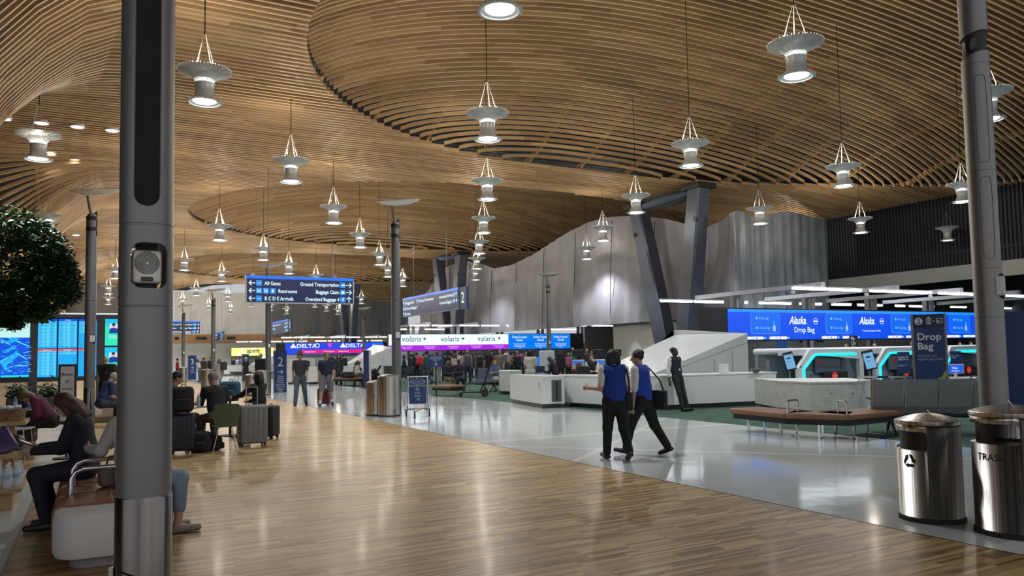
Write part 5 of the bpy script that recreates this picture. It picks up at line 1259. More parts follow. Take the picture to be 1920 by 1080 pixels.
# left side cafe
q = D(30, 14.2); cafe_table('round pale cafe table with two blue bottles by the planters', q, .76, .46)
for i, (px, lb) in enumerate(((30, 'left blue-grey bottle on the round cafe table'), (57, 'right blue-grey bottle on the round cafe table'))):
    p = D(px, 14.1, .76); bottle(lb, p, .22, .036, (.35, .45, .6), None, cm((.12, .18, .27), .3))
p = D(43, 14.45, .76); backpack('black bag standing between the two bottles on the cafe table', p, face(43, 0), .24, .14, .30)
q = D(48, 15.2); suitcase('tall black suitcase under the round cafe table', q, face(48, 20), .40, .28, .68, (.01, .01, .012), 0, .6, 0)
q = D(30, 15.6); backpack('black duffel bag beside the tall black suitcase', q, face(30, 0), .45, .3, .42)
q = D(-8, 13.5); shell_chair('sage green chair cut by the left picture edge', q, face(5, 60))
q = D(33, 12.6); t = thing('side_table', 'small white square-topped side table by the wicker basket', 'table', q, face(33, 20))
MB().rbox((0, 0, .53), (.42, .42, .025), .01).build('table_top', cm((.5, .52, .56), .15), t)
for sx in (-1, 1):
    for sy in (-1, 1): MB().cyl((sx*.16, sy*.16, .52), (sx*.2, sy*.2, 0), .012, n=8).build('leg', M['chrome'], t)
q = D(113+14, 12.9); t = thing('menu_stand', 'black framed floor sign reading Mimosas $7 All Day', 'sign', q, face(128, 4))
MB().rbox((0, 0, 1.06), (.27, .03, 1.0), .01).build('frame', M['black'], t); MB().b2(-.10, .10, -.018, -.016, .62, 1.52).build('paper', cm((.52, .51, .50), .6), t)
MB().cyl((0, 0, 0), (0, 0, .6), .02).lathe([(.2, 0), (.2, .02), (.03, .03)], 20).build('base', M['black'], t)
b = MB(); text(b, 'Mimosas!', .05, 0, 1.38, -.02, 'CENTER', .012, .9).b2(-.085, .085, -.021, -.02, 1.368, 1.373); text(b, '$7', .065, 0, 1.25, -.02, 'CENTER', .01, .9); text(b, 'All Day', .06, 0, 1.13, -.02, 'CENTER', .01, .9); b.build('lettering', M['black'], t, fix=False)
q = D(7, 16); t = thing('yellow_board', 'yellow folding caution board at the left edge by the planter', 'sign', q, face(8, 30)); MB().box((0, -.1, .35), (.26, .02, .72), rx=R(-12)).box((0, .1, .35), (.26, .02, .72), rx=R(12)).build('panels', cm((.55, .33, .01), .5), t)
# tiered display stand with bottles at the left edge
q = P(-2, 962); t = thing('display_stand', 'pale wooden tiered display stand at the left picture edge', 'stand', (q.x, q.y, 0), 0)
DS = Vector((q.x, q.y, 0)); tiers = ((-.55, .21, .20, .045), (-.50, .17, .60, .05), (-.50, .16, .90, .05))
MB().b2(-.5, .11, .10, .8, 0, .2).build('base', M['oak'], t)
MB().b2(-.6, .20, 0, 1.1, .20, .245).build('bottom_shelf', M['oak'], t)
MB().b2(-.6, .17, .35, 1.3, .53, .58).build('middle_shelf', M['oak'], t)
MB().b2(-.6, .17, .9, 1.6, .86, .90).build('top_shelf', M['oak'], t)
for y_, z_ in ((.5, .53), (1.2, .86)): MB().b2(-.02, .04, y_, y_+.06, .2, z_).build('upright', M['oak'], t)
for i, (dx, dy) in enumerate(((.06, .08), (.145, .18), (-.03, .18), (.06, .30), (.15, .42), (-.13, .10), (-.04, .42))):
    bottle(['clear water bottle at the front of the bottom shelf', 'clear water bottle at the right corner of the bottom shelf', 'clear water bottle second from the front on the bottom shelf', 'clear water bottle in the middle of the bottom shelf', 'clear water bottle at the back right of the bottom shelf', 'clear water bottle half cut by the picture edge', 'clear water bottle at the back of the bottom shelf'][i], DS+Vector((dx, dy, .245)), .25, .038, (.75, .78, .8), 'water bottles on the display stand')
t = thing('snack_bag', 'shiny purple snack bag leaning on the middle shelf', 'bag', DS+Vector((.02, .45, .58)), .5); MB().rbox((0, .08, .14), (.22, .07, .30), .03, rx=R(-28), ry=R(-18)).build('pouch', mat('purple_foil', (.07, .04, .11), .3, .3), t, smooth=True)
t = thing('snack_bag', 'black and brown bags piled on the middle shelf behind the purple one', 'bag', DS+Vector((.02, .9, .58)), -.2); MB().rbox((0, 0, .09), (.28, .2, .18), .06, ry=.2).rbox((.1, -.08, .07), (.12, .1, .12), .04, ry=.5).build('pouch', cm((.03, .015, .015), .4), t, smooth=True)
t = thing('wicker_basket', 'brown wicker basket with wrapped items on the top shelf', 'basket', DS+Vector((-.03, 1.15, .90)), 0)
b = MB()
for i in range(8): z = .012+i*.018; b.lathe([(.17+.003*i, z-.009), (.177+.003*i, z), (.17+.003*i, z+.009)], 24, cap=False, sy=.75)
b.build('basket', mat('wicker', (.22, .13, .06), .7, var=.5, vs=40), t); b = MB(); r_ = random.Random(2)
for i in range(14): b.rbox((r_.uniform(-.11, .11), r_.uniform(-.08, .08), .15+r_.uniform(0, .03)), (.06, .045, .04), .015, rz=r_.uniform(0, 3), rx=r_.uniform(-1, 1))
b.build('wrapped_items', M['white_solid'], t)['kind'] = 'stuff'
# ================================================================ LUGGAGE CART
q = D(781, 20.2); t = thing('luggage_cart', 'steel luggage cart with navy panels right of the middle bins', 'cart', q, face(781, 0))
for s_ in (-1, 1):
    MB().tube([(s_*.27, .30, .12), (s_*.27, .05, .30), (s_*.25, -.02, .85), (s_*.25, .0, 1.00), (s_*.27, -.12, 1.06)], .018, 8).build('side_tube', M['chrome'], t, smooth=True)
    MB().cyl((s_*.30-.02, .10, .10), (s_*.30+.02, .10, .10), .10, n=20).build('wheel', M['rubber'], t)
MB().cyl((-.10, -.45, .08), (-.06, -.45, .08), .08, n=18).build('front_wheel', M['rubber'], t)
MB().tube([(-.27, -.12, 1.05), (.27, -.12, 1.05)], .016, 8).tube([(-.25, 0, .84), (.25, 0, .84)], .010, 6).tube([(-.26, .02, .80), (.26, .02, .80)], .01, 6).build('cross_bar', M['chrome'], t)
MB().tube([(-.27, .12, .18), (-.10, -.1, .20), (-.08, -.45, .16)], .015, 6).tube([(.27, .12, .18), (.12, -.05, .22), (-.08, -.45, .16)], .015, 6).tube([(-.27, .12, .2), (.27, .12, .2)], .015, 6).build('under_frame', M['chrome'], t)
MB().b2(-.22, .22, -.03, -.015, .34, .78).build('lower_panel', M['navy_sign'], t); MB().b2(-.22, .22, -.03, -.015, .83, 1.0).build('upper_panel', M['navy_sign'], t)
b = MB()
for k in range(28):
    a0, a1 = 2*PI*k/28, 2*PI*(k+1)/28; b.add([(math.cos(a)*.19*q_, -.034, .915+math.sin(a)*.065*q_) for a, q_ in ((a0, 1), (a1, 1), (a1, .9), (a0, .9))], [(0, 1, 2, 3)])
b.b2(-.12, .12, -.035, -.034, .908, .918); b.build('oval_outline', wt, t, fix=False)
text(MB(), 'fly', .12, 0, .66, -.034, 'CENTER', .01).add([(-.03, -.034, .64), (.03, -.034, .64), (0, -.034, .60)], [(0, 1, 2)]).build('lettering', wt, t, fix=False) if False else None
b = MB(); text(b, 'fly', .12, 0, .68, -.034, 'CENTER', .01); text(b, 'fly', .09, .02, .43, -.034, 'CENTER', .01); text(b, 'smart', .07, 0, .60, -.034, 'CENTER', .01); b.build('lettering', cm((.3, .42, .5), .5), t, fix=False)
b = MB(); text(b, 'time', .10, 0, .515, -.034, 'CENTER', .01); b.build('green_lettering', cm((.25, .40, .1), .5), t, fix=False)
# accessible seating sign
q = P(818, 742); t = thing('floor_sign', 'navy accessible seating sign on a black pole, right of the cart', 'sign', q, face(818, 0))
MB().rbox((0, 0, 1.36), (.62, .03, .46), .01).build('panel', M['navy_sign'], t); MB().cyl((0, .0, .0), (0, 0, 1.15), .028).lathe([(.22, 0), (.22, .015), (.03, .03)], 20).build('pole', M['black'], t)
b = MB(); text(b, 'Seating reserved\nfor people needing\nassistance', .062, 0, 1.50, -.02, 'CENTER', .008); disc(b, -.01, 1.335, .017, -.02, 10)
b.b2(-.02, .0, -.021, -.02, 1.25, 1.32).b2(-.02, .045, -.021, -.02, 1.25, 1.265).box((.052, -.02, 1.225), (.015, .002, .06))
for k in range(18):
    a0, a1 = R(150)+R(290)*k/18, R(150)+R(290)*(k+1)/18; b.add([(-.01+math.cos(a)*q_, -.02, 1.235+math.sin(a)*q_) for a, q_ in ((a0, .052), (a1, .052), (a1, .04), (a0, .04))], [(0, 1, 2, 3)])
b.build('lettering', wt, t, fix=False)
# wheeled aisle chair
q = P(895, 744); t = thing('wheeled_chair', 'black wheeled transport chair facing left on the green carpet', 'chair', q, face(895, -90))
b = MB()
for s_ in (-.2, .2):
    b.tube([(s_, .85, .08), (s_, .55, .18), (s_, .38, .50), (s_, -.28, .50), (s_, -.42, .95), (s_, -.52, 1.25)], .018, 6); b.tube([(s_, -.28, .50), (s_, -.28, .16)], .018, 6); b.tube([(s_, .55, .18), (s_, -.30, .16)], .015, 6)
b.build('frame', M['black'], t)
MB().rbox((0, .05, .52), (.40, .66, .05), .02).build('seat', M['rubber'], t); MB().rbox((0, -.36, .82), (.38, .05, .55), .02, rx=R(16)).build('backrest', M['rubber'], t)
MB().tube([(-.2, -.52, 1.25), (.2, -.52, 1.25)], .015, 6).build('push_bar', M['black'], t)
for s_ in (-.22, .22):
    MB().cyl((s_-.015, -.28, .14), (s_+.015, -.28, .14), .14, n=20).build('wheel', cm((.03, .03, .03), .6), t); MB().cyl((s_*.8-.012, .62, .09), (s_*.8+.012, .62, .09), .085, n=16).build('wheel', cm((.03, .03, .03), .6), t)
MB().tube([(-.2, .85, .09), (.2, .85, .09)], .02, 6).build('footrest', M['black'], t)
# low items
q = D(606, 25.6); suitcase('burgundy roller bag pulled by the man in a navy shirt', (q.x, q.y, 0), face(605, 20), .38, .26, .52, (.10, .012, .025), .32, .7, 0)
q = P(650, 710, 0); backpack('black bag lying on the tan bench beside the seated women', (D(651, 41.5).x, D(651, 41.5).y, .46), 0, .75, .4, .32)
q = D(700, 40.5, -.045); t = thing('stroller', 'black folded stroller leaning left of the middle post', 'stroller', q, face(700, 90)); MB().tube([(0, -.3, .1), (0, .0, .6), (0, .35, 1.15)], .05, 8).tube([(.2, .5, .1), (.1, 0, .6), (0, -.2, 1.1)], .04, 8).rbox((0, .0, .7), (.4, .5, .5), .1, rx=.6).build('frame', M['black'], t)
q = D(687, 39, 0); t = thing('narrow_sign', 'narrow navy and white sign post left of the middle post', 'sign', q, face(690, 60)); MB().box((0, 0, .95), (.55, .1, 1.9)).build('panel', M['navy_sign'], t)
MB().box((.3, 0, .95), (.04, .11, 1.9)).build('edge', M['white_solid'], t)
# queue screens and desks behind the crowd
for i, (px, d, lb) in enumerate(((1017, 47, 'blue and white kiosk cabinet right of the woman in a white top'), )):
    q = D(px, 33); t = thing('kiosk', lb, 'kiosk', q, face(px, 8)); MB().rbox((.15, 0, .85), (.62, .5, 1.7), .04).build('cabinet', cm((.50, .58, .66), .4), t); MB().b2(-.30, -.16, -.27, -.25, .4, 1.45).build('blue_side', emit('kblue', (.03, .25, .8), .7), t)
for i, px in enumerate((1046, 1082, 1121, 1152)):
    q = D(px, 41); t = thing('check_in_screen', '%s black check-in screen on a white stand right of the closed display' % ordr_(i), 'screen', q, face(px, 0), 'check-in screens under the closed display')
    MB().rbox((0, 0, 1.55), (.62, .05, .36), .02).build('monitor', M['black'], t); MB().rbox((0, 0, .6), (.65, .4, 1.2), .03).build('stand', cm((.48, .52, .58), .4), t)
    MB().b2(-.28, .28, -.21, -.2, 1.0, 1.16).build('blue_panel', emit('kb', (.02, .22, .85), .7), t)
for i, px in enumerate((765, 800, 838, 876, 914, 952)):
    q = D(px, 58); t = thing('check_in_desk', '%s pale airline desk from the left under the volaris display' % ordr_(i), 'desk', (q.x, q.y, 0), 0, 'desks under the volaris display')
    MB().rbox((0, 0, .6), (1.3, .7, 1.2), .03).build('body', M['white_solid'], t); MB().rbox((.2, -.1, 1.45), (.5, .06, .4), .02).build('monitor', M['black'], t)
MB_ = MB().b2(XU(740, 66), XU(1168, 66), 66, 66.2, 0, 2.6).build('wall_behind_airline_desks', mat('lavender_wall', (.40, .38, .46), .6)); MB_['kind'] = 'structure'
MB_ = MB().b2(XU(1096, 65), XU(1170, 65), 65, 65.2, 0, 4.4).build('wall_beside_airline_desks', M['white_wall']); MB_['kind'] = 'structure'
MB_ = MB().b2(XU(530, 104), XU(728, 104), 104, 104.2, 0, 2.8).build('wall_behind_far_desks', cm((.30, .30, .33), .6)); MB_['kind'] = 'structure'
# ================================================================ PEOPLE
# each body is grown as one continuous surface from blended tapered limbs
def surf(prims, res, k=.03):
    lo = np.min([p['lo'] for p in prims], 0)-res*2-.02; hi = np.max([p['hi'] for p in prims], 0)+res*2+.02
    n = np.ceil((hi-lo)/res).astype(int)+1
    F = np.full(n, 1.0, np.float32)
    for p in prims:
        pad = k+res*2
        i0 = np.maximum(((p['lo']-pad-lo)/res).astype(int), 0); i1 = np.minimum(np.ceil((p['hi']+pad-lo)/res).astype(int)+1, n)
        ax = [lo[a]+np.arange(i0[a], i1[a])*res for a in range(3)]
        X, Y, Z = np.meshgrid(*ax, indexing='ij'); d = p['f'](X, Y, Z).astype(np.float32)
        sl = tuple(slice(i0[a], i1[a]) for a in range(3)); A = F[sl]; kk = p.get('k', k)
        if p.get('sub'): F[sl] = np.maximum(A, -d); continue
        h = np.clip(.5+.5*(A-d)/kk, 0, 1); F[sl] = A*(1-h)+d*h-kk*h*(1-h)
    S = F < 0
    c = np.zeros(np.array(S.shape)-1, int)
    off = [(i, j, l) for i in (0, 1) for j in (0, 1) for l in (0, 1)]
    for o in off: c += S[o[0]:o[0]+c.shape[0], o[1]:o[1]+c.shape[1], o[2]:o[2]+c.shape[2]]
    act = np.argwhere((c > 0) & (c < 8)); idx = -np.ones(c.shape, int); idx[tuple(act.T)] = np.arange(len(act))
    vals = np.array([F[tuple((act+o).T)] for o in off]); P_ = np.zeros((len(act), 3)); W = np.zeros(len(act))
    for a in range(8):
        for b_ in range(a+1, 8):
            oa, ob = np.array(off[a]), np.array(off[b_])
            if np.abs(oa-ob).sum() != 1: continue
            m_ = (vals[a] < 0) != (vals[b_] < 0); t = np.where(m_, vals[a]/np.where(m_, vals[a]-vals[b_], 1), 0)
            P_ += (oa+(ob-oa)*t[:, None])*m_[:, None]; W += m_
    V = (act+P_/W[:, None])*res+lo
    Q = []
    for ax in range(3):
        sl0 = [slice(None)]*3; sl1 = [slice(None)]*3; sl0[ax] = slice(0, -1); sl1[ax] = slice(1, None)
        A, B_ = S[tuple(sl0)], S[tuple(sl1)]; e = np.argwhere(A != B_); b1, b2 = [(1, 2), (2, 0), (0, 1)][ax]
        ok = (e[:, b1] > 0) & (e[:, b2] > 0) & (e[:, b1] < S.shape[b1]-1) & (e[:, b2] < S.shape[b2]-1); e = e[ok]
        def cell(d1, d2): q = e.copy(); q[:, b1] -= d1; q[:, b2] -= d2; return idx[tuple(q.T)]
        q = np.stack([cell(1, 1), cell(0, 1), cell(0, 0), cell(1, 0)], 1); fl = ~A[tuple(e.T)]; q[fl] = q[fl][:, ::-1]; Q.append(q)
    return V, np.concatenate(Q)
def cone(a, b, ra, rb, wide=None, wf=1.0, infl=0, k=None, **kw):
    a = np.array(a, float); b = np.array(b, float); ra += infl; rb += infl; d = b-a; L2 = max(float(d@d), 1e-9); s = None if wide is None else np.array(wide, float)/np.linalg.norm(wide)
    def f(X, Y, Z):
        px, py, pz = X-a[0], Y-a[1], Z-a[2]; dd = d
        if s is not None:
            q = (px*s[0]+py*s[1]+pz*s[2])*(1-1/wf); px = px-s[0]*q; py = py-s[1]*q; pz = pz-s[2]*q
            qd = float(d@s)*(1-1/wf); dd = d-s*qd
        l2 = max(float(dd@dd), 1e-9); t = np.clip((px*dd[0]+py*dd[1]+pz*dd[2])/l2, 0, 1)
        return np.sqrt((px-dd[0]*t)**2+(py-dd[1]*t)**2+(pz-dd[2]*t)**2)-(ra+(rb-ra)*t)
    m_ = max(ra, rb)*(wf if s is not None else 1)
    r = dict(f=f, lo=np.minimum(a, b)-m_, hi=np.maximum(a, b)+m_, **kw)
    if k: r['k'] = k
    return r
def ell(c, rad, Rm=None, **kw):
    c = np.array(c, float); rad = np.array(rad, float); Rm = np.eye(3) if Rm is None else Rm
    def f(X, Y, Z):
        p = [X-c[0], Y-c[1], Z-c[2]]; q = [sum(Rm[j][i]*p[j] for j in range(3))/rad[i] for i in range(3)]; l = np.sqrt(q[0]**2+q[1]**2+q[2]**2)
        return (l-1)*rad.min()*1.0+ (l-1)*(rad.max()-rad.min())*.3
    m_ = rad.max(); return dict(f=f, lo=c-m_, hi=c+m_, **kw)
def rotx(a): c, s = math.cos(a), math.sin(a); return np.array([[1, 0, 0], [0, c, -s], [0, s, c]])
def rotz(a): c, s = math.cos(a), math.sin(a); return np.array([[c, -s, 0], [s, c, 0], [0, 0, 1]])
def roty(a): c, s = math.cos(a), math.sin(a); return np.array([[c, 0, s], [0, 1, 0], [-s, 0, c]])
def pose(kind='stand', H=1.72, lean=0, twist=0, legs=None, arms=None, head=(0, 0), seat=.45, side=0, spread=1.0):
    """legs: ((swing, knee, out), (..)) R then L in degrees; arms: ((swing, out, elbow, inward), ...)"""
    if legs is None:
        legs = {'stand': ((2, 3, 3), (-2, 3, 3)), 'walk': ((24, 8, 1), (-16, 22, 1)), 'sit': ((84, 86, 6), (84, 86, 6))}[kind]
    if arms is None:
        arms = {'stand': ((3, 8, 12, 0), (-3, 8, 12, 0)), 'walk': ((-18, 8, 14, 0), (18, 8, 22, 0)), 'sit': ((22, 8, 70, 25), (22, 8, 70, 25))}[kind]
    J = {}; up = rotx(-R(lean)) @ roty(R(side)); J['pel'] = np.zeros(3)
    J['spine'] = up @ np.array([0, 0, .10*H]); J['chest'] = up @ np.array([0, .0, .235*H]); J['neck'] = up @ np.array([0, .0, .305*H]);
    tw = up @ rotz(R(twist))
    hd = tw @ rotz(-R(head[0])) @ rotx(-R(head[1]))
    J['hdR'] = hd; J['head'] = J['neck']+hd @ np.array([0, .012*H, .083*H])
    J['up'] = tw
    for i, (sg, nm) in enumerate(((1, 'R'), (-1, 'L'))):
        J['sh'+nm] = up @ np.array([0, 0, .275*H])+tw @ np.array([sg*.102*H*spread, 0, 0])
        sw, out, el, inw = arms[i]; out *= .65
        A = tw @ rotz(sg*R(inw*.4)) @ rotx(R(sw)) @ roty(-sg*R(out))
        J['el'+nm] = J['sh'+nm]+A @ np.array([0, 0, -.172*H])
        B_ = tw @ rotz(sg*R(inw)) @ rotx(R(sw+el)) @ roty(-sg*R(out*.4))
        J['wr'+nm] = J['el'+nm]+B_ @ np.array([0, 0, -.145*H]); J['hR'+nm] = B_
        ls, kn, lo_ = legs[i]
        J['hip'+nm] = np.array([sg*.052*H, 0, -.01*H])
        T_ = roty(-sg*R(lo_)) @ rotx(R(ls)); J['kn'+nm] = J['hip'+nm]+T_ @ np.array([0, 0, -.245*H])
        S_ = roty(-sg*R(lo_)) @ rotx(R(ls-kn)); J['an'+nm] = J['kn'+nm]+S_ @ np.array([0, 0, -.24*H])
        fa = ls-kn; ft = rotx(R(max(-35, min(10, fa*.55 if kind != 'sit' else 0)))) @ roty(0); ft = rotz(-sg*R(6)) @ ft
        J['to'+nm] = J['an'+nm]+ft @ np.array([0, .105*H, -.026*H]); J['he'+nm] = J['an'+nm]+ft @ np.array([0, -.022*H, -.022*H])
    z0 = min(J['toR'][2], J['toL'][2], J['heR'][2], J['heL'][2])-.020*H
    if kind == 'sit': dz = seat+.085*H*.9
    else: dz = -z0
    for k_ in list(J):
        if k_ not in ('hdR', 'up', 'hRR', 'hRL'): J[k_] = J[k_]+np.array([0, 0, dz])
    if kind == 'sit':   # feet reach the floor
        for nm in 'RL':
            e = J['an'+nm][2]-.045*H
            for q in ('an', 'to', 'he'): J[q+nm] = J[q+nm]-np.array([0, 0, e])
            kz = J['kn'+nm]; d = kz-J['an'+nm]; 
    return J
def person(label, q, rz, J, H=1.72, fat=1.0, skin=(.42, .26, .19), hair=(.02, .015, .012), hairstyle='short', top=(.02, .02, .025), sleeve='short', bottom=(.015, .015, .02), legs='long',
           shoe=(.01, .01, .012), vest=None, res=.02, hat=None, fingers=False, group=None, skirt=False, extra=None, sole=None, coat=False, facelook=True):
    t = thing('person', label, 'person', q, rz, group); h = H/1.72; X = J['up'][:, 0]; w = fat
    def torso(i, low=.0):
        return [cone(J['pel']+[0, 0, low-.012], J['spine'], .096*h*w, .088*h*w, X, 1.38, i, k=.05), cone(J['spine'], J['chest'], .090*h*w, .098*h*(.5+.5*w), X, 1.42, i, k=.05),
                cone(J['shR']*.86+J['shL']*.14-[0, 0, .01], J['shL']*.86+J['shR']*.14-[0, 0, .01], .055*h, .055*h, None, 1, i, k=.05)]
    def arm(nm, i, f=1.0, j=1.0):
        P_ = [cone(J['sh'+nm], J['sh'+nm]+(J['el'+nm]-J['sh'+nm])*min(1, f), .050*h*w**.5, (.038+.012*(1-min(1, f)))*h*w**.5, None, 1, i)]
        if f > 1: P_.append(cone(J['el'+nm], J['el'+nm]+(J['wr'+nm]-J['el'+nm])*(f-1), .038*h, .027*h, None, 1, i))
        return P_
    def leg(nm, i, f=2.0):
        e = J['kn'+nm]; P_ = [cone(J['hip'+nm], J['hip'+nm]+(e-J['hip'+nm])*min(1, f), .086*h*w, .060*h*w**.5, None, 1, i, k=.04)]
        if f > 1: P_.append(cone(e, e+(J['an'+nm]-e)*(f-1), .058*h*w**.5, (.036 if i < .003 else .050)*h, None, 1, i))
        return P_
    hR_ = J['hdR']; hc = J['head']; L = lambda v: hc+hR_ @ (np.array(v)*h)
    B_ = torso(0)+[cone(J['chest']+[0, 0, .03], hc-hR_ @ np.array([0, .02, .05])*h, .052*h, .050*h)]
    B_ += [ell(L((0, -.005, .02)), np.array([.072, .092, .100])*h, hR_, k=.02), ell(L((0, .025, -.045)), np.array([.052, .060, .065])*h, hR_, k=.03)]
    if res <= .02:
        B_ += [cone(L((0, .088, .01)), L((0, .108, -.025)), .010*h, .015*h, k=.012), cone(L((-.024, .080, -.062)), L((.024, .080, -.062)), .011*h, .011*h, k=.012)]
        for s_ in (-1, 1): B_.append(ell(L((s_*.074, -.008, -.008)), np.array([.010, .022, .032])*h, hR_, k=.008))
    for nm, sg in (('R', 1), ('L', -1)):
        B_ += arm(nm, 0, 2.0)+leg(nm, 0, 2.0)
        hr = J['hR'+nm]; wr = J['wr'+nm]; W_ = lambda v: wr+hr @ (np.array(v)*h)
        B_.append(cone(W_((0, 0, -.01)), W_((0, .008, -.075)), .026*h, .030*h, hr[:, 1], 1.0, 0, k=.02))
        if fingers:
            for fi in range(4):
                oy = (-.030+.020*fi); ln = (.068, .078, .074, .058)[fi]; cz = .35
                a_ = W_((-sg*.004, oy, -.085)); b_ = W_((-sg*.012, oy*1.1, -.085-ln*.55)); c_ = W_((-sg*(.03), oy*1.1, -.085-ln))
                B_ += [cone(a_, b_, .0105*h, .0095*h, k=.006), cone(b_, c_, .0095*h, .008*h, k=.006)]
            B_ += [cone(W_((0, .025, -.03)), W_((-sg*.012, .060, -.065)), .013*h, .010*h, k=.008), cone(W_((-sg*.012, .060, -.065)), W_((-sg*.018, .066, -.095)), .010*h, .008*h, k=.006)]
        else: B_.append(cone(W_((0, .005, -.08)), W_((-sg*.02, .015, -.15)), .022*h, .012*h, hr[:, 1], 1.5, 0, k=.02)); B_.append(cone(W_((0, .02, -.03)), W_((-sg*.01, .05, -.09)), .012*h, .009*h, k=.01))
        B_.append(cone(J['an'+nm], J['he'+nm], .034*h, .030*h)); B_.append(cone(J['he'+nm], J['to'+nm], .030*h, .024*h))
    def hem(z0, f_=None): c0 = J['pel']; return dict(f=lambda X_, Y_, Z_: (Z_-z0), lo=c0-np.array([.4, .4, .4]), hi=np.array([c0[0]+.4, c0[1]+.4, z0]), sub=True)
    sit_ = J['knR'][2] > J['pel'][2]-.2
    rb = res
    def mk(prims, name, col, rr=None, k=.03, rough=.8, m_=None):
        V, Fq = surf(prims, rr or res, k); me = bpy.data.meshes.new(name); me.from_pydata(V.tolist(), [], Fq.tolist()); me.materials.append(m_ or cm(col, rough)); me.shade_smooth()
        o = bpy.data.objects.new(name, me); C.objects.link(o); o.parent = t; return o
    mk(B_, 'body', skin, min(res, .011) if fingers else res, .03, .55)
    # clothes
    sl = {'none': 0, 'short': .75, 'long': 1.97, 'half': 1.05}[sleeve]; ti = .014 if sleeve != 'long' else .018
    tp_ = torso(ti)+([] if not sl else arm('R', ti-.002, sl)+arm('L', ti-.002, sl))+[cone(J['chest']+[0, 0, .05*h], J['chest']+[0, 0, .085*h], .058*h, .050*h, None, 1, .006)]+([hem(J['pel'][2]+(.012 if vest is not None else -.035)*h)] if not sit_ and not coat else [])
    if coat: tp_ += [cone(J['pel'], J['pel']-[0, 0, .28*h], .10*h*w, .125*h*w, X, 1.35, ti, k=.05)]
    mk(tp_, 'coat' if coat else 'shirt', top)
    if vest is not None: mk(torso(ti+.010, -.01*h)+[hem(J['pel'][2]-.005*h)]*(not sit_)+[cone(J['shR']*.9+J['shL']*.1+[0, 0, -.03*h], J['shR']*.9+J['shL']*.1+[0, 0, .012*h], .052*h, .048*h, None, 1, ti+.002), cone(J['shL']*.9+J['shR']*.1+[0, 0, -.03*h], J['shL']*.9+J['shR']*.1+[0, 0, .012*h], .052*h, .048*h, None, 1, ti+.002)], 'vest', vest)
    pi_ = .013; lf = {'long': 1.93, 'short': .93, 'crop': 1.62}[legs]
    pr = [cone(J['pel']-[0, 0, .03*h], J['pel']+[0, 0, .055*h], .092*h*w, .092*h*w, X, 1.36, pi_, k=.05)]+leg('R', pi_+(.012 if legs == 'short' else 0), lf)+leg('L', pi_+(.012 if legs == 'short' else 0), lf)
    if skirt: pr.append(cone(J['pel'], (J['knR']+J['knL'])/2, .10*h, .13*h, X, 1.3, .01, k=.06))
    mk(pr, 'shorts' if legs == 'short' else 'trousers', bottom)
    for nm in 'RL':
        mk([cone(J['he'+nm]+[0, 0, .004], J['to'+nm]+[0, 0, .004], .036*h, .030*h, np.cross(J['to'+nm]-J['he'+nm], [0, 0, 1]), 1.25, .004), cone(J['an'+nm]+[0, 0, -.01], J['he'+nm]*.5+J['to'+nm]*.5, .036*h, .032*h, None, 1, .004)], 'shoe', shoe, min(res, .013), .02, .5)
    # hair
    hp = [ell(L((0, -.020, .035)), np.array([.084, .096, .098])*h, hR_)]
    hh = J['up'] @ np.array([0, -1, 0])
    if hairstyle == 'bald': hp = [ell(L((0, -.035, -.005)), np.array([.079, .070, .055])*h, hR_)]
    if hairstyle == 'bob':
        for s_ in (-1, 0, 1): hp.append(cone(L((s_*.052, -.045+.005*abs(s_), .03)), L((s_*.072, -.040, -.085)), .062*h, .045*h))
        hp.append(cone(L((-.03, .07, .08)), L((.03, .07, .08)), .022*h, .022*h))
    if hairstyle in ('long', 'verylong'):
        n = .20 if hairstyle == 'long' else .34
        for s_ in (-1, 0, 1): hp.append(cone(L((s_*.055, -.045, .02)), L((s_*.075, -.065, -.07)), .062*h, .060*h)); hp.append(cone(L((s_*.075, -.065, -.07)), L((s_*.09, -.07, -n)), .060*h, .042*h))
        for s_ in (-1, 1): hp.append(cone(L((s_*.07, .01, .03)), L((s_*.088, .02, -.12)), .030*h, .028*h))
    if hairstyle == 'bun': hp.append(ell(L((0, -.10, .09)), np.array([.045, .045, .045])*h, hR_))
    if hairstyle == 'curly':
        rr2 = np.random.RandomState(4)
        for i in range(26): v = rr2.normal(0, 1, 3); v /= np.linalg.norm(v); v[1] = -abs(v[1])*.8+.25*v[1]; v[2] = v[2]*.55+.30; hp.append(ell(L(tuple(v*.088+np.array([0, -.006, .028]))), np.array([.040]*3)*h, hR_, k=.01))
    mk(hp, 'hair', hair, min(res, .014), .02, .6)
    if hat is not None:
        kind, colh = hat
        if kind == 'brim': MB().lathe([(0, .12), (.06, .115), (.085, .05), (.09, .02), (.16, .005), (.165, .0), (.09, -.0)], 24, cap=False).build('hat', cm(colh, .8), t, smooth=True, fix=False, loc=Vector(L((0, -.005, .065))))
        elif kind == 'beanie': mk([ell(L((0, -.015, .05)), np.array([.090, .104, .098])*h, hR_)], 'hat', colh, .014)
        else: mk([ell(L((0, -.015, .055)), np.array([.088, .102, .085])*h, hR_), cone(L((-.03, .10, .06)), L((.03, .10, .06)), .012, .012), cone(L((-.03, .13, .05)), L((.03, .13, .05)), .010, .010)], 'cap', colh, .012)
    if facelook and res <= .021:
        b = MB()
        for s_ in (-1, 1):
            p = L((s_*.030, .081, .012)); b.lathe([(0, -.007), (.005, -.005), (.007, 0), (.005, .005), (0, .007)], 8, c=p, cap=False)
        b.build('eyes', M['black'], t)
    t['_J'] = 0; del t['_J']
    return t, J
SK = {'fair': (.50, .30, .23), 'tan': (.36, .21, .14), 'brown': (.16, .085, .05), 'dark': (.06, .035, .025)}
WH = (.66, .65, .60); NV = (.008, .012, .035); BK = (.008, .008, .011)
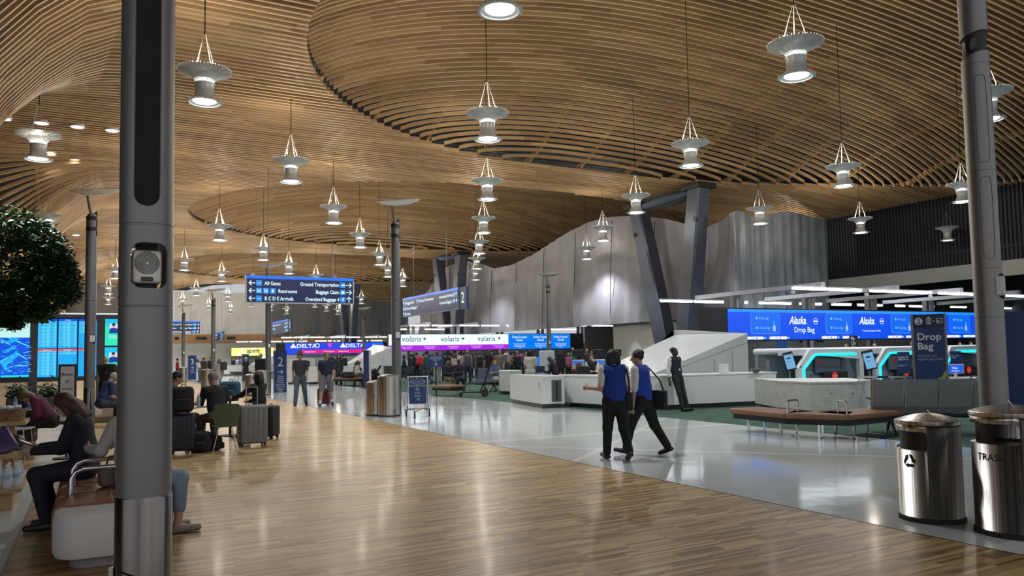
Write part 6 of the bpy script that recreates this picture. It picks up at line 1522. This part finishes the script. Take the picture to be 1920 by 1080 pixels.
# --- two attendants in blue vests
q = P(1156, 862); J1 = pose('walk', 1.66, 3, 0, ((-14, 20, 1), (14, 6, 1)), ((-4, 10, 20, 0), (2, 14, 92, -26)), (-5, 6))
t, _ = person('attendant in a blue vest with a black bob, seen from behind, left of the pair', q, face(1160, -18), J1, 1.66, 1.20, SK['fair'], (.010, .009, .010), 'bob', WH, 'short', (.006, .007, .010), vest=(.006, .035, .26), res=.013, fingers=True, shoe=(.012, .014, .015))
P1 = t
q = P(1208, 853); J2 = pose('walk', 1.66, 4, 0, ((-20, 14, 1), (24, 10, 1)), ((6, 8, 10, 5), (4, 8, 8, 0)), (-25, 4))
t, _ = person('attendant in a blue vest walking left in profile, right of the walking pair', q, face(1206, -62), J2, 1.66, 1.26, SK['fair'], (.012, .009, .008), 'curly', WH, 'half', (.006, .007, .010), vest=(.008, .05, .36), res=.013, fingers=True, shoe=(.010, .010, .011))
P2 = t
def shoulder_bag(label, pt, J, H, side, drop=.62, size=(.10, .30, .30), col=BK, back=-.12):
    s = J['sh'+side]; o = J['pel']+np.array([(.20 if side == 'R' else -.20), back, 0])
    M4 = Matrix.Translation(pt.location) @ Euler((0, 0, pt.rotation_euler.z)).to_matrix().to_4x4(); w_ = lambda v: M4 @ Vector(v)
    c = w_(o-np.array([0, 0, .02])); t = thing('shoulder_bag', label, 'bag', c-Vector((0, 0, size[2]/2)), pt.rotation_euler.z)
    T = t.matrix_basis.inverted() if False else (Matrix.Translation(t.location) @ Euler((0, 0, t.rotation_euler.z)).to_matrix().to_4x4()).inverted()
    MB().rbox((0, 0, size[2]/2), size, .03).build('body', cm(col, .7), t)
    a = T @ w_(o+[0, .10, .12]); b_ = T @ w_(o+[0, -.10, .12]); f = T @ w_(s+[0, .085, .0]); e = T @ w_(s+[0, -.085, 0]); top_ = T @ w_(s+[0, 0, .062])
    MB().tube([a, a.lerp(f, .6)+Vector((.02 if side == 'R' else -.02, .04, 0)), f, top_, e, e.lerp(b_, .5)+Vector((0, -.05, 0)), b_], .013, 6).build('strap', cm(col, .7), t); return t
shoulder_bag('black satchel on the right hip of the attendant walking in profile', P2, J2, 1.66, 'R', back=-.16)
shoulder_bag('black satchel at the right hip of the attendant seen from behind', P1, J1, 1.66, 'R', back=.02, size=(.10, .26, .28))
# --- leaning attendant
q = P(1272, 771); J = pose('stand', 1.72, -9, 0, ((20, 4, 1), (15, -2, 1)), ((-16, 14, 16, 0), (-16, 14, 16, 0)), (-10, 4))
t, _ = person('attendant in a black vest and white shirt leaning back on the long white counter', q, face(1285, 132), J, 1.72, .92, SK['dark'], (.010, .009, .009), 'curly', (.62, .62, .62), 'long', BK, vest=(.010, .011, .018), res=.015, fingers=True)
b = MB().box((0, 0, 0), (.055, .006, .085)); p = J['chest']; o = b.build('badge', cm((.7, .7, .7), .5), t); o.location = Vector(p)+Vector((.0, .155, -.22)); MB().tube([Vector(p)+Vector((-.03, .13, .06)), Vector(p)+Vector((0, .15, -.18)), Vector(p)+Vector((.03, .13, .06))], .004, 5).build('lanyard', cm((.02, .03, .1), .6), t); o = MB().box((0, 0, 0), (.07, .006, .02)).build('name_tag', cm((.55, .1, .1), .5), t); o.location = Vector(p)+Vector((-.08, .145, .03))
# --- two walking men
q = P(563, 762); J = pose('walk', 1.80, 0, 0, ((18, 12, 5), (-14, 12, 7)), ((-4, 10, 12, 0), (8, 12, 30, 10)), (35, 0))
person('man in a brimmed hat, grey patterned shirt and blue jeans, walking', q, face(563, 178), J, 1.80, 1.02, SK['tan'], (.05, .03, .02), 'short', (.045, .045, .055), 'short', (.085, .12, .15), res=.018, hat=('brim', (.09, .055, .035)), shoe=(.01, .01, .012))
q = P(612, 762); J = pose('walk', 1.78, 0, 0, ((18, 10, 7), (-14, 12, 6)), ((-8, 14, 22, 0), (4, 14, 34, 12)), (-25, 0))
t, _ = person('heavier man in a navy shirt and grey shorts, walking beside the man in a hat', q, face(612, 183), J, 1.78, 1.20, SK['tan'], (.10, .06, .04), 'short', (.010, .016, .040), 'short', (.12, .13, .15), 'short', res=.018, shoe=(.02, .02, .02))
for nm in 'RL':
    a, e = J['an'+nm], J['kn'+nm]; o = MB().tube([Vector(a), Vector(a+(e-a)*.25)], [.047, .052], 12).build('sock', cm((.6, .6, .6), .8), t)
# --- women on the near bench
def at_bench(dx, dy): return (.16+dx, 6.75+dy, 0)
J = pose('sit', 1.66, 9, 0, ((78, 92, 4), (84, 100, 4)), ((34, 6, 62, 10), (30, 6, 66, 10)), (0, 34), seat=.46)
t, _ = person('woman with long brown hair in dark navy, sitting on the white bench with a phone', at_bench(-.20, 1.95), R(78), J, 1.66, 1.15, SK['fair'], (.050, .022, .012), 'long', (.007, .009, .018), 'long', (.008, .010, .020), res=.014, fingers=True, shoe=(.012, .012, .016))
def in_hand(label, pt, J, nm, sz, off, rot, col=BK):
    M4 = Matrix.Translation(pt.location) @ Euler((0, 0, pt.rotation_euler.z)).to_matrix().to_4x4()
    h_ = J['wr'+nm]+J['hR'+nm] @ np.array(off); c = M4 @ Vector(h_); o = MB().rbox((0, 0, 0), sz, .006).build('phone', cm(col, .3), None, loc=c); o.rotation_euler = (rot[0], rot[1], pt.rotation_euler.z+rot[2]); tag(o, label, 'phone'); return o
in_hand('dark phone held by the brown-haired woman on the bench', t, J, 'R', (.075, .15, .012), (-.03, .05, -.10), (R(25), 0, 0))
in_hand('second dark device in the brown-haired woman\'s lower hand', t, J, 'L', (.075, .15, .010), (.03, .03, -.11), (R(5), 0, .2))
J = pose('sit', 1.66, 0, 115, ((80, 84, 4), (74, 78, 4)), ((26, 10, 66, 10), (30, 16, 60, 20)), (5, 12), seat=.46)
person('blonde woman in a cream sweater and light jeans, half hidden by the big post', at_bench(.17, 1.12), R(-78), J, 1.66, 1.0, SK['fair'], (.34, .22, .13), 'long', (.40, .38, .33), 'long', (.20, .27, .35), 'crop', res=.014, fingers=True, shoe=(.26, .22, .17))
t = thing('handbag', 'taupe handbag on the white bench beside the blonde woman', 'bag', at_bench(.08, 1.22)+Vector((0, 0, .47)) if False else Vector(at_bench(.05, 1.2))+Vector((0, 0, .468)), .3)
MB().rbox((0, 0, .09), (.30, .16, .18), .05, seg=4).build('body', cm((.16, .12, .10), .6), t, smooth=True); MB().tube([(-.1, 0, .17), (-.06, 0, .27), (.06, 0, .27), (.1, 0, .17)], .008, 6).build('handle', M['black'], t)
# --- left background figures
def sitter(label, px, d, ang, seat=.45, H=1.68, **k):
    pk = {a: k.pop(a) for a in ('lean', 'arms', 'legspose', 'head', 'twist') if a in k}
    if 'legspose' in pk: pk['legs'] = pk.pop('legspose')
    J = pose('sit', H, pk.get('lean', 8), pk.get('twist', 0), pk.get('legs'), pk.get('arms'), pk.get('head', (0, 15)), seat)
    q = D(px, d); return person(label, q, face(px, ang), J, H, **k)
def stander(label, px, d, ang, kind='stand', H=1.72, base=None, **k):
    pk = {a: k.pop(a) for a in ('lean', 'arms', 'legspose', 'head', 'twist') if a in k}
    if 'legspose' in pk: pk['legs'] = pk.pop('legspose')
    J = pose(kind, H, pk.get('lean', 0), pk.get('twist', 0), pk.get('legs'), pk.get('arms'), pk.get('head', (0, 0)))
    q = P(px, base) if base else D(px, d)
    return person(label, q, face(px, ang), J, H, **k)
sitter('woman with streaked hair and a maroon top bent over her lap by the menu stand', 101, 13.3, -75, .47, 1.62, lean=34, head=(0, 40), hair=(.14, .08, .05), hairstyle='bob', top=(.10, .012, .04), sleeve='long', bottom=BK, res=.02, shoe=(.30, .22, .16), skin=SK['tan'])
sitter('grey-haired man in a blue shirt sitting on the far white bench, right of the post', 190, 18.6, 66, .46, 1.74, lean=20, head=(0, 22), hair=(.28, .28, .27), top=(.010, .035, .12), bottom=(.02, .03, .055), res=.02, skin=SK['tan'], shoe=(.12, .08, .05))
sitter('woman with black hair leaning forward behind the man in a blue shirt', 209, 20.2, 60, .46, 1.62, lean=30, head=(10, 30), hair=BK, hairstyle='bob', top=(.05, .05, .06), sleeve='long', bottom=(.02, .03, .06), res=.022, skin=SK['tan'])
stander('bald man with a black backpack standing before the portrait screens', 198, 23.0, 20, H=1.76, hair=(.3, .3, .3), hairstyle='bald', top=(.03, .03, .035), sleeve='long', bottom=BK, res=.022, arms=((30, 8, 80, 10), (30, 8, 80, 10)), head=(-30, 20), skin=SK['fair'])
q = D(207, 22.8); backpack('black backpack worn by the bald man before the portrait screens', (q.x, q.y, 1.02), face(207, 20), .34, .22, .5)
# --- group right of the big post
sitter('grey-haired man in a black jacket on the green chair, seen from behind', 407, 13.85, -22, .45, 1.76, lean=12, head=(-10, 10), hair=(.16, .15, .14), top=(.009, .009, .011), sleeve='long', bottom=(.10, .085, .06), res=.016, skin=SK['tan'], arms=((24, 8, 74, 20), (44, 14, 72, 20)), shoe=(.2, .18, .15))
q = D(408, 13.5); t = thing('headphones', 'black headband on the grey-haired man\'s head', 'headphones', (0, 0, 0))
bpy.data.objects.remove(t, do_unlink=True)
sitter('man in profile half hidden behind the big post at the cafe table', 320, 14.3, 88, .45, 1.78, lean=5, hair=BK, top=(.02, .02, .025), sleeve='long', bottom=BK, res=.018, skin=SK['tan'])
sitter('woman with long black curly hair behind the silver-grey suitcase, face turned left', 486, 15.6, -50, .45, 1.66, lean=4, head=(-30, -8), hair=(.006, .006, .008), hairstyle='verylong', top=(.007, .007, .010), sleeve='long', bottom=BK, res=.018, skin=SK['tan'], arms=((24, 8, 60, 10), (60, 16, 20, 10)))
q = D(431, 16.2); backpack('blue bag behind the grey-haired man\'s shoulder', (q.x, q.y, .75), face(431, 30), .42, .24, .38, (.02, .09, .14))
q = D(431, 16.2); MBq = thing('cafe_stool', 'small black stool holding the blue bag', 'stool', q); MB().cyl((0, 0, 0), (0, 0, .72), .025).lathe([(.18, .72), (.18, .75)], 20).lathe([(.2, 0), (.2, .02)], 20).build('stool_frame', M['black'], MBq)
# --- far left walkers
stander('person in black with a yellow cap walking before the far totem', 461, 0, 10, 'walk', 1.72, base=717, hair=(.3, .3, .05), hairstyle='bald', top=BK, bottom=BK, res=.028, hat=('cap', (.5, .5, .12)), skin=SK['fair'])
stander('big man in black standing with his back turned left of the DELTA display', 488, 37.5, 0, H=1.85, fat=1.35, hair=(.3, .2, .15), hairstyle='bald', top=BK, sleeve='long', bottom=BK, res=.028, skin=SK['fair'])
stander('woman in a long beige coat walking away left of the far white counter', 410, 42, -10, 'walk', 1.68, hair=(.20, .12, .06), hairstyle='long', top=(.36, .34, .31), sleeve='long', coat=True, bottom=(.3, .3, .3), res=.028, skin=SK['fair'])
q = D(419, 41.8); backpack('dark grey backpack carried by the woman in a beige coat', (q.x, q.y, 1.0), face(419, 20), .34, .22, .45, (.03, .035, .04))
stander('person in a white top and jeans bending right of the totem numbered 3', 374, 55, -60, H=1.66, lean=18, hair=(.05, .03, .02), hairstyle='long', top=(.45, .45, .45), bottom=(.04, .07, .13), res=.03)
stander('person with bushy brown hair standing behind the one in a white top', 381, 57, 20, H=1.72, hair=(.06, .035, .02), hairstyle='curly', top=(.04, .03, .03), sleeve='long', bottom=BK, res=.03)
stander('person in a dark top just left of the far post behind the beige coat', 394, 58, 150, H=1.75, hair=BK, top=BK, sleeve='long', bottom=BK, res=.032)
stander('person in a red top at the edge of the big post, far away', 332, 56, 90, H=1.7, hair=BK, top=(.22, .01, .02), sleeve='long', bottom=BK, res=.03)
for i, (px, col, lb) in enumerate(((437, BK, 'dark-clothed clerk leftmost behind the far long counter'), (445, (.4, .4, .42), 'clerk in a pale top behind the far long counter'), (451, (.12, .10, .3), 'clerk in a violet top behind the far long counter'))):
    stander(lb, px, 88, 180, H=1.7, hair=BK, top=col, sleeve='long', bottom=BK, res=.04)
# --- around the DELTA desks
stander('woman with long curly black hair and a dark coat left of the seated women', 634, 43, 175, H=1.74, hair=BK, hairstyle='verylong', top=(.015, .02, .022), sleeve='long', coat=True, bottom=BK, res=.026, skin=SK['tan'])
stander('man in a dark suit and white shirt behind the man in a navy shirt', 619, 54, 180, H=1.84, hair=BK, top=(.02, .02, .03), sleeve='long', bottom=BK, res=.028, skin=SK['brown'])
stander('person in black facing away right of the man in a suit', 643, 52, 0, H=1.78, hair=BK, top=BK, sleeve='long', bottom=BK, res=.03, skin=SK['tan'])
sitter('woman in a white top sitting on the tan bench, hair in a bun', 667, 41.0, 100, .47, 1.64, hair=(.04, .02, .015), hairstyle='bun', top=(.50, .48, .44), sleeve='long', bottom=(.08, .05, .035), res=.025, skin=SK['tan'])
sitter('woman sitting behind the one in a white top on the tan bench', 664, 43.6, 100, .47, 1.72, hair=(.06, .035, .02), hairstyle='long', top=(.22, .18, .14), sleeve='long', bottom=BK, res=.028, skin=SK['tan'])
sitter('child-sized seated figure in black right of the women on the tan bench', 675, 42.4, -90, .47, 1.4, hair=BK, top=BK, sleeve='long', bottom=(.05, .03, .02), res=.028, skin=SK['tan'])
# --- crowd before the volaris desks
CR = [
 (758, 38.0, -95, 'walk', 1.66, dict(base=722, hair=BK, hairstyle='bob', top=(.010, .012, .028), sleeve='long', bottom=(.03, .045, .07), skin=SK['tan']), 'woman in a dark jacket and jeans walking left behind the luggage cart'),
 (780, 46, 0, 'stand', 1.78, dict(hair=BK, top=(.012, .018, .03), sleeve='long', bottom=BK), 'man in dark blue with his back turned, above the luggage cart'),
 (801, 38.5, -60, 'walk', 1.86, dict(base=721, hair=(.03, .02, .015), top=(.07, .09, .08), sleeve='long', bottom=(.025, .045, .07), skin=SK['tan'], hat=('cap', BK)), 'man in a grey-green jacket and blue jeans walking left of the accessible sign'),
 (818, 44, 0, 'stand', 1.78, dict(hair=BK, top=(.42, .48, .12), bottom=(.3, .3, .28)), 'person in a yellow-green shirt behind the accessible sign'),
 (833, 46, 10, 'stand', 1.76, dict(hair=BK, top=(.012, .018, .05), sleeve='long', bottom=BK), 'person in dark blue in the queue right of the yellow-green shirt'),
 (842, 45, -10, 'stand', 1.76, dict(hair=BK, top=(.02, .02, .02), bottom=BK), 'person in black in the queue above the seated couple'),
 (852, 43.5, 10, 'stand', 1.68, dict(hair=(.08, .05, .03), hairstyle='long', top=(.42, .42, .42), bottom=(.06, .08, .1)), 'woman in a white top with a crossbody strap in the queue'),
 (860, 47, 0, 'stand', 1.78, dict(hair=BK, top=(.3, .3, .3), bottom=BK), 'person in a light grey top behind the woman in a white top'),
 (875, 41, 5, 'stand', 1.84, dict(fat=1.2, hair=(.12, .10, .09), hairstyle='bald', top=(.05, .065, .085), sleeve='none', bottom=(.012, .02, .05), skin=SK['tan']), 'broad man in a sleeveless slate shirt with his back turned in the queue'),
 (897, 42, -5, 'stand', 1.74, dict(hair=(.07, .05, .03), top=(.09, .11, .10), bottom=(.03, .05, .08)), 'person in a grey-green shirt wearing a dark backpack in the queue'),
 (906, 46, 5, 'stand', 1.72, dict(hair=BK, top=(.03, .03, .05), bottom=BK), 'short person in dark clothes left of the man with his hand on his chin'),
 (915, 41.5, 175, 'stand', 1.90, dict(hair=BK, top=(.010, .010, .014), bottom=BK, skin=SK['brown'], arms=((10, 10, 20, 0), (24, 10, 130, 30))), 'tall man in a black shirt with a hand on his chin in the queue'),
 (927, 44, 0, 'stand', 1.72, dict(hair=BK, top=(.18, .03, .03), bottom=BK), 'person in a red patterned top right of the tall man in black'),
 (936, 39.4, -150, 'stand', 1.80, dict(hair=(.12, .08, .05), top=(.16, .14, .11), bottom=(.10, .09, .07), skin=SK['fair']), 'man in a tan shirt holding a small dog in the queue'),
 (948, 43, 60, 'stand', 1.92, dict(hair=(.13, .10, .08), top=(.50, .50, .52), bottom=(.05, .05, .06), skin=SK['fair'], arms=((20, 8, 60, 10), (20, 8, 60, 10))), 'tall man in a white shirt with a grey backpack in the queue'),
 (958, 45, 60, 'stand', 1.72, dict(hair=BK, top=(.26, .07, .03), bottom=BK), 'person in an orange top right of the tall man in a white shirt'),
 (968, 43, 20, 'stand', 1.72, dict(hair=(.2, .18, .16), top=(.02, .02, .03), sleeve='long', bottom=BK), 'person in black with a patterned bag behind the small counter'),
 (975, 48, 0, 'stand', 1.80, dict(hair=BK, top=(.28, .03, .16), bottom=BK), 'person in magenta in front of the closed displays'),
]
for px, d, ang, kd, H_, kw, lb in CR:
    stander(lb, px, d, ang, kd, H_, res=.026, **kw)
q = D(949, 41.3); backpack('grey backpack on the tall man in a white shirt', (q.x-.25, q.y-.1, 1.05), face(949, 60), .34, .22, .5, (.07, .08, .08))
q = D(897, 41.6); backpack('black backpack on the person in a grey-green shirt', (q.x, q.y-.05, 1.0), face(897, -5), .34, .22, .48)
q = D(786, 45.7); backpack('bright red-pink backpack between the two men above the luggage cart', (q.x, q.y, 1.0), face(788, 20), .46, .3, .5, (.45, .02, .05))
for i, px in enumerate((770, 793, 826, 868, 887, 921, 941, 962, 985)):
    stander('%s from the left of the dark-clothed people at the back of the queue' % ordr_(i), px, 50+(i % 3)*1.5, (-20, 10, 170)[i % 3], 'stand', 1.70+.03*(i % 4), res=.034, hair=((.01, .01, .01), (.05, .03, .02), (.12, .1, .09))[i % 3], top=((.02, .025, .04), (.05, .03, .03), (.06, .07, .08), (.015, .015, .02))[i % 4], sleeve='long', bottom=BK, skin=list(SK.values())[i % 4], group='dark-clothed people at the back of the queue')
# seated couple and others
sitter('bald person in olive trousers sitting next to the accessible sign', 837, 34.6, 150, .44, 1.74, lean=4, hair=(.02, .015, .01), hairstyle='bald', top=(.012, .015, .035), sleeve='long', bottom=(.12, .10, .035), res=.024, skin=SK['brown'], shoe=(.5, .5, .5), legspose=((80, 60, 8), (78, 55, 8)))
sitter('heavy man in a black shirt sitting right of the person in olive trousers', 858, 34.6, 170, .44, 1.80, lean=0, fat=1.3, hair=BK, top=(.012, .012, .020), sleeve='short', bottom=(.010, .012, .025), res=.024, skin=SK['dark'])
sitter('woman in a blue top and patterned skirt sitting behind the wheeled chair', 926, 33.2, 165, .44, 1.66, lean=-6, hair=(.20, .12, .06), hairstyle='long', top=(.02, .10, .28), sleeve='short', bottom=(.30, .30, .26), legs='crop', res=.024, skin=SK['fair'], skirt=True)
stander('woman in a white dress with a black bob standing behind the angled counter', 992, 29.3, 10, 'stand', 1.72, hair=BK, hairstyle='bob', top=(.58, .56, .48), sleeve='short', bottom=(.58, .56, .48), res=.022, skin=SK['tan'], fat=1.05)
sitter('person with long brown hair talking on a phone behind the angled counter', 1041, 27.2, -70, .62, 1.70, lean=16, hair=(.06, .035, .025), hairstyle='long', top=(.012, .012, .016), sleeve='long', bottom=BK, res=.022, skin=SK['tan'], arms=((30, 10, 130, 20), (30, 10, 80, 20)), head=(0, 18))
sitter('person in a red plaid shirt with red-brown hair, back turned, behind the long counter', 1083, 26.4, 0, .42, 1.62, lean=10, hair=(.12, .03, .02), hairstyle='bob', top=(.12, .02, .03), sleeve='long', bottom=BK, res=.022, skin=SK['fair'])
sitter('dark-haired man in a black vest and white shirt seated behind the long counter', 1107, 26.6, 172, .62, 1.70, lean=4, hair=(.035, .02, .015), top=(.55, .55, .55), sleeve='long', vest=BK, bottom=BK, res=.02, skin=SK['fair'], head=(20, 5))
stander('woman in a pink and purple top behind the seated plaid shirt', 1063, 40, 165, 'stand', 1.60, hair=(.04, .02, .015), hairstyle='long', top=(.35, .10, .22), bottom=BK, res=.026, skin=SK['tan'])
stander('man in a green top and tan cap behind the check-in screens', 1072, 46, 175, 'stand', 1.86, hair=BK, top=(.03, .16, .09), bottom=BK, res=.028, skin=SK['brown'], hat=('cap', (.3, .2, .1)))
stander('person in black facing away left of the pink top', 1049, 38, 10, 'stand', 1.66, hair=BK, hairstyle='long', top=BK, sleeve='long', bottom=BK, res=.028)
stander('balding man in a dark jacket standing right of the green top', 1099, 42, 185, 'stand', 1.80, hair=(.14, .11, .09), hairstyle='bald', top=(.03, .03, .035), sleeve='long', bottom=BK, res=.026, skin=SK['tan'])
stander('woman with dark hair next to the balding man in a dark jacket', 1108, 45, 190, 'stand', 1.70, hair=BK, hairstyle='long', top=(.04, .02, .03), sleeve='long', bottom=BK, res=.028, skin=SK['tan'])
q = D(1091, 25.9); t = thing('office_chair', 'black office chair back showing above the long counter', 'chair', q, face(1091, 180)+PI)
MB().rbox((0, -.26, .92), (.46, .07, .44), .04).build('backrest', M['black'], t); MB().rbox((0, 0, .48), (.46, .46, .08), .03).build('seat', M['black'], t); MB().cyl((0, 0, .06), (0, 0, .46), .03).box((0, -.26, .62), (.06, .03, .3)).build('column', M['pole'], t)
b = MB()
for i in range(5): a = i*2*PI/5; b.tube([(0, 0, .08), (math.cos(a)*.28, math.sin(a)*.28, .04)], .018, 6)
b.build('base', M['black'], t)
q = P(1012, 699, .93); t = thing('laptop', 'open dark laptop on the angled counter', 'laptop', (q.x+.05, q.y+.12, .93), face(1012, 200)); MB().rbox((0, 0, .01), (.32, .22, .018), .006).build('keyboard_half', M['black'], t); MB().rbox((0, -.13, .12), (.32, .012, .22), .006, rx=R(14)).build('lid', M['black'], t)
for i, (px, col, lb) in enumerate(((1583, (.3, .2, .12), 'blond clerk behind the white hood, left of the tower'), (1637, (.45, .35, .3), 'pale-haired clerk behind the white hood'), (1706, BK, 'dark-haired clerk just left of the Drop Bag tower'), (1797, BK, 'dark-haired clerk right of the Drop Bag tower'), (1818, BK, 'dark-haired clerk beside the right-hand post'))):
    stander(lb, px, 33+i*.2, 175, 'stand', 1.74 if i != 2 else 1.8, hair=col, hairstyle='bald' if i == 1 else 'short', top=(.02, .03, .07), sleeve='long', bottom=BK, res=.028, skin=SK['fair'])
